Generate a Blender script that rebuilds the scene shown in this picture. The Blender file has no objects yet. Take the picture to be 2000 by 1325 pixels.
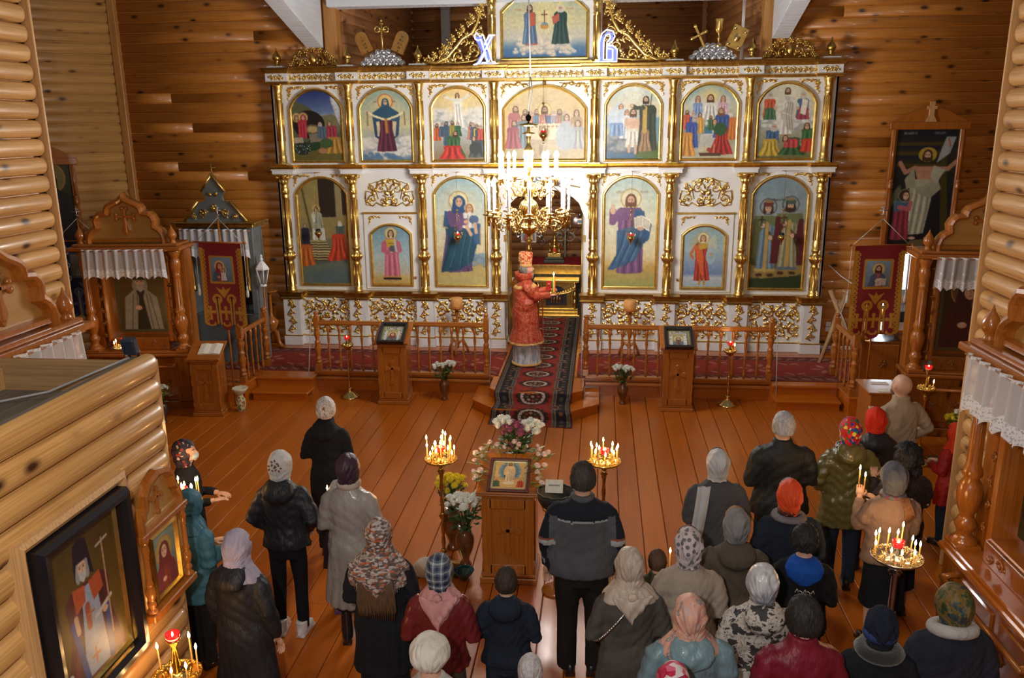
import bpy, bmesh, math, random
import numpy as np
from mathutils import Vector, Matrix, Euler
PI = math.pi
R = math.radians
rnd = random.Random(7)
C = bpy.context.scene.collection
scene = bpy.context.scene

# ---------------------------------------------------------------- camera, world, big lights, exposure
def camera():
    yaw, pitch, roll, f = 0.107377, 0.251847, -0.009865, 1622.4
    cy, sy = math.cos(yaw), math.sin(yaw)
    fw = Vector((-sy*math.cos(pitch), cy*math.cos(pitch), -math.sin(pitch)))
    r = Vector((cy, sy, 0)); u = r.cross(fw)
    r2 = r*math.cos(roll)+u*math.sin(roll); u2 = -r*math.sin(roll)+u*math.cos(roll)
    cd = bpy.data.cameras.new('camera'); co = bpy.data.objects.new('camera', cd); C.objects.link(co)
    cd.sensor_width = 36; cd.lens = f*36/2000; cd.clip_start = .05; cd.clip_end = 200
    M = Matrix((r2, u2, -fw)).transposed().to_4x4(); M.translation = Vector((0, 0, 4.2))
    co.matrix_world = M
    scene.camera = co
camera()
w = bpy.data.worlds.new('world'); scene.world = w; w.use_nodes = True
w.node_tree.nodes['Background'].inputs[0].default_value = (.75, .72, .72, 1)
w.node_tree.nodes['Background'].inputs[1].default_value = .11
scene.view_settings.view_transform = 'Standard'; scene.view_settings.look = 'None'
scene.view_settings.exposure = 0.5; scene.view_settings.gamma = 1; scene.view_settings.use_curve_mapping = False

def light(name, loc, power, col, rad=.1, kind='POINT', parent=None, rot=None, size=None):
    l = bpy.data.lights.new(name, kind); l.energy = power; l.color = col
    if kind == 'AREA':
        l.shape = 'RECTANGLE'; l.size, l.size_y = size
    else: l.shadow_soft_size = rad
    if kind == 'SPOT': l.spot_size = R(100); l.spot_blend = .6
    o = bpy.data.objects.new(name, l); C.objects.link(o); o.location = loc; o.parent = parent
    if rot: o.rotation_euler = rot
    return o
# the flash at the photographer's left hand, and an added unseen fill light behind the camera
light("camera_flash", (-.38, -.05, 4.42), 330, (1, .95, .88), .06)
light("nave_fill", (-1, 1.5, 6.6), 150, (1, .82, .6), .35)

# ---------------------------------------------------------------- materials
def s2l(c):
    return tuple(((x/12.92) if x <= .04045 else ((x+.055)/1.055)**2.4) for x in c)
def hx(r, g, b): return s2l((r/255, g/255, b/255))
MATS = {}
def newmat(name):
    m = bpy.data.materials.new(name); m.use_nodes = True
    nt = m.node_tree; return m, nt, nt.nodes['Principled BSDF']
def coords(nt, scale=(1, 1, 1), rand=True, kind='Object'):
    tc = nt.nodes.new('ShaderNodeTexCoord'); out = tc.outputs[kind]
    if rand:
        oi = nt.nodes.new('ShaderNodeObjectInfo')
        mu = nt.nodes.new('ShaderNodeVectorMath'); mu.operation = 'SCALE'; mu.inputs[0].default_value = (17.3, 9.1, 23.7)
        nt.links.new(oi.outputs['Random'], mu.inputs['Scale'])
        ad = nt.nodes.new('ShaderNodeVectorMath'); nt.links.new(out, ad.inputs[0]); nt.links.new(mu.outputs[0], ad.inputs[1]); out = ad.outputs[0]
    mp = nt.nodes.new('ShaderNodeMapping'); mp.inputs['Scale'].default_value = scale
    nt.links.new(out, mp.inputs[0]); return mp.outputs[0]
def ramp(nt, fac, stops, interp='LINEAR'):
    r = nt.nodes.new('ShaderNodeValToRGB'); e = r.color_ramp.elements; r.color_ramp.interpolation = interp
    e[0].position, e[0].color = stops[0][0], (*stops[0][1], 1); e[1].position, e[1].color = stops[-1][0], (*stops[-1][1], 1)
    for p, c in stops[1:-1]:
        n = e.new(p); n.color = (*c, 1)
    nt.links.new(fac, r.inputs[0]); return r.outputs[0]
def mix(nt, fac, a, b, mode='MIX'):
    m = nt.nodes.new('ShaderNodeMix'); m.data_type = 'RGBA'; m.blend_type = mode
    for s, v in ((m.inputs[0], fac), (m.inputs[6], a), (m.inputs[7], b)):
        if hasattr(v, 'is_linked'): nt.links.new(v, s)
        elif isinstance(v, (int, float)): s.default_value = v
        else: s.default_value = (*v, 1)
    return m.outputs[2]
def noise(nt, vec, scale, detail=3, rough=.5):
    n = nt.nodes.new('ShaderNodeTexNoise'); n.inputs['Scale'].default_value = scale; n.inputs['Detail'].default_value = detail
    n.inputs['Roughness'].default_value = rough
    nt.links.new(vec, n.inputs['Vector']); return n.outputs[0]
def bump(nt, b, h, strength=.2, dist=.01):
    n = nt.nodes.new('ShaderNodeBump'); n.inputs['Strength'].default_value = strength; n.inputs['Distance'].default_value = dist
    nt.links.new(h, n.inputs['Height']); nt.links.new(n.outputs[0], b.inputs['Normal'])
def mat(name, col, rough=.6, metal=0, var=.12, vs=6, bmp=0, bs=60, coat=0, spec=None, emit=None, estr=1, trans=0, alpha=None, sheen=0):
    """plain surface: base colour with slight noise variation and fine relief"""
    if name in MATS: return MATS[name]
    m, nt, b = newmat(name)
    v = coords(nt)
    n = noise(nt, v, vs)
    c2 = tuple(min(1, x*(1+var)) for x in col); c1 = tuple(x*(1-var) for x in col)
    nt.links.new(ramp(nt, n, [(.3, c1), (.7, c2)]), b.inputs['Base Color'])
    b.inputs['Roughness'].default_value = rough; b.inputs['Metallic'].default_value = metal
    if coat: b.inputs['Coat Weight'].default_value = coat; b.inputs['Coat Roughness'].default_value = .12
    if spec is not None: b.inputs['Specular IOR Level'].default_value = spec
    if bmp: bump(nt, b, noise(nt, v, bs, 2), bmp, .004)
    if emit: b.inputs['Emission Color'].default_value = (*emit, 1); b.inputs['Emission Strength'].default_value = estr
    if trans: b.inputs['Transmission Weight'].default_value = trans
    if alpha is not None: b.inputs['Alpha'].default_value = alpha
    if sheen: b.inputs['Sheen Weight'].default_value = sheen
    MATS[name] = m; return m
def wood(name, c1, c2, axis=0, rough=.4, knots=True, coat=.0, knotc=(.055, .018, .006), kd=1.0, fine=.5):
    """timber: grain stretched along one axis, dark knots, each object shifted by its random value"""
    if name in MATS: return MATS[name]
    m, nt, b = newmat(name)
    def sc(a, o): s = [o]*3; s[axis] = a; return tuple(s)
    v1 = coords(nt, sc(.7, 9)); v2 = coords(nt, sc(1.2, 60)); v3 = coords(nt, (2.4*kd, .8, 4.8) if axis == 0 else sc(2.4*kd, 4.8))
    g = noise(nt, v1, 1.3, 3, .6); base = ramp(nt, g, [(.25, c1), (.75, c2)])
    f = noise(nt, v2, 1.5, 2, .5)
    base = mix(nt, fine, base, ramp(nt, f, [(.3, tuple(x*.62 for x in c1)), (.6, c2)]))
    oi = nt.nodes.new('ShaderNodeObjectInfo')
    base = mix(nt, 1.0, base, ramp(nt, oi.outputs['Random'], [(0, (.84, .82, .80)), (1, (1, 1, 1))]), 'MULTIPLY')
    if knots:
        vo = nt.nodes.new('ShaderNodeTexVoronoi'); vo.inputs['Scale'].default_value = 1.0
        nt.links.new(v3, vo.inputs['Vector'])
        k = ramp(nt, vo.outputs['Distance'], [(.08, (1, 1, 1)), (.14, (.55, .55, .55)), (.2, (.1, .1, .1)), (.33, (0, 0, 0))])
        base = mix(nt, k, base, knotc)
    nt.links.new(base, b.inputs['Base Color'])
    b.inputs['Roughness'].default_value = rough
    b.inputs['Coat Weight'].default_value = coat; b.inputs['Coat Roughness'].default_value = .1
    bump(nt, b, f, .12, .003)
    MATS[name] = m; return m
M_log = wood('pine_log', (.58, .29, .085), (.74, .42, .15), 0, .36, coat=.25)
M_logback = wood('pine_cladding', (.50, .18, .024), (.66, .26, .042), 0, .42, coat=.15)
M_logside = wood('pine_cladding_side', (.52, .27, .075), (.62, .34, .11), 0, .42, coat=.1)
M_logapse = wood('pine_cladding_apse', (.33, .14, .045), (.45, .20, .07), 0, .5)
M_trimwood = wood('pine_trim', (.60, .33, .13), (.72, .43, .19), 2, .4, knots=False, coat=.2)
M_trimdark = wood('pine_trim_dark', (.45, .2, .05), (.56, .27, .08), 2, .4, knots=False)
M_floor = wood('painted_floorboard', (.42, .100, .006), (.53, .140, .010), 1, .3, knots=False, coat=.08, fine=.25)
M_stepx = wood('painted_step', (.43, .10, .004), (.54, .14, .008), 0, .26, knots=False, coat=.3, fine=.25)
M_var = wood('varnished_wood', (.34, .095, .009), (.47, .155, .022), 2, .28, knots=False, coat=.6)
M_varx = wood('varnished_wood_across', (.34, .095, .009), (.47, .155, .022), 0, .28, knots=False, coat=.6)
M_kiot = wood('kiot_wood', (.24, .066, .006), (.35, .11, .014), 2, .25, coat=.7, kd=.6)
M_kiotpale = wood('kiot_panel_wood', (.48, .25, .06), (.56, .31, .085), 0, .35, knots=False, coat=.4, fine=.2)
M_gold = mat('gilding', (.88, .62, .20), .30, 1, .18, 14, .25, 30)
M_goldpale = mat('gilding_pale', (.86, .66, .30), .2, 1, .15, 14, .15, 30)
M_golddk = mat('old_gilding', (.55, .36, .10), .33, 1, .25, 14, .2, 30)
M_brass = mat('brass', (.72, .53, .19), .2, 1, .1, 10)
M_silver = mat('silvered_carving', (.74, .76, .80), .3, 1, .1, 10)
M_white = mat('white_enamel', (.77, .78, .80), .38, 0, .04, 2)
M_black = mat('black_wood', (.012, .01, .012), .3, 0, .2, 6, coat=.5)
M_dark = mat('dark_iron', (.02, .018, .018), .4, .6)

# ---------------------------------------------------------------- mesh building
class MB:
    def __init__(s): s.v = []; s.f = []; s.m = []; s.s = []
    def add(s, vs, fs, mi=0, sm=False, M=None):
        o = len(s.v)
        s.v += [tuple(M @ Vector(v)) for v in vs] if M is not None else [tuple(v) for v in vs]
        s.f += [tuple(i+o for i in f) for f in fs]; s.m += [mi]*len(fs); s.s += [sm]*len(fs); return s
    def box(s, x0, x1, y0, y1, z0, z1, mi=0, M=None):
        return s.add([(x, y, z) for z in (z0, z1) for y in (y0, y1) for x in (x0, x1)],
                     [(0, 2, 3, 1), (4, 5, 7, 6), (0, 1, 5, 4), (2, 6, 7, 3), (0, 4, 6, 2), (1, 3, 7, 5)], mi, False, M)
    def cbox(s, x0, x1, y0, y1, z0, z1, c=.01, mi=0, M=None):
        """chamfered box"""
        bm = bmesh.new()
        for x, X in ((x0, x0+c), (x1, x1-c)):
            for y, Y in ((y0, y0+c), (y1, y1-c)):
                for z, Z in ((z0, z0+c), (z1, z1-c)):
                    bm.verts.new((x, Y, Z)); bm.verts.new((X, y, Z)); bm.verts.new((X, Y, z))
        bmesh.ops.convex_hull(bm, input=bm.verts); bmesh.ops.dissolve_limit(bm, angle_limit=.02, verts=bm.verts, edges=bm.edges)
        bm.verts.index_update()
        s.add([v.co.copy() for v in bm.verts], [tuple(v.index for v in f.verts) for f in bm.faces], mi, False, M); bm.free(); return s
    def lathe(s, prof, c=(0, 0, 0), n=12, mi=0, M=None, sm=True, flute=0):
        vs = []; fs = []
        for r, z in prof:
            for k in range(n):
                a = 2*PI*k/n; rr = r*(1+flute*(1 if k % 2 else -1)); vs.append((c[0]+rr*math.cos(a), c[1]+rr*math.sin(a), c[2]+z))
        for i in range(len(prof)-1):
            for k in range(n):
                k2 = (k+1) % n; fs.append((i*n+k, i*n+k2, (i+1)*n+k2, (i+1)*n+k))
        s.add(vs, fs, mi, sm, M)
        o = len(s.v)-len(vs)
        if prof[0][0] > 1e-4: s.f.append(tuple(o+k for k in reversed(range(n)))); s.m.append(mi); s.s.append(False)
        if prof[-1][0] > 1e-4: s.f.append(tuple(o+(len(prof)-1)*n+k for k in range(n))); s.m.append(mi); s.s.append(False)
        return s
    def tube(s, pts, r, n=6, mi=0, M=None, cap=True, flat=None, sm=True):
        """tube through pts; r scalar or list; flat=(axis vector, factor) squashes the section"""
        P = [Vector(p) for p in pts]; N = len(P); rr = r if isinstance(r, (list, tuple)) else [r]*N
        T = [(P[min(i+1, N-1)]-P[max(i-1, 0)]).normalized() for i in range(N)]
        up = Vector((0, 0, 1)) if abs(T[0].z) < .9 else Vector((1, 0, 0))
        a = T[0].cross(up).normalized(); vs = []; fs = []
        for i in range(N):
            a = (a-T[i]*a.dot(T[i]));
            a = a.normalized() if a.length > 1e-6 else T[i].orthogonal().normalized()
            b = T[i].cross(a)
            for k in range(n):
                t = 2*PI*k/n; d = (a*math.cos(t)+b*math.sin(t))*rr[i]
                if flat: ax = Vector(flat[0]); d = d-ax*d.dot(ax)*(1-flat[1])
                vs.append(P[i]+d)
        for i in range(N-1):
            for k in range(n):
                k2 = (k+1) % n; fs.append((i*n+k, i*n+k2, (i+1)*n+k2, (i+1)*n+k))
        if cap: fs.append(tuple(reversed(range(n)))); fs.append(tuple((N-1)*n+k for k in range(n)))
        return s.add(vs, fs, mi, sm, M)
    def ell(s, c, r, n=10, m=7, mi=0, M=None):
        if not isinstance(r, (tuple, list)): r = (r, r, r)
        vs = [(c[0], c[1], c[2]-r[2])]; fs = []
        for i in range(1, m):
            t = -PI/2+PI*i/m
            for k in range(n):
                a = 2*PI*k/n; vs.append((c[0]+r[0]*math.cos(t)*math.cos(a), c[1]+r[1]*math.cos(t)*math.sin(a), c[2]+r[2]*math.sin(t)))
        vs.append((c[0], c[1], c[2]+r[2]))
        for k in range(n): fs.append((0, 1+(k+1) % n, 1+k))
        for i in range(m-2):
            for k in range(n):
                a = 1+i*n+k; b = 1+i*n+(k+1) % n; fs.append((a, b, b+n, a+n))
        o = 1+(m-2)*n
        for k in range(n): fs.append((o+k, o+(k+1) % n, len(vs)-1))
        return s.add(vs, fs, mi, True, M)
    def prism(s, poly, y0, y1, mi=0, M=None, sm=False):
        """polygon in the xz plane, extruded from y0 (front) to y1"""
        n = len(poly)
        vs = [(x, y0, z) for x, z in poly]+[(x, y1, z) for x, z in poly]
        fs = [tuple(range(n)), tuple(reversed(range(n, 2*n)))]+[(i, i+n, (i+1) % n+n, (i+1) % n) for i in range(n)]
        return s.add(vs, fs, mi, sm, M)
    def slab(s, poly, z0, z1, mi=0, M=None):
        n = len(poly)
        vs = [(x, y, z0) for x, y in poly]+[(x, y, z1) for x, y in poly]
        fs = [tuple(reversed(range(n))), tuple(range(n, 2*n))]+[(i, (i+1) % n, (i+1) % n+n, i+n) for i in range(n)]
        return s.add(vs, fs, mi, False, M)
    def sweep(s, path, prof, closed=True, mi=0, M=None, sm=False):
        """moulding: path in xz, profile = [(offset to the left of travel, y)]"""
        n = len(path); P = [Vector((a, b)) for a, b in path]; vs = []; fs = []; k = len(prof)
        for i in range(n):
            a = P[i-1] if (closed or i) else None; b = P[(i+1) % n] if (closed or i < n-1) else None
            d1 = (P[i]-a).normalized() if a is not None else (b-P[i]).normalized()
            d2 = (b-P[i]).normalized() if b is not None else d1
            n1 = Vector((-d1.y, d1.x)); n2 = Vector((-d2.y, d2.x)); mm = (n1+n2)
            mm = mm.normalized() if mm.length > 1e-6 else n1
            q = max(.35, mm.dot(n1))
            for o, y in prof: vs.append((P[i].x+mm.x*o/q, y, P[i].y+mm.y*o/q))
        for i in range(n if closed else n-1):
            j = (i+1) % n
            for t in range(k-1): fs.append((i*k+t, j*k+t, j*k+t+1, i*k+t+1))
        return s.add(vs, fs, mi, sm, M)
    def mesh(s, name, mats):
        me = bpy.data.meshes.new(name); me.from_pydata([tuple(v) for v in s.v], [], s.f)
        for m in (mats if isinstance(mats, (list, tuple)) else [mats]): me.materials.append(m)
        me.polygons.foreach_set('material_index', s.m); me.polygons.foreach_set('use_smooth', s.s)
        me.update(); return me
    def build(s, name, mats, parent=None, loc=None, rotz=0):
        o = bpy.data.objects.new(name, s.mesh(name, mats)); C.objects.link(o); o.parent = parent
        if loc: o.location = loc
        if rotz: o.rotation_euler.z = rotz
        return o
def inst(me, name, parent=None, loc=(0, 0, 0), rot=(0, 0, 0), scale=(1, 1, 1)):
    o = bpy.data.objects.new(name, me); C.objects.link(o); o.parent = parent
    o.location = loc; o.rotation_euler = rot; o.scale = scale; return o
def tag(o, label=None, cat=None, group=None, kind=None):
    if label: o['label'] = label
    if cat: o['category'] = cat
    if group: o['group'] = group
    if kind: o['kind'] = kind
    return o
def thing(name, label, cat, loc=(0, 0, 0), rotz=0, group=None):
    o = bpy.data.objects.new(name, None); C.objects.link(o); o.empty_display_size = .1
    o.location = loc; o.rotation_euler = (0, 0, rotz); return tag(o, label, cat, group)
def struct(name, loc=(0, 0, 0), rotz=0):
    o = bpy.data.objects.new(name, None); C.objects.link(o); o.location = loc; o.rotation_euler.z = rotz; o['kind'] = 'structure'; return o
def copy_tree(o, parent=None):
    c = o.copy(); C.objects.link(c); c.parent = parent
    for ch in list(o.children): copy_tree(ch, c)
    return c
# ================================================================ floor and walls
fl_ = struct('floor')
pitch = .2425
x = -9.2; k = 0
while x < 7.6:
    L = 15.0
    mb = MB(); c = .006
    cut = [0, 15.2] if k % 3 else [0, 4.3+(k*2.37) % 7, 15.2]
    for a, b in zip(cut[:-1], cut[1:]):
        m2 = MB(); prof = [(x+.003, -.03), (x+.003, -c), (x+.003+c, 0), (x+pitch-.003-c, 0), (x+pitch-.003, -c), (x+pitch-.003, -.03)]
        ya, yb = 1.2+a+.002, 1.2+b-.002
        vs = [(px, ya, pz) for px, pz in prof]+[(px, yb, pz) for px, pz in prof]
        m2.add(vs, [(i, i+1, i+7, i+6) for i in range(5)]+[(5, 4, 3, 2, 1, 0), tuple(range(6, 12))])
        m2.build('floorboard', M_floor, fl_)
    x += pitch; k += 1
MB().box(-14, 12, -2, 22, -.2, -.031).build('subfloor', M_dark, fl_)

def log_mesh(length, pitch, depth, name, end0=False, end1=False, seg=8):
    """half round log: axis x, bulging to -y, base at y=0"""
    h = pitch-.006; st = [0, length]
    if end0: st = [0, .012, .035, .07]+st[1:]
    if end1: st = st[:-1]+[length-.07, length-.035, length-.012, length]
    vs = []; fs = []; n = seg+1
    for x in st:
        d = min(x if end0 else 9, length-x if end1 else 9); q = math.sqrt(max(0, 1-(1-min(1, d/.07))**2)) if d < .07 else 1
        q = .45+.55*q if d < .07 else 1
        for i in range(n):
            a = PI*i/seg
            vs.append((x, -depth*q*math.sin(a)**.75 if 0 < i < seg else 0, h/2*(1-math.cos(a)*(.5+.5*q) )))
    for j in range(len(st)-1):
        for i in range(seg): fs.append((j*n+i, (j+1)*n+i, (j+1)*n+i+1, j*n+i+1))
    fs.append(tuple(range(n))); fs.append(tuple(reversed(range((len(st)-1)*n, len(st)*n))))
    mb = MB(); mb.add(vs, fs, 0, True)
    mb.s[-1] = mb.s[-2] = False
    return mb.mesh(name, M_log)
def log_wall(name, p0, p1, z0, z1, pitch, depth, material, split=0, end0=False, end1=False, seed=1, seg=8, skip=None, core=.16):
    """p0 to p1 in plan, logs bulge to the right-hand side of travel (local -y)"""
    dx, dy = p1[0]-p0[0], p1[1]-p0[1]; L = math.hypot(dx, dy)
    root = struct(name, (p0[0], p0[1], 0), math.atan2(dy, dx))
    MB().box(0, L, .0, core, z0, z1).build('wall_core', M_dark if False else material, root)
    r = random.Random(seed); cache = {}
    z = z0; i = 0
    while z < z1-.02:
        cuts = [0, L]
        if split and L > 3 and r.random() < .35:
            cuts = [0, round(L*r.choice((.22, .31, .42, .55, .63, .74)), 2), L]
        for a, b in zip(cuts[:-1], cuts[1:]):
            key = (round(b-a-.002, 3), end0 and a == 0, end1 and b == L)
            if key not in cache:
                cache[key] = log_mesh(key[0], pitch, depth, 'log', key[1], key[2], seg); cache[key].materials.clear(); cache[key].materials.append(material)
            if skip and skip(a, b, z): continue
            inst(cache[key], 'log', root, (a, 0, z))
        z += pitch; i += 1
    return root
CX = -.98
# near piers (camera side), back walls, slanted side walls, the apse
log_wall('wall_left_pier', (-5.4, 3.0), (-5.4, 7.70), 0, 7.2, .172, .085, M_log, end1=True, seed=3, seg=10)
log_wall('wall_right_pier', (3.45, 7.70), (3.45, 3.0), 0, 7.2, .172, .085, M_log, end0=True, seed=4, seg=10)
tr = struct('trim_1', (-5.4, 7.70, 0)); MB().cbox(-.13, .0, .0, .035, 0, 7.2, .005).build('corner_board', M_trimwood, tr)
MB().cbox(.0, .1, -.0, .03, 0, 7.2, .005).build('corner_board', M_trimwood, tr)
tr = struct('trim_2', (3.45, 7.70, 0)); MB().cbox(-.1, .0, .0, .03, 0, 7.2, .005).build('corner_board', M_trimwood, tr)
MB().cbox(0, .13, .0, .035, 0, 7.2, .005).build('corner_board', M_trimwood, tr)
# the short returns behind the piers that open the side arms
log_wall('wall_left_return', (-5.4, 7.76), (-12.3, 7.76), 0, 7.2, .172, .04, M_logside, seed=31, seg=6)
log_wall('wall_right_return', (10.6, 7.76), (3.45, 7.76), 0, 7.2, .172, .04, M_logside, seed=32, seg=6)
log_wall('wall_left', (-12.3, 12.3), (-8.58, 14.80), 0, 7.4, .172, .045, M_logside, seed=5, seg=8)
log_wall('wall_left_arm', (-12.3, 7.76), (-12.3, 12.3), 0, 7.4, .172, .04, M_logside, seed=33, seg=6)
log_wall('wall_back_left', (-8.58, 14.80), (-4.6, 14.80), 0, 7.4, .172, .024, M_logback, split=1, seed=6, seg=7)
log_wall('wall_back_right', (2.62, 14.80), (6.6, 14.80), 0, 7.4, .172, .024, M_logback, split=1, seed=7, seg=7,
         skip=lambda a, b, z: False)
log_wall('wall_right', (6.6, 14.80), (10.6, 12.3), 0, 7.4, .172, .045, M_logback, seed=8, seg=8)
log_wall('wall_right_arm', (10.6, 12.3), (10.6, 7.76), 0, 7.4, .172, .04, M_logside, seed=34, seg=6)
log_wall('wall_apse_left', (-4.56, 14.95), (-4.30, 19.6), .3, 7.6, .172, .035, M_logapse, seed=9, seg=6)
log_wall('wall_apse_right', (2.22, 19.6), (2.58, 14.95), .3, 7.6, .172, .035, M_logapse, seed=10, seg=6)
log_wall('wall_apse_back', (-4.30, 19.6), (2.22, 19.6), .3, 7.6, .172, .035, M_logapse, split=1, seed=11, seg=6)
def post(name, x0, x1, y0, y1, z0, z1, m):
    r = struct(name, (x0, y0, 0)); MB().cbox(0, x1-x0, 0, y1-y0, z0, z1, .008).build('board', m, r); return r
post('trim_3', -8.66, -8.53, 14.68, 14.80, 0, 7.4, M_trimdark)
post('trim_4', -4.78, -4.56, 14.70, 14.96, .3, 7.4, M_trimdark)
post('trim_5', 2.58, 2.74, 14.70, 14.96, .3, 7.4, M_trimdark)
post('trim_6', 6.54, 6.66, 14.70, 14.80, 0, 7.4, M_trimdark)
post('trim_7', -4.40, -4.28, 19.46, 19.6, .3, 7.4, M_logapse)
post('trim_8', 2.12, 2.24, 19.46, 19.6, .3, 7.4, M_logapse)
# grey wall posts seen above the cloud carving and a white cable duct
post('trim_9', -3.62, -3.42, 19.40, 19.56, 4.2, 7.0, mat('grey_paint', (.28, .29, .31), .6))
post('trim_10', 2.31, 2.36, 15.2, 15.25, .3, 7.4, M_white)

# white plastic clad ribs and beam overhead
M_pvc = mat('white_cladding', (.66, .70, .76), .35, 0, .03, 3)
def rib(name, x0, x1, inner):
    r = struct(name)
    zb = lambda y: 5.53+(14.6-y)*.305
    prof = [(14.62, zb(14.62)), (9.0, zb(9.0)), (9.0, 8.2), (14.62, 8.2)]
    mb = MB(); mb.add([(x, y, z) for x in (x0, x1) for y, z in prof], [(0, 1, 2, 3), (7, 6, 5, 4), (0, 4, 5, 1), (1, 5, 6, 2), (0, 3, 7, 4)])
    mb.build('beam_core', M_pvc, r)
    # soffit slats across and side strips along, each standing proud
    n = 0; y = 14.6
    while y > 10.2:
        y2 = y-.088
        s = MB(); s.add([(x, yy, zb(yy)-d) for x in (x0+.004, x1-.004) for yy, d in ((y, 0), (y, .008), (y2, .008), (y2, 0))],
                        [(1, 2, 6, 5), (0, 1, 5, 4), (2, 3, 7, 6), (0, 3, 2, 1), (4, 5, 6, 7)]); s.build('slat', M_pvc, r)
        y -= .1
    z = 5.6
    xs = inner; d = .006 if inner == x1 else -.006
    while z < 7.2:
        def ylim(zz): return max(9.2, 14.6-(zz-5.53)/.305)
        s = MB(); q = [(14.6, z), (max(9.2, min(14.6, ylim(z)+.02)), z), (max(9.2, ylim(z+.094)+.02), z+.094), (14.6, z+.094)]
        s.add([(xs, yy, zz) for yy, zz in q]+[(xs+d, yy, zz) for yy, zz in q], [(4, 5, 6, 7), (0, 1, 5, 4), (2, 3, 7, 6), (1, 2, 6, 5), (0, 4, 7, 3)])
        s.build('slat', M_pvc, r); z += .1
rib('trim_11', -5.07, -4.78, -4.78)
rib('trim_12', 2.71, 2.98, 2.71)
bm_ = struct('trim_13')
MB().box(-4.66, 2.7, 14.55, 14.9, 6.17, 6.9).build('beam_core', M_pvc, bm_)
sl = MB().box(0, .088, 14.56, 14.89, 6.162, 6.17).mesh('slat', M_pvc)
for i in range(72): inst(sl, 'slat', bm_, (-4.64+i*.1, 0, 0))

# ================================================================ solea, steps
so = struct('trim_14')
zs = .3
MB().box(-5.62, -4.6, 12.40, 12.7, .0, zs-.03).box(-4.6, 2.64, 12.72, 12.75, 0, zs-.03).box(2.64, 3.75, 12.56, 12.75, 0, zs-.03)\
    .box(-6.6, 4.7, 12.7, 14.8, 0, zs-.03).box(-4.6, 2.6, 14.8, 19.6, 0, zs-.03).build('platform_core', M_stepx, so)
y = 12.66; 
while y < 14.7:
    MB().cbox(-6.6, 4.7, y+.003, y+.197, zs-.04, zs, .006).build('plank', M_stepx, so); y += .2
while y < 19.5:
    MB().box(-4.5, 2.5, y+.003, y+.197, zs-.04, zs).build('plank', M_stepx, so); y += .2
for x0, x1, y0, y1 in ((-5.52, -4.56, 12.35, 12.66), (2.66, 3.66, 12.50, 12.66)):
    MB().cbox(x0, x1, y0, y1, zs-.04, zs, .008).build('tread', M_stepx, so)
    MB().box(x0+.03, x1-.03, y0+.03, y0+.06, 0, zs-.04).build('riser', M_stepx, so)
for x0, x1, y0, y1 in ((-5.46, -4.54, 12.03, 12.38), (2.66, 3.62, 12.2, 12.53)):
    MB().cbox(x0, x1, y0, y1, .11, .15, .008).build('tread', M_stepx, so)
    MB().box(x0+.02, x1-.02, y0+.03, y0+.06, 0, .11).build('riser', M_stepx, so)
# wide middle steps with canted corners
pu = [(-1.66, 12.70), (-1.66, 12.05), (-1.42, 11.84), (-.46, 11.84), (-.22, 12.03), (-.22, 12.70)]
pl = [(-1.90, 12.70), (-1.90, 11.92), (-1.5, 11.50), (-.36, 11.50), (.02, 11.87), (.02, 12.70)]
MB().slab(pl, .12, .15).slab([(a*.98-.02, b+.02) for a, b in pl], 0, .12).build('tread', M_stepx, so)
MB().slab(pu, .27, .30).slab([(a*.98-.02, b+.02) for a, b in pu], .15, .27).build('tread', M_stepx, so)
# base rails along the front edge of the solea
for x0, x1 in ((-4.62, -1.72), (-.2, 2.66)):
    MB().cbox(x0, x1, 12.60, 12.70, .20, .245, .008).build('moulding', M_varx, so)
    MB().cbox(x0, x1, 12.63, 12.72, .295, .345, .008).build('moulding', M_varx, so)
sk = struct('baseboard_right', (0, 0, 0)); MB().cbox(3.8, 4.75, 14.70, 14.76, .3, .36, .01).build('board', M_white, sk)
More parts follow.
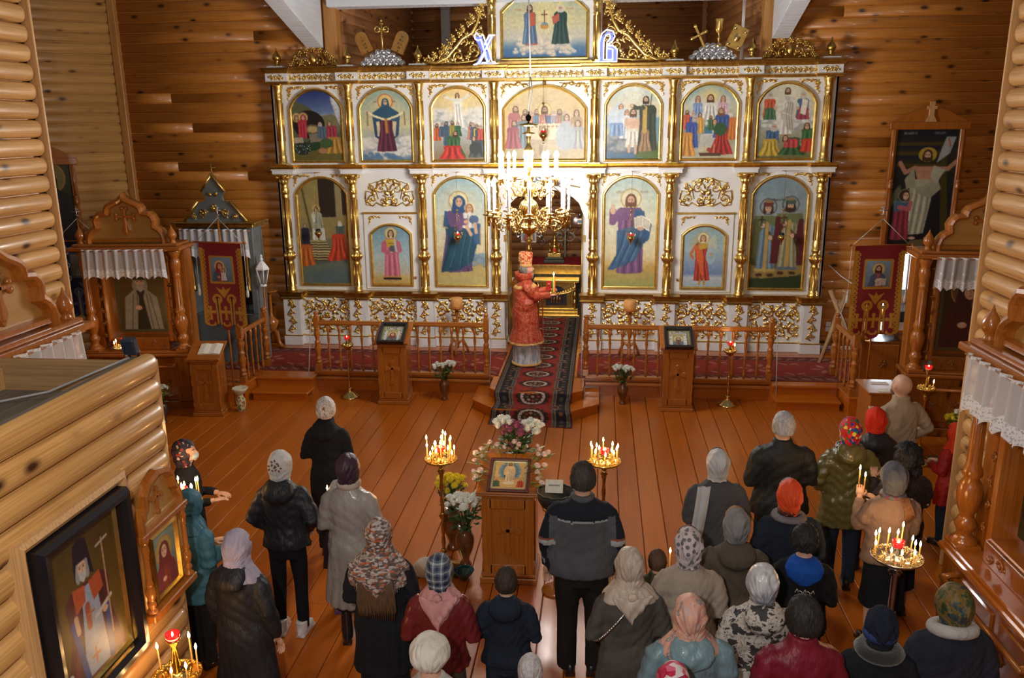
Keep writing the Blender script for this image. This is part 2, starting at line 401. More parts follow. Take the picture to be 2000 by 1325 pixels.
# ================================================================ painted surfaces: colour per vertex on a fine grid
class Cv:
    """canvas in picture-height units: x in 0..asp, y in 0..1 downwards"""
    def __init__(s, asp, res=100, bg=(200, 200, 200)):
        s.asp = asp; s.h = res; s.w = max(8, int(res*asp)); s.r = np.random.RandomState(5)
        s.Y, s.X = np.mgrid[0:s.h, 0:s.w].astype(float); s.X = s.X/(s.w-1)*asp; s.Y = s.Y/(s.h-1)
        s.a = np.zeros((s.h, s.w, 3))+np.array(bg)/255.
    def put(s, m, col, a=1):
        m = np.clip(m*a, 0, 1)[..., None]; s.a = s.a*(1-m)+np.array(col)/255.*m; return s
    def grad(s, stops):
        ys = [p for p, c in stops]
        for i in range(3): s.a[..., i] = np.interp(s.Y, ys, [c[i]/255. for p, c in stops])
        return s
    def ell(s, x, y, rx, ry, col, a=1, soft=None, rot=0):
        c, q = math.cos(rot), math.sin(rot); dx = s.X-x; dy = s.Y-y
        d = np.sqrt(((dx*c+dy*q)/rx)**2+((-dx*q+dy*c)/ry)**2)
        e = soft if soft is not None else .6/s.h/min(rx, ry)
        return s.put(np.clip((1-d)/max(e, 1e-3)+.5, 0, 1), col, a)
    def ring(s, x, y, r, wd, col, a=1):
        d = np.abs(np.hypot(s.X-x, s.Y-y)-r); return s.put(np.clip((wd-d)*s.h*.8+.5, 0, 1), col, a)
    def poly(s, pts, col, a=1):
        acc = np.zeros_like(s.X)
        for ox, oy in ((-.25, -.25), (.25, .25), (-.25, .25), (.25, -.25)):
            X = s.X+ox/s.h; Y = s.Y+oy/s.h; ins = np.zeros(X.shape, bool); n = len(pts)
            for i in range(n):
                x1, y1 = pts[i]; x2, y2 = pts[(i+1) % n]
                if y1 == y2: continue
                cr = ((y1 > Y) != (y2 > Y)) & (X < (x2-x1)*(Y-y1)/(y2-y1)+x1); ins ^= cr
            acc += ins*.25
        return s.put(acc, col, a)
    def line(s, pts, wd, col, a=1):
        for (x1, y1), (x2, y2) in zip(pts[:-1], pts[1:]):
            dx, dy = x2-x1, y2-y1; L = dx*dx+dy*dy+1e-9
            t = np.clip(((s.X-x1)*dx+(s.Y-y1)*dy)/L, 0, 1)
            d = np.hypot(s.X-x1-t*dx, s.Y-y1-t*dy); s.put(np.clip((wd/2-d)*s.h+.6, 0, 1), col, a)
        return s
    def clouds(s, x0, x1, y, r, n, col=(225, 222, 210), sh=(150, 160, 170), sq=.6):
        for i in range(n):
            x = x0+(x1-x0)*s.r.rand(); yy = y+(s.r.rand()-.5)*r*2; q = r*(.5+.6*s.r.rand())
            s.ell(x, yy+q*.25, q, q*sq, sh, .6, .5); s.ell(x, yy, q*.85, q*sq*.8, col, .85, .5)
        return s
    def glow(s, x, y, r, col, a=.8):
        d = np.hypot(s.X-x, s.Y-y)/r; return s.put(np.clip(1-d, 0, 1)**1.2, col, a)
    def mottled(s, k=.04):
        n = s.r.rand(s.h//4+2, s.w//4+2); n = np.kron(n, np.ones((4, 4)))[:s.h, :s.w]
        s.a = np.clip(s.a*(1+(n[..., None]-.5)*2*k), 0, 1); return s
SK = (214, 172, 138)
def robe(c, x, y0, y1, ws, wh, col, folds=5, lean=0, a=1):
    """a clothed figure seen from y0 (shoulders) down to y1 (hem)"""
    h = y1-y0
    c.poly([(x-ws*.35, y0), (x-ws*.5, y0+h*.08), (x-ws*.45+lean*.3, y0+h*.4), (x-wh*.5+lean, y1-h*.02), (x-wh*.2+lean, y1), (x+wh*.25+lean, y1-h*.01), (x+wh*.5+lean, y1-h*.03), (x+ws*.47+lean*.3, y0+h*.4), (x+ws*.5, y0+h*.08), (x+ws*.35, y0)], col, a)
    dk = tuple(v*.58 for v in col); lt = tuple(min(255, v*1.28+14) for v in col)
    for i in range(folds):
        t = (i+.6)/folds-.5
        c.line([(x+t*ws*.7, y0+h*.2), (x+t*ws*.8+lean*.4, y0+h*.55), (x+t*wh*.9+lean, y1-h*.03)], max(wh*.07, .006), dk if i % 2 else lt, .55*a)
    return c
def head(c, x, y, r, hair=(92, 58, 34), halo=None, beard=None, skin=SK, veil=None, turn=0):
    if halo:
        c.ell(x, y, r*2.1, r*2.1, halo, .75); c.ring(x, y, r*2.1, r*.14, (190, 150, 70), .9)
    if veil:
        c.ell(x, y+r*.15, r*1.3, r*1.45, veil); c.poly([(x-r*1.25, y), (x-r*1.7, y+r*2.3), (x+r*1.7, y+r*2.3), (x+r*1.25, y)], veil)
    else:
        c.ell(x, y-r*.1, r*1.05, r*1.15, hair)
        if beard is not None or r > .02: c.ell(x-r*.75, y+r*.6, r*.4, r*.9, hair); c.ell(x+r*.75, y+r*.6, r*.4, r*.9, hair)
    c.ell(x+turn*r*.2, y+r*.12, r*.68, r*.92, skin)
    c.ell(x+turn*r*.5-r*.1, y+r*.2, r*.25, r*.5, tuple(min(255, v*1.1) for v in skin), .6)
    if r > .018:
        for q in (-.3, .3):
            c.ell(x+q*r+turn*r*.25, y, r*.13, r*.08, (60, 38, 28)); c.line([(x+(q-.17)*r+turn*r*.25, y-r*.2), (x+(q+.17)*r+turn*r*.25, y-r*.22)], r*.07, (90, 60, 40), .8)
        c.line([(x+turn*r*.3, y), (x+turn*r*.35, y+r*.38)], r*.1, (176, 128, 98), .8)
        c.ell(x+turn*r*.25, y+r*.6, r*.2, r*.07, (165, 90, 80))
    if beard:
        c.poly([(x-r*.62, y+r*.35), (x-r*.45, y+r*1.3), (x, y+r*1.65), (x+r*.45, y+r*1.3), (x+r*.62, y+r*.35), (x+r*.25, y+r*.5), (x, y+r*.55), (x-r*.25, y+r*.5)], beard)
    return c
def saint(c, x, top, bot, col, mantle=None, halo=(236, 214, 150), hair=(92, 58, 34), beard=None, veil=None, w=.26, lean=0, r=None, feet=True, turn=0, side=1):
    H = bot-top; r = r or H*.058; y = top+r*1.2; ys = y+r*1.7
    if feet:
        for q in (-.06, .07): c.ell(x+q*H+lean, bot+.006*H, .035*H, .014*H, (180, 130, 95))
    if halo: c.ell(x, y, r*2.1, r*2.1, halo, .7); c.ring(x, y, r*2.1, r*.12, (176, 140, 70), .9)
    robe(c, x, ys, bot, H*w, H*w*1.1, col, 5, lean)
    if mantle:
        m = mantle; dk = tuple(v*.6 for v in m)
        c.poly([(x-side*.3*w*H, ys), (x+side*.5*w*H, ys+.04*H), (x+side*.62*w*H, ys+.35*H), (x+side*.72*w*H+lean, bot-.05*H), (x+side*.1*w*H+lean, bot-.12*H), (x-side*.45*w*H, ys+.45*H), (x-side*.5*w*H, ys+.33*H), (x+side*.12*w*H, ys+.22*H)], m)
        for t in (.1, .3, .5): c.line([(x+side*t*w*H, ys+.15*H), (x+side*(t-.1)*w*H+lean, ys+.4*H), (x+side*(t+.1)*w*H+lean, bot-.1*H)], .018*H, dk, .6)
        c.line([(x-side*.3*w*H, ys+.36*H), (x+side*.4*w*H, ys+.42*H)], .014*H, tuple(min(255, v*1.35) for v in m), .6)
    head(c, x, y, r, hair, None, beard, SK, veil, turn)
    return c
def arm(c, pts, wd, col, hand=True):
    c.line(pts, wd, col); 
    if hand: c.ell(pts[-1][0], pts[-1][1], wd*.42, wd*.5, SK)
    return c
def letters(c, x, y, n, s=.012, col=(150, 60, 40)):
    for i in range(n):
        xx = x+i*s*1.3; k = c.r.randint(3)
        c.line([(xx, y-s*.6), (xx, y+s*.6)], s*.28, col, .8)
        c.line([(xx, y+(k-1)*s*.5), (xx+s*.7, y+(k-1)*s*.5)], s*.28, col, .8)
        if k != 1: c.line([(xx+s*.7, y-s*.6), (xx+s*.7, y+s*.6)], s*.25, col, .7)
PAINT = None
def paint_mat():
    global PAINT
    if PAINT: return PAINT
    m, nt, b = newmat('painted_panel'); at = nt.nodes.new('ShaderNodeVertexColor'); at.layer_name = 'paint'
    v = coords(nt, (1, 1, 1), False); n = noise(nt, v, 45, 3)
    nt.links.new(mix(nt, .25, at.outputs[0], ramp(nt, n, [(.3, (.6, .6, .6)), (.65, (1, 1, 1))]), 'MULTIPLY'), b.inputs['Base Color'])
    b.inputs['Roughness'].default_value = .42; PAINT = m; return m
def cloth_paint(rough=.85, name='printed_cloth', metal=0):
    if name in MATS: return MATS[name]
    m, nt, b = newmat(name); at = nt.nodes.new('ShaderNodeVertexColor'); at.layer_name = 'paint'
    v = coords(nt, (1, 1, 1), False); n = noise(nt, v, 160, 2)
    nt.links.new(mix(nt, .35, at.outputs[0], ramp(nt, n, [(.3, (.5, .5, .5)), (.65, (1, 1, 1))]), 'MULTIPLY'), b.inputs['Base Color'])
    b.inputs['Roughness'].default_value = rough; bump(nt, b, n, .3, .004); MATS[name] = m; return m
def paint_mesh(name, cv, x0, x1, z0, z1, arch=None, y=0, material=None, fn=None):
    """grid mesh in the xz plane carrying the canvas; arch(u) gives the top height; fn(u,v)->point for other surfaces"""
    h, w = cv.h, cv.w; U = np.linspace(0, 1, w); V = np.linspace(0, 1, h)
    uu, vv = np.meshgrid(U, V)
    if fn: co = fn(uu, vv); idx = (np.round(vv*(h-1)).astype(int), np.round(uu*(w-1)).astype(int))
    else:
        top = np.array([arch(u) for u in U]) if arch else np.full(w, z1)
        Z = z0+(1-vv)*(top[None, :]-z0); Xc = x0+uu*(x1-x0); co = np.stack([Xc, np.full_like(Xc, y), Z], -1)
        row = np.clip(np.round((z1-Z)/(z1-z0)*(h-1)), 0, h-1).astype(int); idx = (row, np.round(uu*(w-1)).astype(int))
    col = cv.a[idx].reshape(-1, 3); col = np.clip(col*.86+col.mean(1, keepdims=True)*.13+.015, 0, 1); lin = np.where(col <= .04045, col/12.92, ((col+.055)/1.055)**2.4)
    me = bpy.data.meshes.new(name); n = h*w; me.vertices.add(n); me.vertices.foreach_set('co', co.reshape(-1).astype(np.float32))
    i = np.arange(h-1)[:, None]*w+np.arange(w-1)[None, :]
    q = np.stack([i, i+w, i+w+1, i+1], -1).reshape(-1, 4); nf = len(q)
    me.loops.add(nf*4); me.loops.foreach_set('vertex_index', q.reshape(-1).astype(np.int32))
    me.polygons.add(nf); me.polygons.foreach_set('loop_start', np.arange(0, nf*4, 4, dtype=np.int32)); me.polygons.foreach_set('loop_total', np.full(nf, 4, np.int32))
    me.update(calc_edges=True)
    ca = me.color_attributes.new('paint', 'FLOAT_COLOR', 'POINT'); ca.data.foreach_set('color', np.concatenate([lin, np.ones((n, 1))], 1).reshape(-1).astype(np.float32))
    me.materials.append(material or paint_mat()); me.polygons.foreach_set('use_smooth', np.ones(nf, bool)); me.update(); return me

# ---------------------------------------------------------------- the pictures
def pic_nativity(a):
    c = Cv(a, 110).grad([(0, (28, 48, 120)), (.3, (90, 120, 170)), (.42, (190, 185, 165)), (1, (120, 105, 60))])
    c.poly([(0, .12), (.2, .2), (.35, .3), (.48, .42), (a, .45), (a, 1), (0, 1)], (88, 96, 62)); c.poly([(.38, .38), (.6, .33), (a, .42), (a, .6), (.5, .55)], (120, 116, 78))
    c.ell(.25, .48, .24, .2, (26, 22, 22)); c.ell(.3, .55, .1, .06, (225, 190, 120), .8, .8)
    c.poly([(0, .85), (.3, .72), (.5, .8), (a, .85), (a, 1), (0, 1)], (104, 96, 42)); c.ell(.13, .82, .13, .1, (30, 48, 44)); c.ell(.3, .78, .11, .08, (34, 66, 40))
    for i in range(30): c.ell(.03+c.r.rand()*.22, .76+c.r.rand()*.13, .006, .006, (200, 205, 200))
    head(c, .07, .38, .03, halo=(238, 200, 130)); head(c, .17, .38, .033, halo=(238, 200, 120), veil=(178, 44, 60)); robe(c, .15, .42, .68, .14, .13, (190, 44, 62))
    c.poly([(.24, .62), (.46, .6), (.44, .72), (.26, .74)], (130, 122, 104))
    head(c, .42, .48, .028, (170, 165, 160), beard=(170, 165, 160)); robe(c, .44, .51, .68, .13, .15, (76, 98, 122))
    head(c, .56, .47, .03); robe(c, .59, .5, .72, .16, .2, (160, 44, 66)); robe(c, .62, .66, .9, .2, .3, (176, 128, 44)); c.ell(.5, .75, .1, .07, (60, 92, 48)); c.ell(.44, .86, .07, .04, (180, 120, 80))
    for i in range(6): c.ell(a-.1+.02*i, .12+.06*i, .05, .09, (205, 212, 220), .8, .4); head(c, a-.13+.025*i, .17+.055*i, .016)
    c.poly([(0, .67), (.14, .66), (.16, .74), (0, .75)], (176, 164, 140)); return c.mottled()
def pic_veil(a):
    c = Cv(a, 110).grad([(0, (110, 160, 170)), (.5, (205, 196, 150)), (.75, (150, 170, 180)), (1, (70, 110, 150))]); c.glow(a/2, .3, .42, (240, 214, 130))
    c.ell(a/2, .17, .1, .1, (240, 200, 110), .9); c.ring(a/2, .17, .105, .007, (200, 90, 50)); letters(c, .2, .17, 3); letters(c, a-.26, .17, 3)
    c.clouds(0, a, .8, .11, 34); c.clouds(.2, a-.2, .9, .08, 20); c.clouds(0, a, .95, .06, 14, (90, 130, 165), (60, 100, 150))
    c.poly([(.17, .34), (.22, .33), (.24, .66), (a-.24, .66), (a-.2, .33), (a-.16, .34), (a-.19, .64), (a-.3, .74), (.3, .74), (.2, .66)], (38, 74, 110))
    robe(c, a/2, .34, .88, .2, .3, (94, 36, 62), 6); c.poly([(.17, .33), (a/2, .2), (a-.17, .33), (a-.18, .46), (a/2, .42), (.2, .46)], (36, 82, 114))
    c.line([(.1, .31), (.2, .37), (.32, .41), (a/2, .425), (a-.32, .41), (a-.2, .37), (a-.1, .31)], .028, (236, 224, 170)); c.line([(.1, .31), (.1, .5)], .02, (150, 120, 90)); c.line([(a-.1, .31), (a-.09, .5)], .02, (150, 120, 90))
    c.line([(a/2, .42), (a/2+.01, .6)], .035, (196, 130, 40)); head(c, a/2, .175, .042, veil=(38, 84, 116)); return c.mottled()
def crowd(c, x0, x1, y, s, n, cols, kneel=True):
    for i in range(n):
        x = x0+(x1-x0)*(i+.5)/n+(c.r.rand()-.5)*.02; yy = y+(c.r.rand()-.5)*s; col = cols[i % len(cols)]
        head(c, x, yy, s*.42, ((92, 58, 34), (160, 156, 150), (60, 40, 28))[i % 3], beard=((92, 58, 34), (180, 176, 170), None)[i % 3]); robe(c, x, yy+s*.6, yy+s*(3.2+c.r.rand()), s*1.7, s*2.3, col, 4)
def pic_ascension(a):
    c = Cv(a, 110).grad([(0, (226, 196, 120)), (.35, (214, 200, 150)), (.6, (180, 190, 190)), (1, (140, 120, 90))]); c.clouds(0, .25, .4, .1, 18); c.clouds(a-.3, a, .42, .12, 22); c.glow(a/2, .2, .3, (250, 225, 160))
    saint(c, a/2, .06, .55, (226, 226, 214), None, None, w=.26, lean=.02, feet=False); arm(c, [(a/2-.05, .16), (a/2-.13, .14), (a/2-.19, .1)], .035, (222, 222, 210)); arm(c, [(a/2+.05, .16), (a/2+.13, .12), (a/2+.18, .07)], .035, (222, 222, 210))
    c.ell(a/2, .57, .06, .03, (220, 200, 170), .7, .5)
    crowd(c, .02, .4, .5, .055, 5, [(200, 90, 50), (60, 92, 120), (170, 60, 50), (150, 140, 60), (40, 96, 60)]); crowd(c, .55, a-.02, .52, .055, 5, [(180, 110, 80), (66, 80, 110), (196, 176, 50), (40, 66, 90), (200, 70, 54)])
    saint(c, .2, .46, .8, (58, 92, 118), veil=(48, 84, 110), halo=None, feet=False)
    robe(c, .3, .66, .97, .2, .36, (46, 96, 56)); robe(c, .28, .8, .99, .26, .4, (196, 44, 36)); head(c, .33, .63, .032, beard=(60, 40, 26)); robe(c, .66, .72, .97, .2, .3, (64, 78, 78)); head(c, .6, .7, .03); c.ell(.62, .84, .09, .09, (52, 60, 66)); return c.mottled()
def pic_supper(a):
    c = Cv(a, 110).grad([(0, (214, 196, 150)), (.35, (206, 178, 120)), (.7, (190, 170, 130)), (1, (176, 156, 110))])
    for i, x in enumerate(np.linspace(.3, a-.28, 8)):
        head(c, x, .34+.03*(i % 2), .034, ((92, 58, 34), (160, 150, 140))[i % 2], beard=((92, 58, 34), None)[i % 2]); robe(c, x, .39, .55, .11, .13, ((70, 120, 110), (190, 120, 80), (70, 110, 140), (200, 140, 120), (60, 90, 130), (140, 130, 150), (150, 100, 80), (110, 140, 90))[i])
    head(c, a/2, .31, .045, halo=(240, 216, 150), beard=(92, 58, 34)); robe(c, a/2, .37, .55, .15, .2, (186, 110, 96)); c.poly([(a/2, .38), (a/2+.09, .4), (a/2+.1, .55), (a/2+.02, .55)], (62, 92, 130))
    c.poly([(.3, .5), (a-.3, .5), (a-.22, .8), (.22, .8)], (214, 198, 156)); c.poly([(.24, .72), (a-.24, .72), (a-.22, .8), (.22, .8)], (180, 160, 120))
    for x in np.linspace(.4, a-.4, 7): c.ell(x, .54, .02, .012, (150, 110, 70))
    for x, col, hh in ((.12, (170, 90, 90), .3), (.24, (96, 120, 130), .42), (.1, (150, 60, 70), .5)): head(c, x+.04, hh, .04, beard=(110, 80, 60)); robe(c, x+.02, hh+.05, .85, .18, .26, col)
    for x, col, hh in ((a-.26, (186, 150, 160), .42), (a-.12, (160, 130, 90), .36), (a-.1, (150, 150, 150), .5)): head(c, x, hh, .04); robe(c, x, hh+.05, .86, .18, .26, col)
    c.ell(a-.28, .68, .14, .2, (150, 168, 176), .9, .3); c.poly([(.5, .8), (.56, .8), (.54, .95), (.5, .95)], (150, 120, 80)); return c.mottled()
def pic_baptism(a):
    c = Cv(a, 110).grad([(0, (150, 190, 200)), (.3, (220, 206, 170)), (.5, (150, 180, 200)), (.7, (200, 186, 120)), (.8, (90, 130, 150)), (1, (60, 100, 140))]); c.glow(a/2, .05, .3, (250, 240, 210)); c.ell(a/2, .05, .06, .015, (210, 225, 235)); c.poly([(a*.72, .5), (a, .42), (a, .75), (a*.7, .78)], (80, 130, 170), .7)
    c.clouds(0, .35, .78, .1, 24, (150, 158, 160), (90, 100, 110)); c.poly([(a*.58, .88), (a, .8), (a, 1), (a*.55, .98)], (86, 110, 50))
    for x, y in ((.2, .28), (.28, .36)): c.ell(x-.08, y+.08, .07, .16, (190, 206, 220), .9, .3, .5); head(c, x, y, .032, (170, 110, 60)); robe(c, x, y+.04, y+.36, .15, .2, (206, 214, 220))
    robe(c, .14, .5, .68, .2, .2, (120, 150, 196)); X = a*.5
    head(c, X, .36, .045, beard=(92, 58, 34)); c.poly([(X-.1, .44), (X+.1, .44), (X+.09, .6), (X-.09, .6)], (216, 178, 148)); c.line([(X-.09, .45), (X-.1, .53), (X+.02, .5)], .035, (210, 170, 140)); c.line([(X+.09, .45), (X+.1, .53), (X-.02, .5)], .035, (210, 170, 140))
    robe(c, X, .58, .84, .18, .22, (220, 214, 196)); c.line([(X+.04, .82), (X+.04, .92)], .035, (205, 165, 135)); c.line([(X-.05, .82), (X-.05, .9)], .035, (205, 165, 135))
    x = a*.77; robe(c, x, .26, .9, .24, .28, (44, 58, 42)); robe(c, x-.03, .6, .9, .12, .2, (150, 116, 80)); c.line([(x-.04, .3), (x-.04, .62)], .06, (196, 160, 70)); head(c, x-.03, .19, .042, (50, 34, 24), beard=(50, 34, 24)); arm(c, [(x-.06, .3), (x-.14, .3), (x-.22, .27)], .05, (52, 64, 46))
    c.line([(x-.08, .4), (x-.13, .93)], .014, (70, 50, 30)); c.line([(x+.05, .12), (x+.03, .3)], .01, (70, 50, 30)); return c.mottled()
def pic_dormition(a):
    c = Cv(a, 110).grad([(0, (110, 160, 180)), (.3, (200, 200, 170)), (.6, (150, 150, 120)), (1, (190, 186, 160))]); c.glow(a/2, .18, .26, (250, 214, 110), 1); c.clouds(.1, a-.1, .45, .07, 24)
    for x, col in ((.2, (120, 150, 196)), (a-.2, (206, 160, 176))): c.ell(x-.06, .25, .04, .1, (200, 206, 200), .8, .4, .2); c.ell(x+.07, .25, .04, .1, (200, 206, 200), .8, .4, -.2); head(c, x, .19, .035, (150, 90, 50)); robe(c, x, .24, .42, .13, .16, col)
    head(c, a/2, .18, .045, beard=(92, 58, 34)); robe(c, a/2, .24, .47, .2, .26, (216, 216, 204), 7)
    c.poly([(.26, .66), (.68, .66), (.64, .88), (.24, .88)], (190, 190, 180)); c.poly([(.24, .84), (.66, .84), (.64, .9), (.22, .9)], (200, 196, 170)); c.poly([(.3, .6), (.6, .57), (.66, .66), (.28, .68)], (206, 206, 200)); c.poly([(.24, .54), (.4, .58), (.42, .66), (.28, .66)], (60, 120, 160)); c.ell(.27, .58, .035, .035, SK)
    crowd(c, .02, .28, .38, .06, 3, [(200, 80, 50), (56, 80, 160), (220, 160, 60)]); crowd(c, .34, .56, .42, .05, 2, [(60, 110, 70), (210, 90, 50)])
    robe(c, .13, .5, .86, .17, .2, (52, 80, 160)); robe(c, .07, .64, .97, .16, .26, (212, 140, 56)); head(c, .17, .45, .035, (170, 165, 160), beard=(170, 165, 160))
    robe(c, a-.2, .4, .72, .2, .24, (52, 84, 150)); head(c, a-.22, .36, .04, (130, 80, 44), beard=(130, 80, 44)); robe(c, a-.2, .56, .95, .18, .34, (172, 42, 38), 7); head(c, a-.3, .5, .034); c.ell(a-.22, .6, .09, .09, (44, 92, 52)); robe(c, a-.05, .44, .75, .12, .14, (214, 120, 50))
    c.poly([(.24, .92), (.56, .92), (.54, .97), (.26, .97)], (90, 60, 40)); c.ell(.38, .88, .03, .03, (180, 60, 40)); c.line([(.32, .8), (.32, .92)], .01, (210, 170, 80)); c.line([(.45, .8), (.45, .92)], .01, (210, 170, 80)); return c.mottled()
def pic_transfig(a):
    c = Cv(a, 110).grad([(0, (190, 200, 180)), (.3, (206, 206, 184)), (.6, (170, 170, 150)), (1, (110, 110, 60))]); c.glow(a/2, .2, .4, (244, 236, 200)); c.clouds(0, a, .5, .08, 36)
    for x, col, m in ((.14, (206, 84, 44), (60, 110, 70)), (a-.16, (66, 100, 140), (160, 60, 80))): head(c, x, .15, .036, (190, 186, 180), beard=(200, 196, 190)); robe(c, x, .2, .46, .16, .18, col); robe(c, x+.01, .32, .48, .15, .18, m)
    c.poly([(a-.17, .2), (a-.09, .22), (a-.12, .42), (a-.19, .4)], (226, 222, 200)); saint(c, a/2, .05, .68, (216, 214, 200), (196, 192, 176), None, beard=(92, 58, 34), w=.25); arm(c, [(a/2-.06, .2), (a/2-.13, .28), (a/2-.15, .32)], .05, (214, 212, 198)); arm(c, [(a/2+.06, .2), (a/2+.13, .28), (a/2+.14, .32)], .05, (214, 212, 198))
    robe(c, .2, .62, .8, .18, .2, (56, 96, 140)); robe(c, .18, .74, .97, .2, .34, (200, 164, 50), 6); head(c, .22, .58, .04, (190, 186, 180), beard=(190, 186, 180)); robe(c, .48, .72, .96, .2, .4, (46, 92, 50), 6); robe(c, .46, .74, .86, .2, .2, (190, 60, 60)); head(c, .38, .73, .036)
    robe(c, .7, .6, .8, .22, .22, (52, 110, 60)); robe(c, .7, .74, .92, .2, .24, (206, 56, 36)); head(c, .66, .57, .04, beard=None); return c.mottled()
def pic_temple(a):
    c = Cv(a, 130).grad([(0, (150, 136, 76)), (.35, (170, 150, 84)), (.7, (90, 96, 76)), (1, (70, 90, 90))])
    c.poly([(.2, 0), (.36, 0), (.36, .36), (.2, .36)], (44, 34, 26)); c.poly([(.42, 0), (a, 0), (a, .34), (.42, .34)], (56, 44, 34)); c.poly([(.36, 0), (.41, 0), (.41, .36), (.36, .36)], (150, 136, 92)); c.poly([(.2, .36), (a, .36), (a, .56), (.2, .56)], (150, 130, 74))
    for i in range(8): c.poly([(.06-.004*i, .58+i*.025), (.25+.012*i, .58+i*.025), (.25+.012*i, .592+i*.025), (.06, .592+i*.025)], (196, 176, 110)); c.poly([(.05, .592+i*.025), (.26+.012*i, .592+i*.025), (.26+.012*i, .604+i*.025), (.05, .604+i*.025)], (70, 58, 36))
    c.poly([(.02, 0), (.04, 0), (.12, .5), (.1, .5)], (96, 84, 50)); saint(c, .17, .26, .58, (206, 210, 190), (170, 180, 150), (220, 190, 110), w=.3, beard=(210, 210, 205), feet=False); saint(c, .22, .44, .58, (220, 220, 210), halo=None, feet=False)
    saint(c, .39, .4, .62, (70, 90, 80), halo=None, veil=(200, 206, 200), w=.4, feet=False); robe(c, .37, .52, .78, .14, .25, (196, 56, 28), 6); saint(c, .49, .42, .72, (150, 44, 40), halo=None, veil=(196, 196, 190), w=.3, feet=False); robe(c, .5, .56, .74, .1, .1, (180, 130, 60)); head(c, .48, .54, .02)
    saint(c, .05, .42, .66, (40, 40, 66), halo=None, w=.34, feet=False); robe(c, .04, .62, .84, .14, .2, (190, 90, 30)); c.poly([(0, .84), (a, .76), (a, 1), (0, 1)], (100, 112, 96)); c.ell(.3, .95, .26, .08, (80, 104, 112), .8, .8); return c.mottled()
def pic_deacon(a):
    c = Cv(a, 120).grad([(0, (96, 150, 176)), (.5, (170, 196, 200)), (.8, (190, 190, 170)), (.88, (206, 180, 100)), (1, (196, 160, 80))]); letters(c, .08, .12, 6, .014, (140, 150, 160)); letters(c, a-.22, .12, 6, .014, (140, 150, 160))
    x = a*.5; saint(c, x, .07, .93, (206, 106, 128), None, (236, 216, 130), w=.3); c.poly([(x-.1, .23), (x+.1, .23), (x+.07, .38), (x-.07, .36)], (206, 170, 40)); c.line([(x-.12, .3), (x-.14, .42), (x-.02, .47)], .075, (200, 98, 122)); c.line([(x+.12, .3), (x+.14, .42), (x+.02, .44)], .075, (200, 98, 122)); c.ell(x, .45, .025, .02, SK)
    c.poly([(x-.02, .34), (x+.05, .34), (x+.05, .44), (x-.02, .44)], (80, 90, 110)); c.line([(x+.06, .24), (x+.09, .44)], .03, (170, 196, 206)); c.line([(x-.15, .875), (x+.15, .875)], .02, (200, 160, 50)); c.line([(x-.14, .905), (x+.14, .905)], .035, (40, 32, 28)); c.line([(x-.04, .3), (x+.04, .3)], .01, (120, 60, 40)); return c.mottled()
def pic_mother(a):
    c = Cv(a, 140).grad([(0, (130, 178, 200)), (.4, (196, 206, 190)), (.7, (222, 206, 160)), (.8, (196, 170, 100)), (1, (190, 180, 110))]); c.glow(a/2, .25, .35, (238, 226, 176), .7); c.clouds(a*.68, a, .76, .05, 12, (130, 160, 180), (100, 130, 150)); letters(c, .09, .14, 3, .012, (190, 170, 120)); letters(c, a-.14, .14, 3, .012, (190, 170, 120))
    x = a*.47; c.ell(x, .21, .085, .085, (238, 218, 150), .7); c.ring(x, .21, .088, .004, (176, 140, 70))
    robe(c, x-.01, .3, .88, .24, .3, (96, 70, 120), 4, -.02); c.poly([(x-.12, .3), (x-.13, .46), (x-.1, .56), (x-.18, .88), (x-.02, .86), (x+.12, .78), (x+.17, .6), (x+.2, .46), (x+.06, .45), (x-.02, .5), (x-.05, .36)], (26, 78, 104))
    c.poly([(x-.13, .3), (x-.15, .45), (x-.11, .46), (x-.06, .32)], (40, 84, 140)); c.poly([(x+.12, .4), (x+.2, .42), (x+.2, .62), (x+.14, .6)], (52, 92, 140))
    for t in (-.1, -.04, .03): c.line([(x+t+.05, .5), (x+t, .66), (x+t*1.3-.03, .85)], .014, (16, 50, 70), .7)
    for t in (-.07, .0, .06): c.line([(x+t+.06, .52), (x+t+.02, .7), (x+t*1.3, .83)], .009, (70, 130, 150), .6)
    c.line([(x+.2, .46), (x+.2, .62)], .008, (210, 180, 90)); c.line([(x-.15, .34), (x-.15, .45), (x-.11, .46)], .008, (210, 180, 90))
    head(c, x+.005, .215, .045, veil=(36, 76, 130)); xb = x+.1; c.ell(xb, .27, .05, .05, (236, 220, 160), .6); robe(c, xb, .31, .46, .12, .14, (214, 216, 206)); head(c, xb, .275, .033, (170, 110, 60)); c.ell(x+.14, .38, .045, .04, (70, 100, 140)); c.line([(xb-.03, .44), (xb+.01, .52)], .03, SK); c.line([(xb+.05, .42), (xb+.06, .5)], .028, SK)
    c.line([(x-.08, .33), (x-.06, .42), (x+.06, .4)], .06, (104, 76, 128)); c.ell(x+.07, .4, .025, .018, SK); return c.mottled()
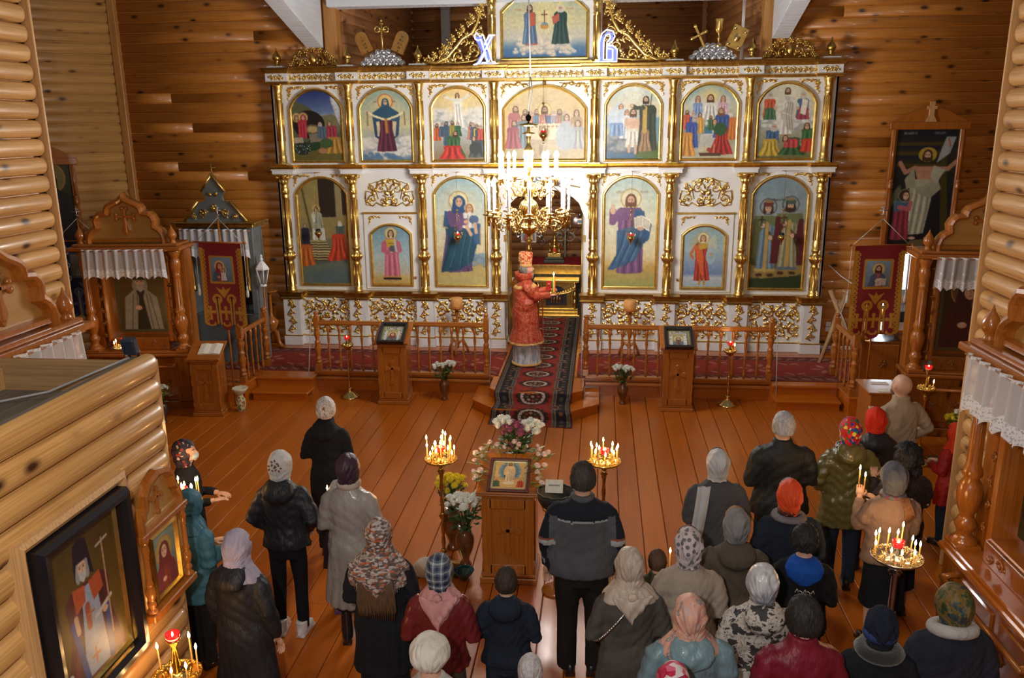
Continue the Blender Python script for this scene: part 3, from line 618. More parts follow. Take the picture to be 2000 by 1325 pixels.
def pic_christ(a):
    c = Cv(a, 140).grad([(0, (140, 180, 190)), (.4, (206, 210, 186)), (.72, (222, 208, 160)), (.82, (200, 160, 80)), (1, (150, 160, 90))]); c.glow(a/2, .25, .4, (240, 232, 190), .7); letters(c, .1, .13, 4, .016, (150, 140, 110)); letters(c, a-.15, .13, 4, .016, (150, 140, 110))
    x = a*.5; c.ell(x, .19, .085, .085, (230, 214, 160), .6); c.ring(x, .19, .088, .004, (176, 140, 70)); robe(c, x, .27, .88, .24, .24, (116, 76, 124), 6); c.poly([(x+.04, .28), (x+.12, .3), (x+.15, .45), (x+.12, .6), (x+.05, .75), (x-.14, .84), (x-.2, .84), (x-.12, .7), (x-.12, .48), (x+.02, .44)], (52, 96, 140))
    c.poly([(x+.1, .34), (x+.19, .42), (x+.17, .56), (x+.12, .6)], (40, 86, 130))
    for t in (-.08, -.02, .05): c.line([(x+t+.03, .48), (x+t, .62), (x+t-.08, .8)], .013, (30, 62, 100), .7); c.line([(x+t+.05, .5), (x+t+.02, .62), (x+t-.04, .76)], .008, (120, 160, 190), .5)
    head(c, x, .2, .045, (110, 66, 36), beard=(110, 66, 36)); arm(c, [(x-.09, .3), (x-.16, .4), (x-.16, .3)], .06, (120, 80, 128)); c.line([(x-.16, .29), (x-.165, .25)], .018, SK); c.line([(x-.15, .29), (x-.145, .25)], .012, SK)
    c.poly([(x+.03, .36), (x+.1, .34), (x+.1, .44), (x+.04, .46)], (236, 232, 214)); c.poly([(x+.1, .34), (x+.18, .38), (x+.17, .49), (x+.1, .44)], (230, 226, 206))
    for i in range(5): c.line([(x+.045, .375+.015*i), (x+.09, .362+.015*i)], .004, (110, 100, 90), .7); c.line([(x+.115, .37+.016*i), (x+.165, .395+.016*i)], .004, (110, 100, 90), .7)
    c.ell(x+.09, .46, .03, .018, SK); return c.mottled()
def pic_archangel(a):
    c = Cv(a, 120).grad([(0, (140, 176, 180)), (.4, (160, 186, 196)), (.78, (110, 140, 190)), (.84, (190, 200, 206)), (1, (150, 180, 196))]); letters(c, .14, .05, 5, .013, (170, 150, 100)); letters(c, a-.22, .05, 6, .013, (170, 150, 100)); x = a*.48
    c.poly([(x-.05, .26), (x-.16, .14), (x-.2, .3), (x-.16, .48), (x-.06, .42)], (170, 180, 150)); c.poly([(x+.05, .26), (x+.19, .12), (x+.22, .3), (x+.2, .46), (x+.08, .42)], (186, 196, 170)); robe(c, x-.03, .27, .9, .2, .26, (176, 52, 40), 7, .03); c.poly([(x-.12, .32), (x-.02, .3), (x+.02, .5), (x+.02, .88), (x-.1, .5)], (226, 96, 40)); c.poly([(x-.08, .28), (x+.09, .28), (x+.06, .36), (x-.05, .38)], (196, 160, 50)); c.ell(x+.13, .48, .075, .14, (160, 186, 200)); c.ring(x+.13, .48, .04, .003, (120, 150, 170)); c.line([(x+.1, .46), (x+.16, .46)], .01, (206, 160, 50)); c.line([(x+.13, .42), (x+.13, .5)], .01, (206, 160, 50))
    c.line([(x-.12, .32), (x-.19, .45), (x-.15, .52)], .04, (206, 110, 60)); head(c, x, .19, .045, (150, 90, 44), halo=(236, 222, 160)); c.line([(x-.02, .88), (x-.04, .95)], .03, (190, 140, 50)); c.line([(x+.04, .88), (x+.04, .96)], .03, (190, 140, 50)); return c.mottled()
def pic_princes(a):
    c = Cv(a, 140).grad([(0, (120, 150, 165)), (.3, (140, 160, 165)), (.5, (170, 160, 120)), (.62, (130, 120, 70)), (.8, (110, 104, 48)), (1, (52, 66, 30))]); letters(c, .12, .2, 6, .012, (70, 80, 80)); letters(c, a-.3, .2, 7, .012, (70, 80, 80)); c.poly([(0, .75), (.2, .82), (.5, .78), (a, .72), (a, .86), (.3, .93), (0, .9)], (150, 124, 60)); c.poly([(0, .92), (a, .88), (a, 1), (0, 1)], (40, 58, 30))
    for x, cl, m, g, b in ((a*.29, (100, 130, 150), (90, 96, 50), 0, None), (a*.7, (150, 150, 110), (92, 28, 34), .02, (60, 38, 24))):
        y0 = .29-g; c.ring(x, y0-.03, .07, .004, (60, 60, 50)); c.poly([(x-.1, y0+.05), (x-.14, y0+.3), (x-.15, y0+.5), (x+.15, y0+.52), (x+.14, y0+.3), (x+.1, y0+.05)], m); robe(c, x, y0+.05, y0+.56, .14, .17, cl, 6); c.poly([(x-.11, y0+.05), (x+.11, y0+.05), (x+.12, y0+.16), (x, y0+.12), (x-.12, y0+.16)], (104, 116, 70)); c.line([(x, y0+.12), (x, y0+.55)], .028, (190, 150, 70)); c.line([(x-.08, y0+.545), (x+.08, y0+.545)], .025, (190, 160, 80) if not b else (90, 110, 130))
        c.line([(x+.02, y0+.2), (x+.1, y0+.4)], .016, (80, 60, 30)); arm(c, [(x-.1, y0+.1), (x-.1, y0+.2), (x-.04, y0+.14)], .045, m); arm(c, [(x+.1, y0+.12), (x+.1, y0+.26), (x+.03, y0+.25)], .045, m)
        head(c, x, y0-.02, .04, (60, 38, 24), beard=b); c.ell(x, y0-.055, .045, .025, (110, 40, 40) if not b else (60, 90, 84)); c.ell(x, y0-.075, .035, .012, (150, 120, 60)); c.line([(x-.05, y0+.06), (x-.05, y0+.14)], .01, (40, 30, 20)); c.line([(x-.075, y0+.09), (x-.025, y0+.09)], .01, (40, 30, 20))
        for q in (-.05, .05): c.ell(x+q, y0+.59, .03, .016, (70, 44, 24))
    return c.mottled()
def pic_trinity(a):
    c = Cv(a, 110).grad([(0, (150, 176, 176)), (.4, (206, 200, 150)), (.7, (190, 190, 176)), (.86, (60, 110, 150)), (1, (40, 90, 150))]); c.glow(a/2, .3, .6, (240, 222, 150), .8); c.clouds(.3, a-.3, .78, .1, 60, (220, 206, 180), (160, 160, 160)); c.clouds(.2, a-.2, .9, .06, 30, (220, 200, 170), (120, 140, 160)); c.ell(a/2, .13, .06, .012, (220, 225, 225)); letters(c, .2, .26, 6, .014, (200, 120, 60)); letters(c, a-.32, .26, 6, .014, (200, 120, 60))
    for i in range(16): t = PI*(i/15); c.line([(a/2+.06*math.cos(t), .14+.04*math.sin(t)), (a/2+.26*math.cos(t), .14+.3*math.sin(t))], .004, (244, 226, 140), .5)
    x = a/2-.24; robe(c, x, .3, .8, .2, .26, (84, 116, 150), 6); c.poly([(x-.02, .3), (x+.08, .3), (x+.1, .5), (x, .52)], (196, 90, 60)); head(c, x, .24, .045, (92, 58, 34), beard=(92, 58, 34)); c.ell(x-.03, .8, .05, .014, (190, 90, 60)); c.ell(x+.08, .79, .05, .014, (190, 90, 60))
    x = a/2+.26; robe(c, x, .3, .8, .22, .3, (24, 66, 62), 6); c.poly([(x-.14, .38), (x-.02, .32), (x-.02, .44), (x-.12, .5)], (196, 90, 70)); c.poly([(x, .13), (x-.09, .28), (x+.09, .28)], (240, 216, 120), .8); head(c, x, .25, .045, (200, 200, 196), beard=(206, 206, 200)); c.ell(a/2, .5, .06, .045, (110, 150, 170)); c.poly([(a/2-.07, .5), (a/2+.07, .5), (a/2+.05, .56), (a/2-.05, .56)], (200, 140, 50)); c.line([(a/2, .46), (a/2, .28)], .016, (120, 66, 36)); c.line([(a/2-.045, .34), (a/2+.045, .34)], .016, (120, 66, 36)); return c.mottled()
def pic_risen(a):
    c = Cv(a, 150).grad([(0, (18, 22, 38)), (.2, (40, 38, 24)), (.5, (22, 26, 36)), (1, (18, 18, 22))]); letters(c, .06, .03, 7, .012, (150, 150, 140)); letters(c, a-.2, .03, 6, .012, (110, 120, 130))
    for y in (.12, .2, .3): c.line([(.02, y), (a*.75, y)], .028, (70, 58, 14)); c.line([(.02, y+.03), (a*.75, y+.03)], .02, (20, 24, 50))
    c.poly([(a*.72, .1), (a*.8, .1), (a, .9), (a*.88, .95)], (66, 56, 14)); c.poly([(a-.1, .06), (a-.02, .06), (a-.06, .2), (a-.16, .28), (a-.13, .16)], (150, 160, 160)); c.line([(a-.08, .08), (a-.06, .14)], .012, (190, 90, 60))
    x = a*.53; c.ell(x, .21, .075, .062, (190, 160, 40), .9); c.poly([(x-.1, .31), (x+.1, .31), (x+.07, .44), (x-.06, .44)], (186, 130, 96)); c.line([(x-.09, .32), (x-.17, .36), (x-.22, .28)], .035, (180, 124, 92)); c.line([(x+.09, .33), (x+.18, .33), (x+.24, .27)], .035, (180, 124, 92)); robe(c, x-.02, .42, .9, .2, .16, (168, 168, 140), 6, -.03)
    c.poly([(x-.1, .32), (x-.17, .42), (x-.15, .5), (x-.02, .48), (x+.1, .42), (x+.17, .34), (x+.12, .33), (x+.1, .4), (x+.14, .5), (x+.06, .58), (x-.06, .54)], (150, 152, 122)); c.poly([(x+.06, .3), (x+.15, .34), (x+.1, .46), (x+.04, .4)], (176, 176, 150))
    head(c, x, .215, .038, (70, 42, 24), beard=(70, 42, 24)); c.ell(x-.06, .93, .03, .012, SK); c.ell(x+.07, .93, .03, .012, SK); c.poly([(.2, .95), (a-.12, .93), (a-.2, 1), (.16, 1)], (104, 84, 56))
    x = .1; robe(c, x, .6, .95, .14, .16, (140, 40, 56), 5); c.poly([(x-.07, .6), (x+.06, .6), (x+.05, .68), (x-.06, .7)], (60, 100, 130)); c.line([(x-.02, .66), (x+.06, .68), (x+.07, .62)], .035, (190, 90, 100)); head(c, x+.02, .56, .036, (70, 42, 24), turn=1); c.ring(x+.02, .56, .055, .004, (150, 140, 80)); c.ell(x-.06, .56, .03, .09, (120, 120, 90), .7, .4, .3); return c.mottled()
def half_saint(a, bg, robe_c, mantle=None, hair=(90, 84, 80), beard=(120, 116, 110), halo=None, veil=None, child=False, res=100, r=.1, y=.3, hat=None, border=None, x=None):
    c = Cv(a, res).grad([(0, bg), (1, tuple(v*.75 for v in bg))]); x = x or a/2
    if halo: c.ell(x, y, r*2, r*2, halo, .8); c.ring(x, y, r*2, r*.08, (190, 120, 60))
    c.poly([(x-r*.7, y+r*1.1), (x-r*2.3, y+r*2.4), (x-r*3, 1), (x+r*3, 1), (x+r*2.3, y+r*2.4), (x+r*.7, y+r*1.1)], robe_c)
    if mantle: c.poly([(x-r*.8, y+r*1.1), (x-r*2.4, y+r*2.4), (x-r*3, 1), (x-r*1.1, 1), (x-r*.3, y+r*2.4)], mantle); c.poly([(x+r*.8, y+r*1.1), (x+r*2.4, y+r*2.4), (x+r*3, 1), (x+r*1.1, 1), (x+r*.3, y+r*2.4)], mantle)
    dk = tuple(v*.6 for v in robe_c)
    for t in (-1.6, -.8, .3, 1.2, 1.9): c.line([(x+t*r*.7, y+r*2), (x+t*r*1.2, 1)], r*.12, dk, .5)
    head(c, x, y, r, hair, None, beard, SK, veil)
    if hat: c.poly([(x-r*.95, y-r*.2), (x-r*.9, y-r*1.9), (x+r*.9, y-r*1.9), (x+r*.95, y-r*.2)], hat)
    if child:
        q = r*.62; xc = x+r*1.35; yc = y+r*1.5
        c.ell(xc, yc, q*1.9, q*1.9, halo or (190, 150, 70), .7); robe(c, xc, yc+q, min(.99, yc+q*6), q*3, q*3.6, (206, 170, 80) if child is True else child); head(c, xc, yc, q, (120, 74, 40))
    c.ell(x-r*.5, y+r*4, r*.5, r*.35, SK)
    if border:
        for q in ((0, 0, a, .035), (0, .965, a, 1), (0, 0, .035, 1), (a-.035, 0, a, 1)): c.poly([(q[0], q[1]), (q[2], q[1]), (q[2], q[3]), (q[0], q[3])], border)
    return c.mottled()
# ================================================================ carving helpers
def arch_pts(x0, x1, z0, zs, zt, n=12):
    """closed outline, clockwise seen from the front: bottom-left, bottom-right, up, over the arch"""
    w = (x1-x0)/2; rise = zt-zs; cx = (x0+x1)/2; rad = (w*w+rise*rise)/(2*rise); cz = zt-rad; a0 = math.asin(min(1, w/rad))
    top = [(cx+rad*math.sin(a0-2*a0*i/n), cz+rad*math.cos(a0-2*a0*i/n)) for i in range(n+1)]
    return [(x0, z0), (x1, z0)]+top
def arch_fn(x0, x1, zs, zt):
    w = (x1-x0)/2; rise = zt-zs; rad = (w*w+rise*rise)/(2*rise); cz = zt-rad
    return lambda u: cz+math.sqrt(max(0, rad*rad-((2*u-1)*w)**2))
FR = [(0.0, 0.0), (0.0, -.03), (-.012, -.05), (-.026, -.052), (-.036, -.036), (-.05, -.03), (-.058, 0)]
def framed_icon(parent, x0, x1, z0, zs, zt, pic, label=None, y=0, fw=1.0, m=None, name='icon_panel'):
    """arched painting with its gilded moulding"""
    fo = 0.055*fw
    ix0, ix1, iz0, izs, izt = x0+fo, x1-fo, z0+fo, zs-.01, zt-fo
    cv = pic((ix1-ix0)/(izt-iz0))
    o = inst(paint_mesh('icon_panel', cv, ix0-.01, ix1+.01, iz0-.01, izt+.01, lambda u, f=arch_fn(ix0-.01, ix1+.01, izs, izt+.01): f(u), y-.014), name, parent)
    if label: o['label'] = label
    pts = arch_pts(x0, x1, z0, zs, zt); mb = MB()
    mb.sweep(pts, [(-a*fw if False else a*-fw, b+y) for a, b in FR], True, 0, sm=False)
    mb.build('icon_frame', m or M_gold, o); return o
def spiral(cx, cz, r, a0, turns, d=1, n=16, r1=.12):
    return [(cx+r*(1-(1-r1)*t)*math.cos(a0+d*turns*2*PI*t), cz+r*(1-(1-r1)*t)*math.sin(a0+d*turns*2*PI*t)) for t in [i/(n-1) for i in range(n)]]
def vine(mb, pts, r, y=0, n=5, taper=.45, mi=0):
    N = len(pts); mb.tube([(p[0], y-(.006*math.sin(PI*i/(N-1))), p[1]) for i, p in enumerate(pts)], [r*(1-(1-taper)*i/(N-1)) for i in range(N)], n, mi)
def leaf(mb, x, z, L, a, w=.35, y=0, mi=0):
    c, s = math.cos(a), math.sin(a); P = lambda u, v, d: (x+u*c*L-v*s*L, y-d, z+u*s*L+v*c*L)
    mb.add([P(0, 0, 0), P(.4, w, .002), P(1, .1, 0), P(.4, -w, .002), P(.45, 0, L*.28+.004), P(.8, .35*w, L*.12)], [(0, 1, 4), (1, 2, 5), (1, 5, 4), (4, 5, 2), (4, 2, 3), (0, 4, 3)][::1], mi, True)
    mb.add([P(0, 0, 0), P(.4, w, 0), P(1, .1, 0), P(.4, -w, 0)], [(3, 2, 1, 0)], mi, True)
def berry(mb, x, z, r, y=0, mi=0): mb.ell((x, y-r*.5, z), (r, r, r), 6, 4, mi)
def curl(mb, cx, cz, r, a0, d, t=.012, y=0, leaves=3, mi=0, turns=1.25):
    sp = spiral(cx, cz, r, a0, turns, d, 17); vine(mb, sp, t, y, 5, .5, mi); berry(mb, sp[-1][0], sp[-1][1], t*1.7, y, mi)
    for k in range(leaves):
        i = 2+k*4; p = sp[i]; q = sp[i+1]; an = math.atan2(q[1]-p[1], q[0]-p[0]); leaf(mb, p[0], p[1], r*.8, an-d*1.0, .42, y, mi); leaf(mb, p[0], p[1], r*.6, an+d*.9, .4, y, mi) if k % 2 == 0 else None
def rosette(mb, x, z, r, y=0, mi=0, n=6):
    for k in range(n): leaf(mb, x, z, r, 2*PI*k/n, .34, y, mi)
    berry(mb, x, z, r*.3, y-.004, mi)
def mirror(fn, cx):
    """run fn for both halves; fn(mb, s, X) with X(x) mapping"""
    mb = MB()
    for s in (1, -1): fn(mb, s, lambda x, s=s: cx+s*x)
    return mb
def carved_field(cx, cz, w, h, y=0, t=.013):
    """dense openwork scroll filling a rectangle, mirrored about its middle"""
    nx = max(1, round(w/2/(h/2))); rx = w/2/nx/2; rz = h/4; r = min(rx, rz)*.95
    def half(mb, s, X):
        for i in range(nx):
            for j in range(2):
                x = rx*(2*i+1); z = cz-h/2+rz*(2*j+1); d = (1 if (i+j) % 2 else -1)*s
                a = (PI/2 if (i+j) % 2 else -PI/2); curl(mb, X(x), z, r, a if s > 0 else PI-a, d, t, y, 3)
            z = cz; leaf(mb, X(rx*(2*i+1)), cz, r*.8, PI/2, .3, y); leaf(mb, X(rx*(2*i+1)), cz, r*.8, -PI/2, .3, y)
            for zz in (cz-h/2+.02, cz+h/2-.02): vine(mb, [(X(rx*2*i+rx*.2), zz), (X(rx*(2*i+1)), zz+(.02 if zz < cz else -.02)), (X(rx*(2*i+1.8)), zz)], t*.8, y)
        for zz in (cz-h*.25, cz, cz+h*.25): leaf(mb, X(w/2-.02), zz, r*.6, (PI if s > 0 else 0), .35, y)
    mb = mirror(half, cx); 
    for s in (-1, 1):
        for i in range(nx*2):
            for zz in (-.5, -.25, 0, .25, .5): leaf(mb, cx+s*(rx*i+rx*.5), cz+zz*h*.92, r*.75, (PI/2 if (i % 2) else -PI/2)+(.6 if zz > 0 else -.6), .4, y)
    rosette(mb, cx, cz, r*.7, y-.006); rosette(mb, cx, cz+h*.33, r*.4, y, n=5); rosette(mb, cx, cz-h*.33, r*.4, y, n=5); return mb
def carved_strip(cx, cz, w, h, y=0, t=.009, n=3):
    def half(mb, s, X):
        st = w/2/n
        for i in range(n):
            x = st*(i+.5); d = s*(1 if i % 2 else -1); a = -PI/2 if i % 2 else PI/2
            curl(mb, X(x), cz, h*.4, a if s > 0 else PI-a, d, t, y, 2, turns=1.0)
            leaf(mb, X(st*(i+1)-.01), cz, st*.5, (0 if s > 0 else PI)+(.5 if i % 2 else -.5), .4, y)
    mb = mirror(half, cx); rosette(mb, cx, cz, h*.45, y-.003, n=6); return mb
def carved_upright(cx, cz, w, h, y=0, t=.010, n=3):
    mb = MB(); st = h/n
    for i in range(n):
        z = cz-h/2+st*(i+.5); s = 1 if i % 2 else -1; curl(mb, cx, z, min(w, st)*.46, -PI/2, s, t, y, 3, turns=1.1); leaf(mb, cx, z+st*.5, st*.4, PI/2+s*.5, .4, y)
    rosette(mb, cx, cz+h/2-.03, w*.35, y, n=5); return mb
def corner_carving(x, z, w, h, s, y=0, t=.012):
    """spandrel scroll growing from the outer top corner"""
    mb = MB(); X = lambda a: x+s*a
    curl(mb, X(h*.22), z-h*.24, h*.2, (PI if s > 0 else 0), s, t, y, 3); curl(mb, X(h*.18), z-h*.62, h*.13, PI/2, -s, t, y, 2)
    vine(mb, [(X(h*.1), z-h*.8), (X(h*.05), z-h*.9), (X(h*.12), z-h)], t, y)
    for i in range(3):
        xx = h*.5+i*(w-h*.5)/3.2; leaf(mb, X(xx), z-.03, (w-h*.5)/3, (0 if s > 0 else PI)+s*(.25 if i % 2 else -.2), .32, y); curl(mb, X(xx+.02), z-h*.12, h*.07*(1.4-i*.2), PI/2, s, t*.8, y, 1)
    vine(mb, [(X(h*.3), z-h*.08), (X(w*.6), z-h*.12), (X(w), z-h*.03)], t, y); return mb
def onion(mb, c, s=1, mi=0, n=12):
    mb.lathe([(.05*s, 0), (.055*s, .012*s), (.035*s, .03*s), (.03*s, .05*s), (.045*s, .06*s), (.03*s, .07*s), (.055*s, .1*s), (.075*s, .13*s), (.07*s, .165*s), (.045*s, .205*s), (.02*s, .24*s), (.011*s, .27*s), (.014*s, .28*s), (.0, .31*s)], c, n, mi)

# ================================================================ iconostasis
IC = thing('iconostasis', 'white and gilded icon screen with two tiers of arched painted icons across the altar end', 'icon screen', (CX, 14.62, .3))
Z = lambda z: z-.3
cols = [-4.62, -3.38, -2.14, -.85, .85, 2.14, 3.38, 4.62]
def bays(): return [(cols[i]+.13, cols[i+1]-.13) for i in range(7)]
# white panelling, open in the middle for the royal doors
rd = .70
def wb(name, x0, x1, y0, y1, z0, z1, m=M_white): return MB().cbox(x0, x1, y0, y1, Z(z0), Z(z1), .006).build(name, m, IC)
for i in range(7):
    a, b = cols[i]-.0, cols[i+1]
    if i == 3:
        MB().prism([(-.85, Z(2.62)), (-.70, Z(2.62))]+[(x, Z(z)) for x, z in [(-.70+1.4*k/14, 2.62+math.sqrt(max(0, .5*.5*(1-((k-7)/7)**2)))) for k in range(1, 14)]]+[(.70, Z(2.62)), (.85, Z(2.62)), (.85, Z(3.5)), (-.85, Z(3.5))], 0, .06).build('wall_panel', M_white, IC)
        wb('wall_panel', -.85, -.70, 0, .06, .3, 2.62); wb('wall_panel', .70, .85, 0, .06, .3, 2.62)
    else: wb('wall_panel', a, b, 0, .06, .3, 3.5)
    wb('wall_panel', a, b, 0, .06, 3.5, 5.0)
# plinths, pedestals
for x in cols:
    wb('pedestal', x-.155, x+.155, -.25, .0, .3, 1.17); wb('plinth', x-.175, x+.175, -.27, 0, .3, .47)
    MB().cbox(x-.18, x+.18, -.275, 0, Z(.47), Z(.495), .006).build('gilt_moulding', M_gold, IC)
    carved_upright(x, Z(.84), .2, .60, -.256, .015, 4).build('carved_panel', M_gold, IC)
for i, (a, b) in enumerate(bays()):
    if i == 3: continue
    wb('plinth', a-.0, b, -.16, 0, .3, .455); MB().cbox(a, b, -.165, 0, Z(.455), Z(.478), .005).build('gilt_moulding', M_gold, IC)
    wb('pedestal', a, b, -.12, 0, .47, 1.17); carved_field((a+b)/2, Z(.85), b-a-.06, .60, -.125, .020).build('carved_panel', M_gold, IC)
# gilded belt over the pedestals
def belt(z0, z1, m, prof, depth_c, depth_b, name, span=None):
    """moulding that breaks forward over every column"""
    pts = []
    for i, x in enumerate(cols):
        if span and not (span[0] <= x <= span[1]): continue
        pts += [(x-.19, -depth_b), (x-.19, -depth_c), (x+.19, -depth_c), (x+.19, -depth_b)]
    mb = MB(); k = len(prof)
    vs = []
    for j, (x, y) in enumerate(pts):
        for o, z in prof: vs.append((x+(0 if j % 4 in (1, 2) else 0)+(-o if j % 4 in (0, 1) else o), y-o, Z(z)))
    fs = []
    for j in range(len(pts)-1):
        for t in range(k-1): fs.append((j*k+t, (j+1)*k+t, (j+1)*k+t+1, j*k+t+1))
    n = len(vs); L = len(pts)
    vs += [(x, .0, Z(prof[-1][1])) for x, y in pts]+[(x, .0, Z(prof[0][1])) for x, y in pts]
    for j in range(L-1): fs.append((j*k+k-1, (j+1)*k+k-1, n+j+1, n+j)); fs.append((n+L+j, n+L+j+1, (j+1)*k, j*k))
    fs.append(tuple(list(range(k))+[n, n+L])); fs.append(tuple(list(range((L-1)*k, L*k))+[n+L-1, n+2*L-1])[::-1])
    mb.add(vs, fs); return mb.build(name, m, IC)
PB = [(0, 1.16), (.02, 1.17), (.03, 1.19), (.012, 1.21), (.018, 1.25), (.035, 1.275), (.04, 1.30)]
for sp in ((-5, -.5), (.5, 5)): belt(0, 0, M_golddk, PB, .26, .10, 'gilt_belt', sp)
sh = lambda P, dz, s=1, z0=None: [(a*s, (b-P[0][1])*s+P[0][1]+dz) for a, b in P]
belt(0, 0, M_white, [(0, 3.40), (0, 3.46), (.015, 3.47), (.015, 3.485)], .20, .03, 'white_band')
belt(0, 0, M_gold, [(0, 3.485), (.02, 3.495), (.03, 3.52), (.012, 3.535), (.03, 3.555)], .20, .035, 'gilt_moulding')
belt(0, 0, M_gold, [(0, 4.915), (.02, 4.93), (.03, 4.955), (.03, 4.965)], .17, .05, 'gilt_moulding')
belt(0, 0, M_white, [(0, 4.965), (0, 5.10)], .17, .05, 'white_frieze')
belt(0, 0, M_golddk, [(0, 5.10), (.02, 5.105), (.025, 5.125), (.05, 5.145), (.06, 5.175), (.075, 5.19)], .17, .05, 'gilt_cornice')
MB().box(-4.8, 4.8, -.1, .1, Z(5.16), Z(5.192)).build('cornice_top', M_golddk, IC)
for x in cols:
    o = carved_strip(x, Z(5.032), .22, .11, -.175, .011, 1); o.build('carved_panel', M_gold, IC)
for i, (a, b) in enumerate(bays()): carved_strip((a+b)/2, Z(5.032), b-a-.10, .115, -.056, .0115, 5 if i != 3 else 7).build('carved_panel', M_gold, IC)
# side returns
for s in (-1, 1): wb('side_panel', min(s*4.62, s*4.80), max(s*4.62, s*4.80), .0, .06, .3, 5.0); wb('side_panel', min(s*4.76, s*4.80), max(s*4.76, s*4.80), .0, .2, .3, 5.1)
# columns
lowp = [(.085, 1.30), (.09, 1.33), (.07, 1.345), (.085, 1.37), (.065, 1.39), (.066, 1.80), (.075, 1.82), (.06, 1.84), (.075, 1.88), (.09, 1.93), (.092, 1.97), (.075, 2.02), (.055, 2.05), (.075, 2.08), (.078, 2.12), (.065, 2.13), (.074, 2.22), (.06, 2.25), (.06, 2.98), (.072, 3.0), (.06, 3.02), (.068, 3.06), (.08, 3.11), (.068, 3.17), (.058, 3.2), (.074, 3.26), (.1, 3.33), (.112, 3.37), (.112, 3.40)]
upp = [(.08, 3.555), (.085, 3.59), (.068, 3.605), (.078, 3.64), (.062, 3.66), (.075, 3.70), (.06, 3.73), (.062, 3.95), (.058, 4.66), (.072, 4.68), (.058, 4.70), (.072, 4.74), (.06, 4.77), (.075, 4.85), (.09, 4.89), (.092, 4.915)]
lm = MB(); lm.lathe([(r, Z(z)) for r, z in lowp], (0, -.14, 0), 16, 0)
for k in range(12):
    a = 2*PI*k/12; lm.tube([(.078*math.cos(a), -.14+.078*math.sin(a), Z(1.885)), (.1*math.cos(a), -.14+.1*math.sin(a), Z(1.95)), (.078*math.cos(a), -.14+.078*math.sin(a), Z(2.015))], [.008, .016, .008], 5)
for k in range(8):
    a = 2*PI*k/8+.2; lm.tube([(.066*math.cos(a), -.14+.066*math.sin(a), Z(2.27)), (.062*math.cos(a), -.14+.062*math.sin(a), Z(2.96))], .008, 4); lm.tube([(.07*math.cos(a), -.14+.07*math.sin(a), Z(1.41)), (.07*math.cos(a), -.14+.07*math.sin(a), Z(1.79))], .008, 4)
lm_me = lm.mesh('lower_column', M_gold)
cm = MB()
for s in (-1, 1):
    curl(cm, s*.09, Z(3.35), .035, PI/2, -s, .012, -.235, 0); curl(cm, s*.09, Z(3.35), .03, PI/2, -s, .01, -.06, 0); leaf(cm, s*.03, Z(3.22), .11, PI/2-s*.3, .35, -.21); leaf(cm, s*.02, Z(3.05), .08, PI/2-s*.3, .35, -.205)
leaf(cm, 0, Z(3.2), .15, PI/2, .35, -.215); berry(cm, 0, Z(3.1), .03, -.21); cm.cbox(-.13, .13, -.27, -.01, Z(3.38), Z(3.405), .005)
cm_me = cm.mesh('capital', M_gold)
um = MB(); um.lathe([(r, Z(z)) for r, z in upp], (0, -.12, 0), 16, 0)
for k in range(8):
    a = 2*PI*k/8+.2; um.tube([(.066*math.cos(a), -.12+.066*math.sin(a), Z(3.97)), (.062*math.cos(a), -.12+.062*math.sin(a), Z(4.62))], .008, 4)
um.cbox(-.1, .1, -.22, -.02, Z(3.556), Z(3.58), .004); um_me = um.mesh('upper_column', M_gold)
for x in cols:
    o = inst(lm_me, 'column', IC, (x, 0, 0)); inst(cm_me, 'capital', o); inst(um_me, 'column', IC, (x, 0, 0))
# icons
pics_u = [(pic_nativity, 'nativity scene with a cave under a blue night sky'), (pic_veil, 'woman in blue and purple holding out a white veil'), (pic_ascension, 'man in white rising over a kneeling crowd'), (pic_supper, 'men seated round a long white table'),
          (pic_baptism, 'baptism scene with a dark-robed man on the bank'), (pic_dormition, 'mourners round a bier below a man in a golden glow'), (pic_transfig, 'man in white above three fallen men')]
for i, (a, b) in enumerate(bays()):
    x0, x1 = (cols[i]+cols[i+1])/2-.49, (cols[i]+cols[i+1])/2+.49
    if i == 3: x0, x1 = -.73, .73
    framed_icon(IC, x0, x1, Z(3.585), Z(4.52 if i != 3 else 4.47), Z(4.865), pics_u[i][0], 'arched painting: '+pics_u[i][1])
    for s, xx in ((1, x0-.02), (-1, x1+.02)): corner_carving(xx, Z(4.895), .34 if i != 3 else .5, .24, s, -.006).build('corner_carving', M_gold, IC)
for i, (pf, lb) in {0: (pic_temple, 'arched painting: small girl climbing the temple steps'), 2: (pic_mother, 'arched painting: mother in dark blue with a child on her arm'), 4: (pic_christ, 'arched painting: bearded man in purple and blue with an open book'), 6: (pic_princes, 'arched painting: two crowned princes on grass')}.items():
    x0, x1 = (cols[i]+cols[i+1])/2-.49, (cols[i]+cols[i+1])/2+.49
    framed_icon(IC, x0, x1, Z(1.37), Z(3.04), Z(3.36), pf, lb)
    for s, xx in ((1, x0-.02), (-1, x1+.02)): corner_carving(xx, Z(3.39), .33, .22, s, -.006).build('corner_carving', M_gold, IC)
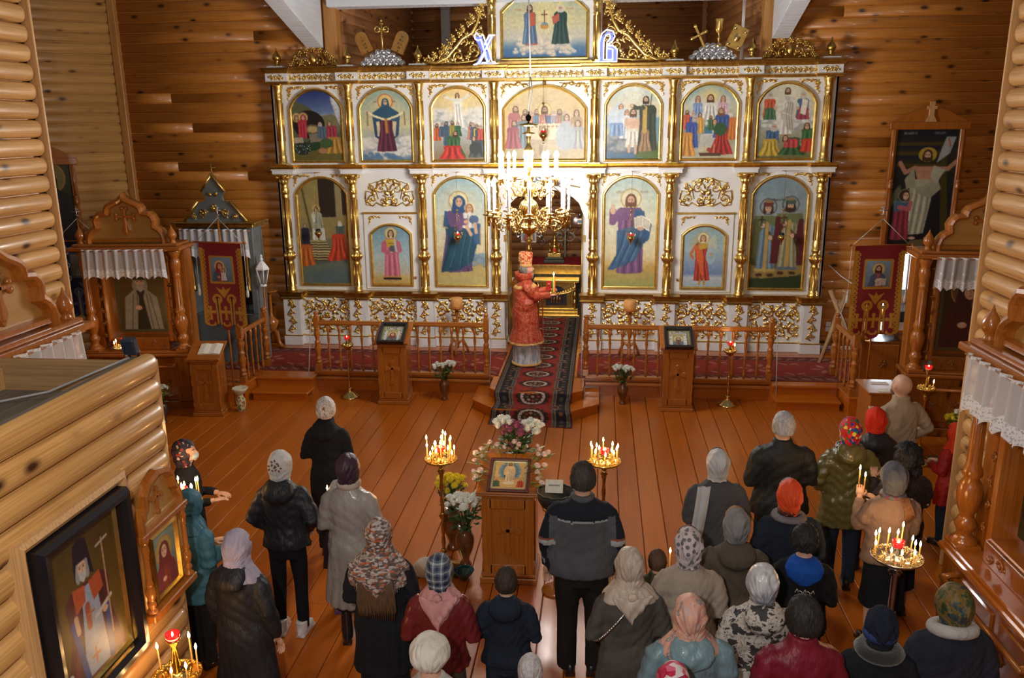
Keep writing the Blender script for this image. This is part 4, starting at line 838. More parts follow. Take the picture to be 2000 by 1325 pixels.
for i, (pf, lb) in {1: (pic_deacon, 'arched painting: young deacon in a pink robe'), 5: (pic_archangel, 'arched painting: winged archangel in red with a round shield')}.items():
    cx = (cols[i]+cols[i+1])/2; dm = wb('door', cx-.49, cx+.49, -.03, .0, 1.33, 2.69); dm['label'] = 'white side door with its own small icon'
    MB().cbox(cx-.5, cx+.5, -.06, 0, Z(2.69), Z(2.725), .006).build('gilt_moulding', M_gold, IC)
    framed_icon(IC, cx-.39, cx+.39, Z(1.38), Z(2.34), Z(2.53), pf, lb, y=-.03)
    for s in (1, -1): corner_carving(cx-s*.40, Z(2.66), .25, .16, s, -.036, .011).build('corner_carving', M_gold, IC)
    kx = cx+(.43 if i == 1 else -.43); MB().ell((kx, -.06, Z(1.55)), .025, 8, 6).build('door_knob', M_var, dm)
    # openwork cartouche above the door
    def cart(mb, s, X):
        z = Z(3.05)
        curl(mb, X(.30), z-.1, .105, -PI/2, s if s < 0 else 1*s, .017, -.012, 2); curl(mb, X(.14), z+.08, .12, PI if s > 0 else 0, -s, .016, -.012, 2)
        curl(mb, X(.33), z+.09, .075, -PI/2, -s, .014, -.012, 2); curl(mb, X(.11), z-.12, .085, PI/2, s, .014, -.012, 2)
        vine(mb, [(X(0), z-.2), (X(.12), z-.22), (X(.24), z-.16), (X(.3), z-.22), (X(.42), z-.2), (X(.44), z-.1)], .016, -.012); vine(mb, [(X(.44), z-.1), (X(.42), z+.04), (X(.3), z+.02), (X(.34), z+.16), (X(.22), z+.21), (X(.16), z+.12)], .015, -.012)
        vine(mb, [(X(0), z+.24), (X(.1), z+.24), (X(.2), z+.2), (X(.24), z+.06), (X(.2), z-.1)], .016, -.012); leaf(mb, X(.02), z-.05, .14, PI/2-s*.5, .3, -.014); leaf(mb, X(.02), z-.2, .13, PI/2-s*.7, .3, -.014)
    mb = mirror(cart, cx); berry(mb, cx, Z(3.10), .03, -.02); rosette(mb, cx, Z(3.27), .06, -.012, n=5); mb.build('carved_panel', M_gold, IC)
# cross lines and moulding ring of the royal doorway, rays, open leaves
gd = MB(); gd.tube([(-.66+.0, -.02, Z(.5)), (-.66, -.02, Z(2.64))], .012, 5).tube([(.66, -.02, Z(.5)), (.66, -.02, Z(2.64))], .012, 5); gd.build('gilt_moulding', M_gold, IC)
for s in (-1, 1):
    mb = MB(); curl(mb, s*.77, Z(2.86), .04, PI/2, s, .01, -.01, 1); vine(mb, [(s*.77, Z(2.9)), (s*.79, Z(3.0)), (s*.75, Z(3.05))], .01, -.008); curl(mb, s*.77, Z(2.62), .02, PI/2, -s, .008, -.01, 1); vine(mb, [(s*.77, Z(2.82)), (s*.78, Z(2.7)), (s*.765, Z(2.63))], .009, -.008); mb.build('corner_carving', M_gold, IC)
    # royal door leaf folded back into the altar
    lf = MB().cbox(s*.68-.02, s*.68+.02, .06, .62, Z(.34), Z(2.62), .006).build('door', M_white, IC); MB().cbox(s*.65-.006, s*.65+.006, .12, .56, Z(.5), Z(1.2), .004).cbox(s*.65-.006, s*.65+.006, .12, .56, Z(1.35), Z(2.4), .004).build('gilt_panel', M_gold, lf)
    for zz in (.8, 2.2): MB().cbox(s*.705-.02, s*.705+.02, -.012, .06, Z(zz), Z(zz+.12), .004).build('hinge', M_golddk, lf)
rays = MB()
for k in range(21):
    a = PI*(-.12+1.24*k/20); L = (.62 if k % 2 else .5); c0 = (0, Z(3.2)); d = (math.cos(a), math.sin(a)); d = (d[0], d[1]*-1 if False else d[1])
for k in range(13):
    a = -PI*(.04+.92*k/12); L = .66 if k % 2 else .5
    if abs(math.cos(a)) < .1: continue
    rays.tube([(.2*math.cos(a), -.02, Z(3.30)+.16*math.sin(a)), (L*math.cos(a), -.03, Z(3.34)+L*.8*math.sin(a))], [.006, .012], 4)
rays.build('gilt_rays', M_goldpale, IC)
mb = MB()
for s in (-1, 1): curl(mb, s*.36, Z(3.26), .07, -PI/2, -s, .018, -.02, 1); curl(mb, s*.2, Z(3.3), .08, -PI/2, s, .016, -.02, 1); leaf(mb, s*.05, Z(3.25), .16, PI/2-s*.9, .3, -.02)
for k in range(5): mb.ell((-.2+.1*k, -.03, Z(3.22)+.02*(k % 2)), (.07, .03, .05), 8, 5)
mb.build('cloud_carving', M_silver, IC)
# top of the screen: pedestal caps with onion finials
for x in cols:
    if abs(x) < 1: continue
    f = MB(); f.cbox(x-.14, x+.14, -.2, .08, Z(5.192), Z(5.222), .004); o = f.build('finial_cap', M_white, IC)
    g = MB(); onion(g, (x, -.07, Z(5.222)), 1.0); g.build('finial', M_golddk, o)
# fruit garland carvings over the outer bays
for cx in (-4.0, 4.0):
    mb = MB()
    for k in range(9):
        a = PI*(k+.5)/9; x, z = cx+.37*math.cos(a), Z(5.2)+.03+.27*math.sin(a); rosette(mb, x, z, .065, -.02, n=6); berry(mb, x+.03, z-.03, .02, -.03)
    for s in (-1, 1): curl(mb, cx+s*.12, Z(5.32), .09, -PI/2, s, .018, -.02, 3); curl(mb, cx+s*.28, Z(5.28), .07, -PI/2, -s, .016, -.02, 2); curl(mb, cx+s*.40, Z(5.24), .035, PI/2, -s, .014, -.02, 1)
    leaf(mb, cx, Z(5.25), .2, PI/2, .3, -.03); mb.box(cx-.42, cx+.42, -.03, .01, Z(5.19), Z(5.215)); mb.build('carved_crest', M_golddk, IC)
# silver clouds with their emblems
def cloud(cx):
    mb = MB()
    for row, (n, z, w) in enumerate(((7, .05, .34), (6, .12, .27), (5, .18, .18), (3, .235, .09))):
        for k in range(n):
            x = cx+(-w+2*w*k/(n-1)); mb.ell((x, -.05+.015*row, Z(5.19)+z), (.062, .05, .055), 8, 6); q = spiral(x, Z(5.19)+z, .04, k, 1.1, 1 if k % 2 else -1, 9); vine(mb, q, .008, -.095+.015*row, 4)
    return mb.build('cloud_carving', M_silver, IC)
cloud(-2.76)
for s, (lab) in ((-1, 'left'), (1, 'right')):
    x = -2.76+s*.25; M = Matrix.Translation((x, -.02, Z(5.42)))@Matrix.Rotation(s*.42, 4, 'Y')
    w, h = .11, .34; arc = [(-w, 0), (w, 0), (w, h-.08)]+[(w*math.cos(a), h-.08+.1*math.sin(a)) for a in [PI*k/8 for k in range(1, 8)]]+[(-w, h-.08)]
    t = MB().prism(arc, -.03, .03, 0, M).build('tablet', M_goldpale, IC)
    g = MB()
    nums = ('I', 'II', 'III', 'IV', 'V') if s < 0 else ('VI', 'VII', 'VIII', 'IX', 'X')
    for k, tx in enumerate(nums):
        xx = -len(tx)*.011
        for ch in tx:
            zz = h-.07-k*.062; q = {'I': [((.005, -.02), (.005, .02))], 'V': [((-.004, .02), (.006, -.02)), ((.006, -.02), (.016, .02))], 'X': [((-.004, .02), (.016, -.02)), ((-.004, -.02), (.016, .02))]}[ch]
            for p0, p1 in q: g.tube([(xx+p0[0]+.01, -.032, zz+p0[1]), (xx+p1[0]+.01, -.032, zz+p1[1])], .004, 4, 0, M)
            xx += .024
    g.build('numeral', M_dark, t)
g = MB(); g.tube([(-2.76, -.03, Z(5.40)), (-2.76, -.03, Z(5.92))], .016, 6).tube([(-2.84, -.03, Z(5.79)), (-2.68, -.03, Z(5.79))], .012, 6)
for s in (-1, 1): g.tube([(-2.76+s*.075+.045*math.cos(a), -.03, Z(5.79)+.045*math.sin(a)) for a in [2*PI*k/10 for k in range(11)]], .011, 5)
g.tube([(-2.79, -.03, Z(5.88)), (-2.73, -.03, Z(5.88))], .012, 5).ell((-2.76, -.03, Z(5.93)), .022, 6, 5); g.build('cross', M_gold, IC)
cloud(2.76)
M = Matrix.Translation((2.62, -.03, Z(5.40)))@Matrix.Rotation(-.45, 4, 'Y'); g = MB().cbox(-.018, .018, -.015, .015, 0, .36, .005, 0, M).cbox(-.11, .11, -.015, .015, .2, .236, .005, 0, M)
for p in ((-.12, .218), (.12, .218), (0, .37), (0, 0)): g.ell((p[0], 0, p[1]), (.03, .018, .03), 8, 5, 0, M)
g.ell((0, -.01, .218), (.025, .02, .025), 8, 5, 0, M); g.build('cross', M_gold, IC)
MB().lathe([(.055, 0), (.05, .02), (.018, .05), (.014, .1), (.03, .12), (.014, .14), (.016, .2), (.05, .23), (.062, .28), (.058, .34), (.07, .41), (.066, .42), (0, .41)], (2.84, -.03, Z(5.42)), 14).build('chalice', M_gold, IC)
M = Matrix.Translation((3.06, -.02, Z(5.38)))@Matrix.Rotation(.42, 4, 'Y'); bk = MB().cbox(-.13, .13, -.03, .03, 0, .36, .008, 0, M).build('gospel_book', M_gold, IC)
g = MB().ell((0, -.035, .18), (.05, .015, .07), 10, 6, 0, M)
for sx in (-.09, .09):
    for zz in (.05, .31): g.ell((sx, -.032, zz), (.03, .012, .03), 8, 5, 0, M)
g.build('book_boss', M_goldpale, bk)
# large scroll brackets flanking the crowning icon
for s in (-1, 1):
    mb = MB(); X = lambda x: s*x; z0 = Z(5.2)
    vine(mb, [(X(2.05), z0+.04), (X(1.85), z0+.03), (X(1.65), z0+.12), (X(1.5), z0+.28), (X(1.38), z0+.42), (X(1.22), z0+.5), (X(1.12), z0+.66), (X(1.07), z0+.86), (X(1.0), z0+.96)], .035, -.02, 6, .6)
    vine(mb, [(X(1.95), z0+.03), (X(1.5), z0+.03), (X(1.2), z0+.06), (X(1.0), z0+.14)], .028, -.02, 6, .6)
    for x, z, r, d in ((1.98, .07, .075, 1), (1.74, .1, .09, -1), (1.6, .28, .07, 1), (1.45, .13, .11, 1), (1.36, .38, .08, -1), (1.2, .24, .12, -1), (1.08, .5, .1, 1), (1.17, .7, .07, -1), (1.03, .8, .07, 1), (1.02, .36, .08, 1), (1.0, .98, .06, 1)):
        curl(mb, X(x), z0+z, r, -PI/2, s*d, r*.2, -.025, 3)
    for x, z in ((1.66, .2), (1.3, .48), (1.12, .88), (1.3, .12)): rosette(mb, X(x), z0+z, .06, -.04, n=5)
    for k in range(14):
        t = k/13; xx = 2.05-1.05*t; zz = z0+.12+.95*t**1.25; curl(mb, X(xx-.05), zz-.05, .062 if k % 2 else .045, PI/2, s*(1 if k % 2 else -1), .015, -.02, 2); berry(mb, X(xx), zz-.0, .02, -.02)
    mb.build('scroll_bracket', M_gold, IC)
# crowning icon with its own small columns
MB().cbox(-.95, .95, -.02, .06, Z(5.19), Z(6.62), .006).build('wall_panel', M_white, IC)
for s in (-1, 1):
    cc = MB(); cc.lathe([(.08, Z(5.22)), (.085, Z(5.25)), (.06, Z(5.28)), (.055, Z(5.95)), (.075, Z(5.97)), (.06, Z(5.99)), (.07, Z(6.04)), (.06, Z(6.1)), (.09, Z(6.2)), (.1, Z(6.24))], (s*.87, -.1, 0), 12)
    for k in range(8):
        a = 2*PI*k/8; cc.tube([(s*.87+.06*math.cos(a), -.1+.06*math.sin(a), Z(5.3)), (s*.87+.058*math.cos(a), -.1+.058*math.sin(a), Z(5.93))], .008, 4)
    leaf(cc, s*.87, Z(6.05), .14, PI/2, .4, -.18); cc.build('column', M_gold, IC); MB().cbox(s*.87-.13, s*.87+.13, -.24, .04, Z(6.24), Z(6.28), .005).cbox(s*.87-.15, s*.87+.15, -.26, .04, Z(6.30), Z(6.4), .008).build('pedestal', M_white, IC)
framed_icon(IC, -.74, .74, Z(5.25), Z(6.02), Z(6.36), pic_trinity, 'arched painting: two enthroned figures on clouds with a cross between them', y=-.02)
for s, xx in ((1, -.76), (-1, .76)): corner_carving(xx, Z(6.42), .4, .24, s, -.026).build('corner_carving', M_gold, IC)
MB().cbox(-.95, .95, -.05, 0, Z(5.195), Z(5.24), .006).build('gilt_moulding', M_gold, IC)
MB().cbox(-1.05, 1.05, -.2, .08, Z(6.62), Z(6.75), .01).build('gilt_cornice', M_golddk, IC)
# the arch-bay hanging crosses are small hooks for the lamps
hk = MB()
for i in (0, 2, 4, 6): hk.tube([((cols[i]+cols[i+1])/2, -.02, Z(3.42)), ((cols[i]+cols[i+1])/2, -.33, Z(3.43))], .008, 5)
hk.tube([(0, 0, Z(4.89)), (0, -.31, Z(4.89))], .012, 5).ell((0, -.06, Z(4.89)), (.03, .02, .03), 8, 6); hk.build('lamp_hook', M_golddk, IC)
# ================================================================ chandelier, hanging lamps, lit letters
M_bulb = mat('lit_bulb', (1, .95, .85), .4, 0, 0, 1, emit=(1, .965, .92), estr=600)
M_candlecase = mat('white_sleeve', (.8, .78, .7), .4, 0, .03, 5)
ch = thing('chandelier', 'brass two-tier chandelier with glowing candle bulbs hanging before the royal doors', 'chandelier', (-.95, 11.05, 0))
zc = lambda py: 4.2235-(py-240)*.00655   # heights read at the hanging distance
b = MB(); b.lathe([(.0, 2.55), (.035, 2.57), (.04, 2.6), (.02, 2.64), (.025, 2.68), (.07, 2.7), (.02, 2.73), (.03, 2.78), (.1, 2.82), (.13, 2.87), (.12, 2.9), (.05, 2.92), (.03, 2.96), (.06, 3.0), (.11, 3.08), (.13, 3.16), (.1, 3.22), (.05, 3.26), (.07, 3.32), (.1, 3.38), (.07, 3.45), (.03, 3.5), (.03, 3.58), (.06, 3.62), (.03, 3.68), (.03, 3.8), (.055, 3.85), (.06, 3.9), (.03, 3.95), (.022, 4.0), (.035, 4.05), (.02, 4.08), (.1, 4.1), (.02, 4.12), (.02, 4.18), (.13, 4.2), (.12, 4.215), (.02, 4.23), (.0, 4.26)], n=16)
b.build('stem', M_brass, ch)
am = MB(); am.tube([(.08, 0, 3.02), (.16, 0, 2.93), (.27, 0, 2.92), (.36, 0, 3.0), (.43, 0, 2.98), (.5, 0, 2.95), (.53, 0, 3.05)], .011, 5)
for cx_, cz_, r_, a_, d_ in ((.22, 3.06, .09, -PI/2, 1), (.38, 2.9, .07, PI/2, -1), (.46, 3.06, .05, -PI/2, -1), (.2, 2.86, .05, PI/2, 1)): am.tube([(p[0], 0, p[1]) for p in spiral(cx_, cz_, r_, a_, 1.3, d_, 16)], .008, 5)
am.lathe([(.012, 2.9), (.02, 2.96), (.02, 3.03), (.085, 3.05), (.088, 3.06), (.02, 3.065), (.02, 3.09), (.05, 3.10), (.05, 3.108), (.018, 3.11)], (.53, 0, 0), 12)
am_me = am.mesh('arm', M_brass)
au = MB(); au.tube([(.06, 0, 3.42), (.15, 0, 3.3), (.26, 0, 3.32), (.33, 0, 3.42), (.38, 0, 3.48)], .010, 5)
for cx_, cz_, r_, a_, d_ in ((.17, 3.43, .07, -PI/2, 1), (.3, 3.3, .05, PI/2, -1)): au.tube([(p[0], 0, p[1]) for p in spiral(cx_, cz_, r_, a_, 1.2, d_, 14)], .007, 5)
au.lathe([(.015, 3.44), (.02, 3.5), (.06, 3.52), (.06, 3.528), (.018, 3.53)], (.38, 0, 0), 12); au_me = au.mesh('arm', M_brass)
def twist_me(h):
    mb = MB(); n = 10; vs = []; fs = []; st = 14
    for i in range(st+1):
        for k in range(n):
            a = 2*PI*k/n+i*.5; r = .017*(1+.22*math.cos(5*2*PI*k/n)); vs.append((r*math.cos(a), r*math.sin(a), h*i/st))
    for i in range(st):
        for k in range(n): fs.append((i*n+k, i*n+(k+1) % n, (i+1)*n+(k+1) % n, (i+1)*n+k))
    mb.add(vs, fs, 0, True); return mb.mesh('candle_tube', M_candlecase)
tw = twist_me(.34); tu = twist_me(.26)
bb = MB(); bb.lathe([(.01, 0), (.022, .015), (.026, .035), (.018, .06), (.006, .08), (0, .085)], n=8); bulb_me = bb.mesh('bulb', M_bulb)
for n, R_, arm_me, tb, zt, h, off in ((12, .53, am_me, tw, 3.108, .34, .1), (10, .38, au_me, tu, 3.53, .26, .3)):
    for k in range(n):
        a = 2*PI*k/n+off; o = inst(arm_me, 'arm', ch, rot=(0, 0, a)); p = (R_, 0, zt)
        t = inst(tb, 'candle_tube', o, p); inst(bulb_me, 'bulb', o, (R_, 0, zt+h))
cb = MB(); cb.tube([(0, 0, 4.3), (.03, 0, 4.45), (.05, .02, 4.62), (.03, 0, 4.8)], .006, 5).tube([(0, .01, 4.3), (-.0, .03, 4.5), (.02, 0, 4.8)], .005, 5).tube([(.03, 0, 4.8), (.0, 0, 6.2), (-.02, .03, 8.5)], .009, 5); cb.build('cable', mat('grey_cable', (.35, .35, .36), .5), ch)
MB().lathe([(.0, 4.24), (.03, 4.26), (.04, 4.3), (.02, 4.33), (0, 4.34)], n=8).build('hanging_eye', M_dark, ch)

# hanging oil lamps
M_redglass = mat('red_glass', (.5, .01, .02), .08, 0, .05, 3, trans=.55, emit=(.6, .02, .02), estr=.35)
M_flame = mat('flame', (1, .6, .2), .5, 0, 0, 1, emit=(1, .62, .24), estr=42)
def lampada(loc, zt, label, lit=True, s=1, dark=False, fancy=True):
    t = thing('hanging_lamp', label, 'oil lamp', loc, 0, None); g = M_brass
    m = MB(); m.lathe([(0, -.17), (.014, -.16), (.006, -.14), (.016, -.12), (.03, -.09), (.062, -.06), (.068, -.03), (.05, -.02), (.056, 0), (.048, .0), (.04, -.02)], (0, 0, 0), 12)
    if fancy:
        for k in range(3):
            a = 2*PI*k/3+.5; m.tube([(.05*math.cos(a), .05*math.sin(a), -.03), (.09*math.cos(a), .09*math.sin(a), .0), (.075*math.cos(a), .075*math.sin(a), .045), (.055*math.cos(a), .055*math.sin(a), .02)], .007, 5)
    m.build('lamp_bowl', g, t)
    MB().lathe([(.02, -.03), (.038, -.01), (.042, .03), (.038, .032), (.03, .0)], n=12).build('glass_cup', M_redglass if not dark else M_dark, t)
    cm_ = MB(); H = zt-loc[2]
    for k in range(3):
        a = 2*PI*k/3+.5; cm_.tube([(.075*math.cos(a), .075*math.sin(a), .03), (.03*math.cos(a), .03*math.sin(a), .3), (0, 0, .42)], .003, 4)
        if fancy: 
            for q in (.1, .18, .26): cm_.ell(((.075-.045*q/.3)*math.cos(a), (.075-.045*q/.3)*math.sin(a), q), .009, 5, 4)
    cm_.lathe([(.02, .41), (.025, .43), (0, .45)], n=8); cm_.tube([(0, 0, .43), (0, 0, H)], .003, 4); cm_.build('chain', g, t)
    if lit: MB().lathe([(.004, .0), (.009, .012), (.005, .03), (0, .04)], (0, 0, .015), 6).build('flame', M_flame, t)
    t.scale = (s, s, s); return t
for i, nm, dk, zl, ff in ((0, 'hanging oil lamp with dark glass before the temple steps painting', True, 2.42, 0), (2, 'ornate red glass hanging lamp before the mother and child painting', False, 2.36, 1), (4, 'ornate red glass hanging lamp before the painting of the man in purple', False, 2.36, 1), (6, 'hanging oil lamp with dark glass before the two princes painting', True, 2.38, 0)):
    lampada(((cols[i]+cols[i+1])/2+CX, 14.62-.32, zl), 3.42, nm, not dk, 1, dk, bool(ff))
lampada((CX, 14.32, 4.08), 4.88, 'red glass hanging lamp before the long supper table painting', True, 1.1, False, False)

# lit paschal letters standing on the cornice
M_neon = mat('lit_tube', (.8, .85, 1), .3, 0, 0, 1, emit=(.6, .66, 1), estr=5)
M_neonbox = mat('letter_back', (.10, .12, .45), .4, 0, .02, 3, emit=(.3, .35, 1), estr=.22)
def neon(name, label, x, strokes, back):
    t = thing(name, label, 'illuminated letter', (x, 14.46, 5.17)); 
    for st in back: MB().prism(st, .0, .03).build('letter_panel', M_neonbox, t)
    mb = MB()
    for st in strokes: mb.tube([(a, -.015, b) for a, b in st], .0095, 6)
    mb.build('light_tube', M_neon, t); return t
neon('illuminated_letter', 'white lit letter X standing on the left of the cornice', -1.97,
     [[(-.17, .48), (-.12, .52), (-.07, .46), (-.02, .49), (.13, .05)], [(-.17, .48), (-.15, .42), (-.1, .4), (-.06, .42), (.05, .05)], [(.18, .48), (.08, .48)], [(.2, .02), (-.06, .02), (-.04, .05), (.03, .05)], [(.13, .46), (-.1, .05), (-.19, .02), (-.06, .02)], [(.08, .48), (-.0, .33)], [(.02, .22), (-.08, .05)], [(.2, .02), (.17, .06), (.13, .05)]],
     [[(-.17, .46), (-.05, .47), (.12, .03), (.04, .03)], [(.16, .46), (.09, .46), (-.15, .03), (-.08, .03)]])
neon('illuminated_letter', 'white lit letter B standing on the right of the cornice', .05,
     [[(-.2, .03), (-.12, .06), (-.12, .35), (-.08, .47), (.0, .53), (.1, .5), (.13, .42), (.08, .33), (.0, .28)], [(-.2, .03), (.17, .03), (.17, .22), (.1, .28), (.0, .28)], [(-.05, .06), (-.05, .35), (-.02, .44), (.04, .46), (.06, .4), (.0, .33), (0, .06)], [(.1, .06), (.1, .22), (.0, .24)], [(-.05, .06), (.1, .06)], [(-.12, .06), (-.12, .38)]],
     [[(-.12, .03), (-.05, .03), (-.05, .46), (-.12, .38)], [(0, .03), (.16, .03), (.16, .22), (.1, .28), (0, .27)], [(-.05, .44), (.0, .5), (.09, .48), (.11, .4), (.05, .34), (.04, .44)]])
# ================================================================ carpets
def carpet_runner():
    a = .27
    c = Cv(a, 420).grad([(0, (150, 30, 16)), (1, (150, 30, 16))]); b = (22, 16, 24)
    for s in (0, 1):
        X = lambda v: v if not s else a-v
        def band(u0, u1, col): c.poly([(X(u0), 0), (X(u1), 0), (X(u1), 1), (X(u0), 1)], col)
        band(0, .006, (60, 20, 18)); band(.006, .018, (96, 84, 72)); band(.011, .013, (40, 30, 30)); band(.018, .052, b); band(.052, .066, (104, 92, 78)); band(.058, .06, b)
        for k in range(46): c.ell(X(.035), (k+.5)/46, .007, .006, ((110, 70, 40), (60, 62, 50))[k % 2]); c.ell(X(.0155), (k+.5)/46, .001, .003, (180, 170, 150))
        for k in range(12): yy = (k+.5)/12; c.ell(X(.056), yy+.04, .02, .012, (90, 30, 20)); c.ring(X(.052), yy+.04, .011, .002, (120, 110, 96)); c.ell(X(.072), yy+.04, .012, .005, (120, 50, 36))
    n = 12
    for k in range(n):
        y = (k+.5)/n; c.ell(a/2, y, .052, .027, (52, 20, 18)); c.ell(a/2, y, .043, .022, (190, 178, 160)); c.ell(a/2, y, .037, .018, (62, 18, 16))
        for t in range(16): q = 2*PI*t/16; c.ell(a/2+.037*math.cos(q), y+.019*math.sin(q), .005, .003, (190, 178, 160)); c.ell(a/2+.054*math.cos(q), y+.028*math.sin(q), .007, .005, (60, 20, 18))
        for t in range(9): q = 2*PI*t/8; c.ell(a/2+.02*math.cos(q)*(t < 8), y+.01*math.sin(q)*(t < 8), .006, .003, ((150, 60, 40), (80, 90, 60), (180, 150, 110))[t % 3])
        c.ell(a/2, y+.042, .02, .01, (120, 40, 26)); c.ell(a/2, y+.042, .012, .006, (90, 30, 20))
    c.a = c.a[::-1]; return c.mottled(.05)
path = [(17.2, .308), (12.0, .308), (11.83, .30), (11.80, .17), (11.77, .158), (11.52, .158), (11.46, .14), (11.44, .02), (11.40, .008), (11.22, .008)]
seg = [0]
for (y0, z0), (y1, z1) in zip(path[:-1], path[1:]): seg.append(seg[-1]+math.hypot(y1-y0, z1-z0))
def run_fn(u, v):
    s = (1-v)*seg[-1]; s = v*seg[-1]; y = np.interp(s, seg, [p[0] for p in path]); z = np.interp(s, seg, [p[1] for p in path])
    x = -1.56+1.18*u; x = x+np.where(v > .88, (u-.5)*.05*np.sin(v*40), 0)+.0; z = z+.004*np.sin(u*9+v*30)*(v > .8)
    x = x+np.where(v < .9, 0, 0); return np.stack([x+0*y, y+.08*(u-.5)*(v > .93)*-1, z], -1)
ru = inst(paint_mesh('runner_carpet', carpet_runner(), 0, 1, 0, 1, fn=run_fn, material=cloth_paint(.95, 'carpet_pile')), 'runner_carpet')
so_ = ru.modifiers.new('thick', 'SOLIDIFY'); so_.thickness = .008; so_.offset = -1
tag(ru, 'long red runner with dark floral border and round medallions coming down the middle steps', 'carpet')
def solea_carpet(n=5):
    c = Cv(n*1.0, 90).grad([(0, (146, 26, 6)), (1, (146, 26, 6))]); W = n
    c.poly([(0, 0), (W, 0), (W, .2), (0, .2)], (104, 22, 8)); c.poly([(0, .8), (W, .8), (W, 1), (0, 1)], (104, 22, 8))
    for k in range(n*6): x = (k+.5)/6; c.ell(x, .1, .05, .035, (170, 110, 84), .7); c.ell(x, .1, .03, .02, (110, 30, 26)); c.ell(x, .9, .05, .035, (170, 110, 84), .7); c.ell(x, .9, .03, .02, (110, 30, 26)); c.line([(x-.08, .17), (x+.05, .04)], .012, (190, 150, 120), .6); c.line([(x-.08, .83), (x+.05, .96)], .012, (190, 150, 120), .6)
    for y in (.2, .8): c.line([(0, y), (W, y)], .012, (150, 70, 50))
    for k in range(n): 
        x = k+.5
        for t in range(7): q = 2*PI*t/6; c.ell(x+.17*math.cos(q)*(t < 6), .5+.12*math.sin(q)*(t < 6), .07, .035, (176, 116, 90), .75, .4, q)
        c.ell(x, .5, .07, .05, (120, 30, 20))
        for sx, sy in ((-.42, .3), (.42, .3), (-.42, .7), (.42, .7)): c.ell(x+sx, sy, .07, .02, (180, 130, 104), .7, .3, sx); c.ell(x+sx+.04, sy+.05, .03, .02, (180, 120, 96), .6)
    return c.mottled(.06)
for nm, x0, x1, n in (('left', -6.3, -1.6, 4), ('right', -.34, 4.3, 4)):
    f = lambda u, v, x0=x0, x1=x1: np.stack([x0+(x1-x0)*u, 14.13-(14.13-12.72)*v, .306+0*u], -1)
    o = inst(paint_mesh('solea_carpet', solea_carpet(n), 0, 1, 0, 1, fn=f, material=cloth_paint(.95, 'carpet_pile')), 'solea_carpet'); m_ = o.modifiers.new('thick', 'SOLIDIFY'); m_.thickness = .006; m_.offset = -1
    tag(o, f'dark red patterned carpet on the platform behind the {nm} railing', 'carpet')
# side blocks of the platform
MB().box(-6.25, -5.52, 11.93, 12.7, 0, .27).build('platform_core', M_stepx, so); MB().cbox(-6.28, -5.50, 11.9, 12.68, .27, .30, .006).build('plank', M_stepx, so)
MB().box(3.66, 4.4, 12.0, 12.7, 0, .27).build('platform_core', M_stepx, so); MB().cbox(3.64, 4.42, 11.97, 12.68, .27, .30, .006).build('plank', M_stepx, so)

# ================================================================ railings
newel_p = [(.04, 0), (.04, .12), (.048, .125), (.05, .15), (.03, .165), (.045, .19), (.05, .21), (.032, .23), (.036, .26), (.052, .36), (.055, .40), (.035, .45), (.048, .475), (.048, .5), (.03, .52), (.035, .56), (.05, .63), (.05, .66), (.032, .70), (.046, .72), (.046, .74)]
def newel(h, s=1):
    m = MB(); k = (h-.22)/.74; m.lathe([(r*s, z*k) for r, z in newel_p], n=12); m.cbox(-.04*s, .04*s, -.04*s, .04*s, .74*k, .92*k+.02, .006); m.cbox(-.043*s, .043*s, -.043*s, .043*s, 0, .11*k, .005)
    zt = .92*k+.02; m.lathe([(.03*s, zt), (.03*s, zt+.015), (.022*s, zt+.02), (.036*s, zt+.035), (.04*s, zt+.055), (.03*s, zt+.075), (0, zt+.085)], n=12); return m.mesh('newel_post', M_var)
bal_p = [(.016, 0), (.02, .06), (.024, .10), (.013, .12), (.022, .14), (.013, .16), (.015, .2), (.024, .28), (.013, .34), (.02, .36), (.02, .375), (.012, .39), (.02, .41), (.012, .43), (.014, .47), (.024, .58), (.013, .63), (.021, .645), (.013, .66), (.02, .69), (.026, .74), (.024, .82)]
def baluster(h):
    m = MB(); m.lathe([(r, z*h/.82) for r, z in bal_p], n=8); return m.mesh('baluster', M_var)
def railing(p0, p1, z0, h, nb, label, s=1.0):
    d = math.hypot(p1[0]-p0[0], p1[1]-p0[1]); t = thing('balustrade', label, 'railing', (p0[0], p0[1], z0), math.atan2(p1[1]-p0[1], p1[0]-p0[0]))
    nm = newel(h, s); inst(nm, 'newel_post', t); inst(nm, 'newel_post', t, (d, 0, 0)); bm = baluster(h-.17)
    for i in range(nb): inst(bm, 'baluster', t, (d*(i+1)/(nb+1), 0, .0))
    MB().cbox(.03, d-.03, -.035, .035, h-.17, h-.125, .01).cbox(.03, d-.03, -.025, .025, h-.135, h-.10, .008).build('handrail', M_varx, t); return t
railing((-4.55, 12.68), (-1.78, 12.68), .345, .93, 14, 'long turned wooden railing left of the red runner')
railing((-.20, 12.68), (2.63, 12.68), .345, .93, 14, 'long turned wooden railing right of the red runner')
railing((-5.56, 12.03), (-5.56, 13.0), .30, .95, 4, 'short turned railing beside the left end steps', 1.15)
railing((3.72, 12.1), (3.72, 13.15), .30, .95, 4, 'short turned railing beside the right end steps', 1.15)

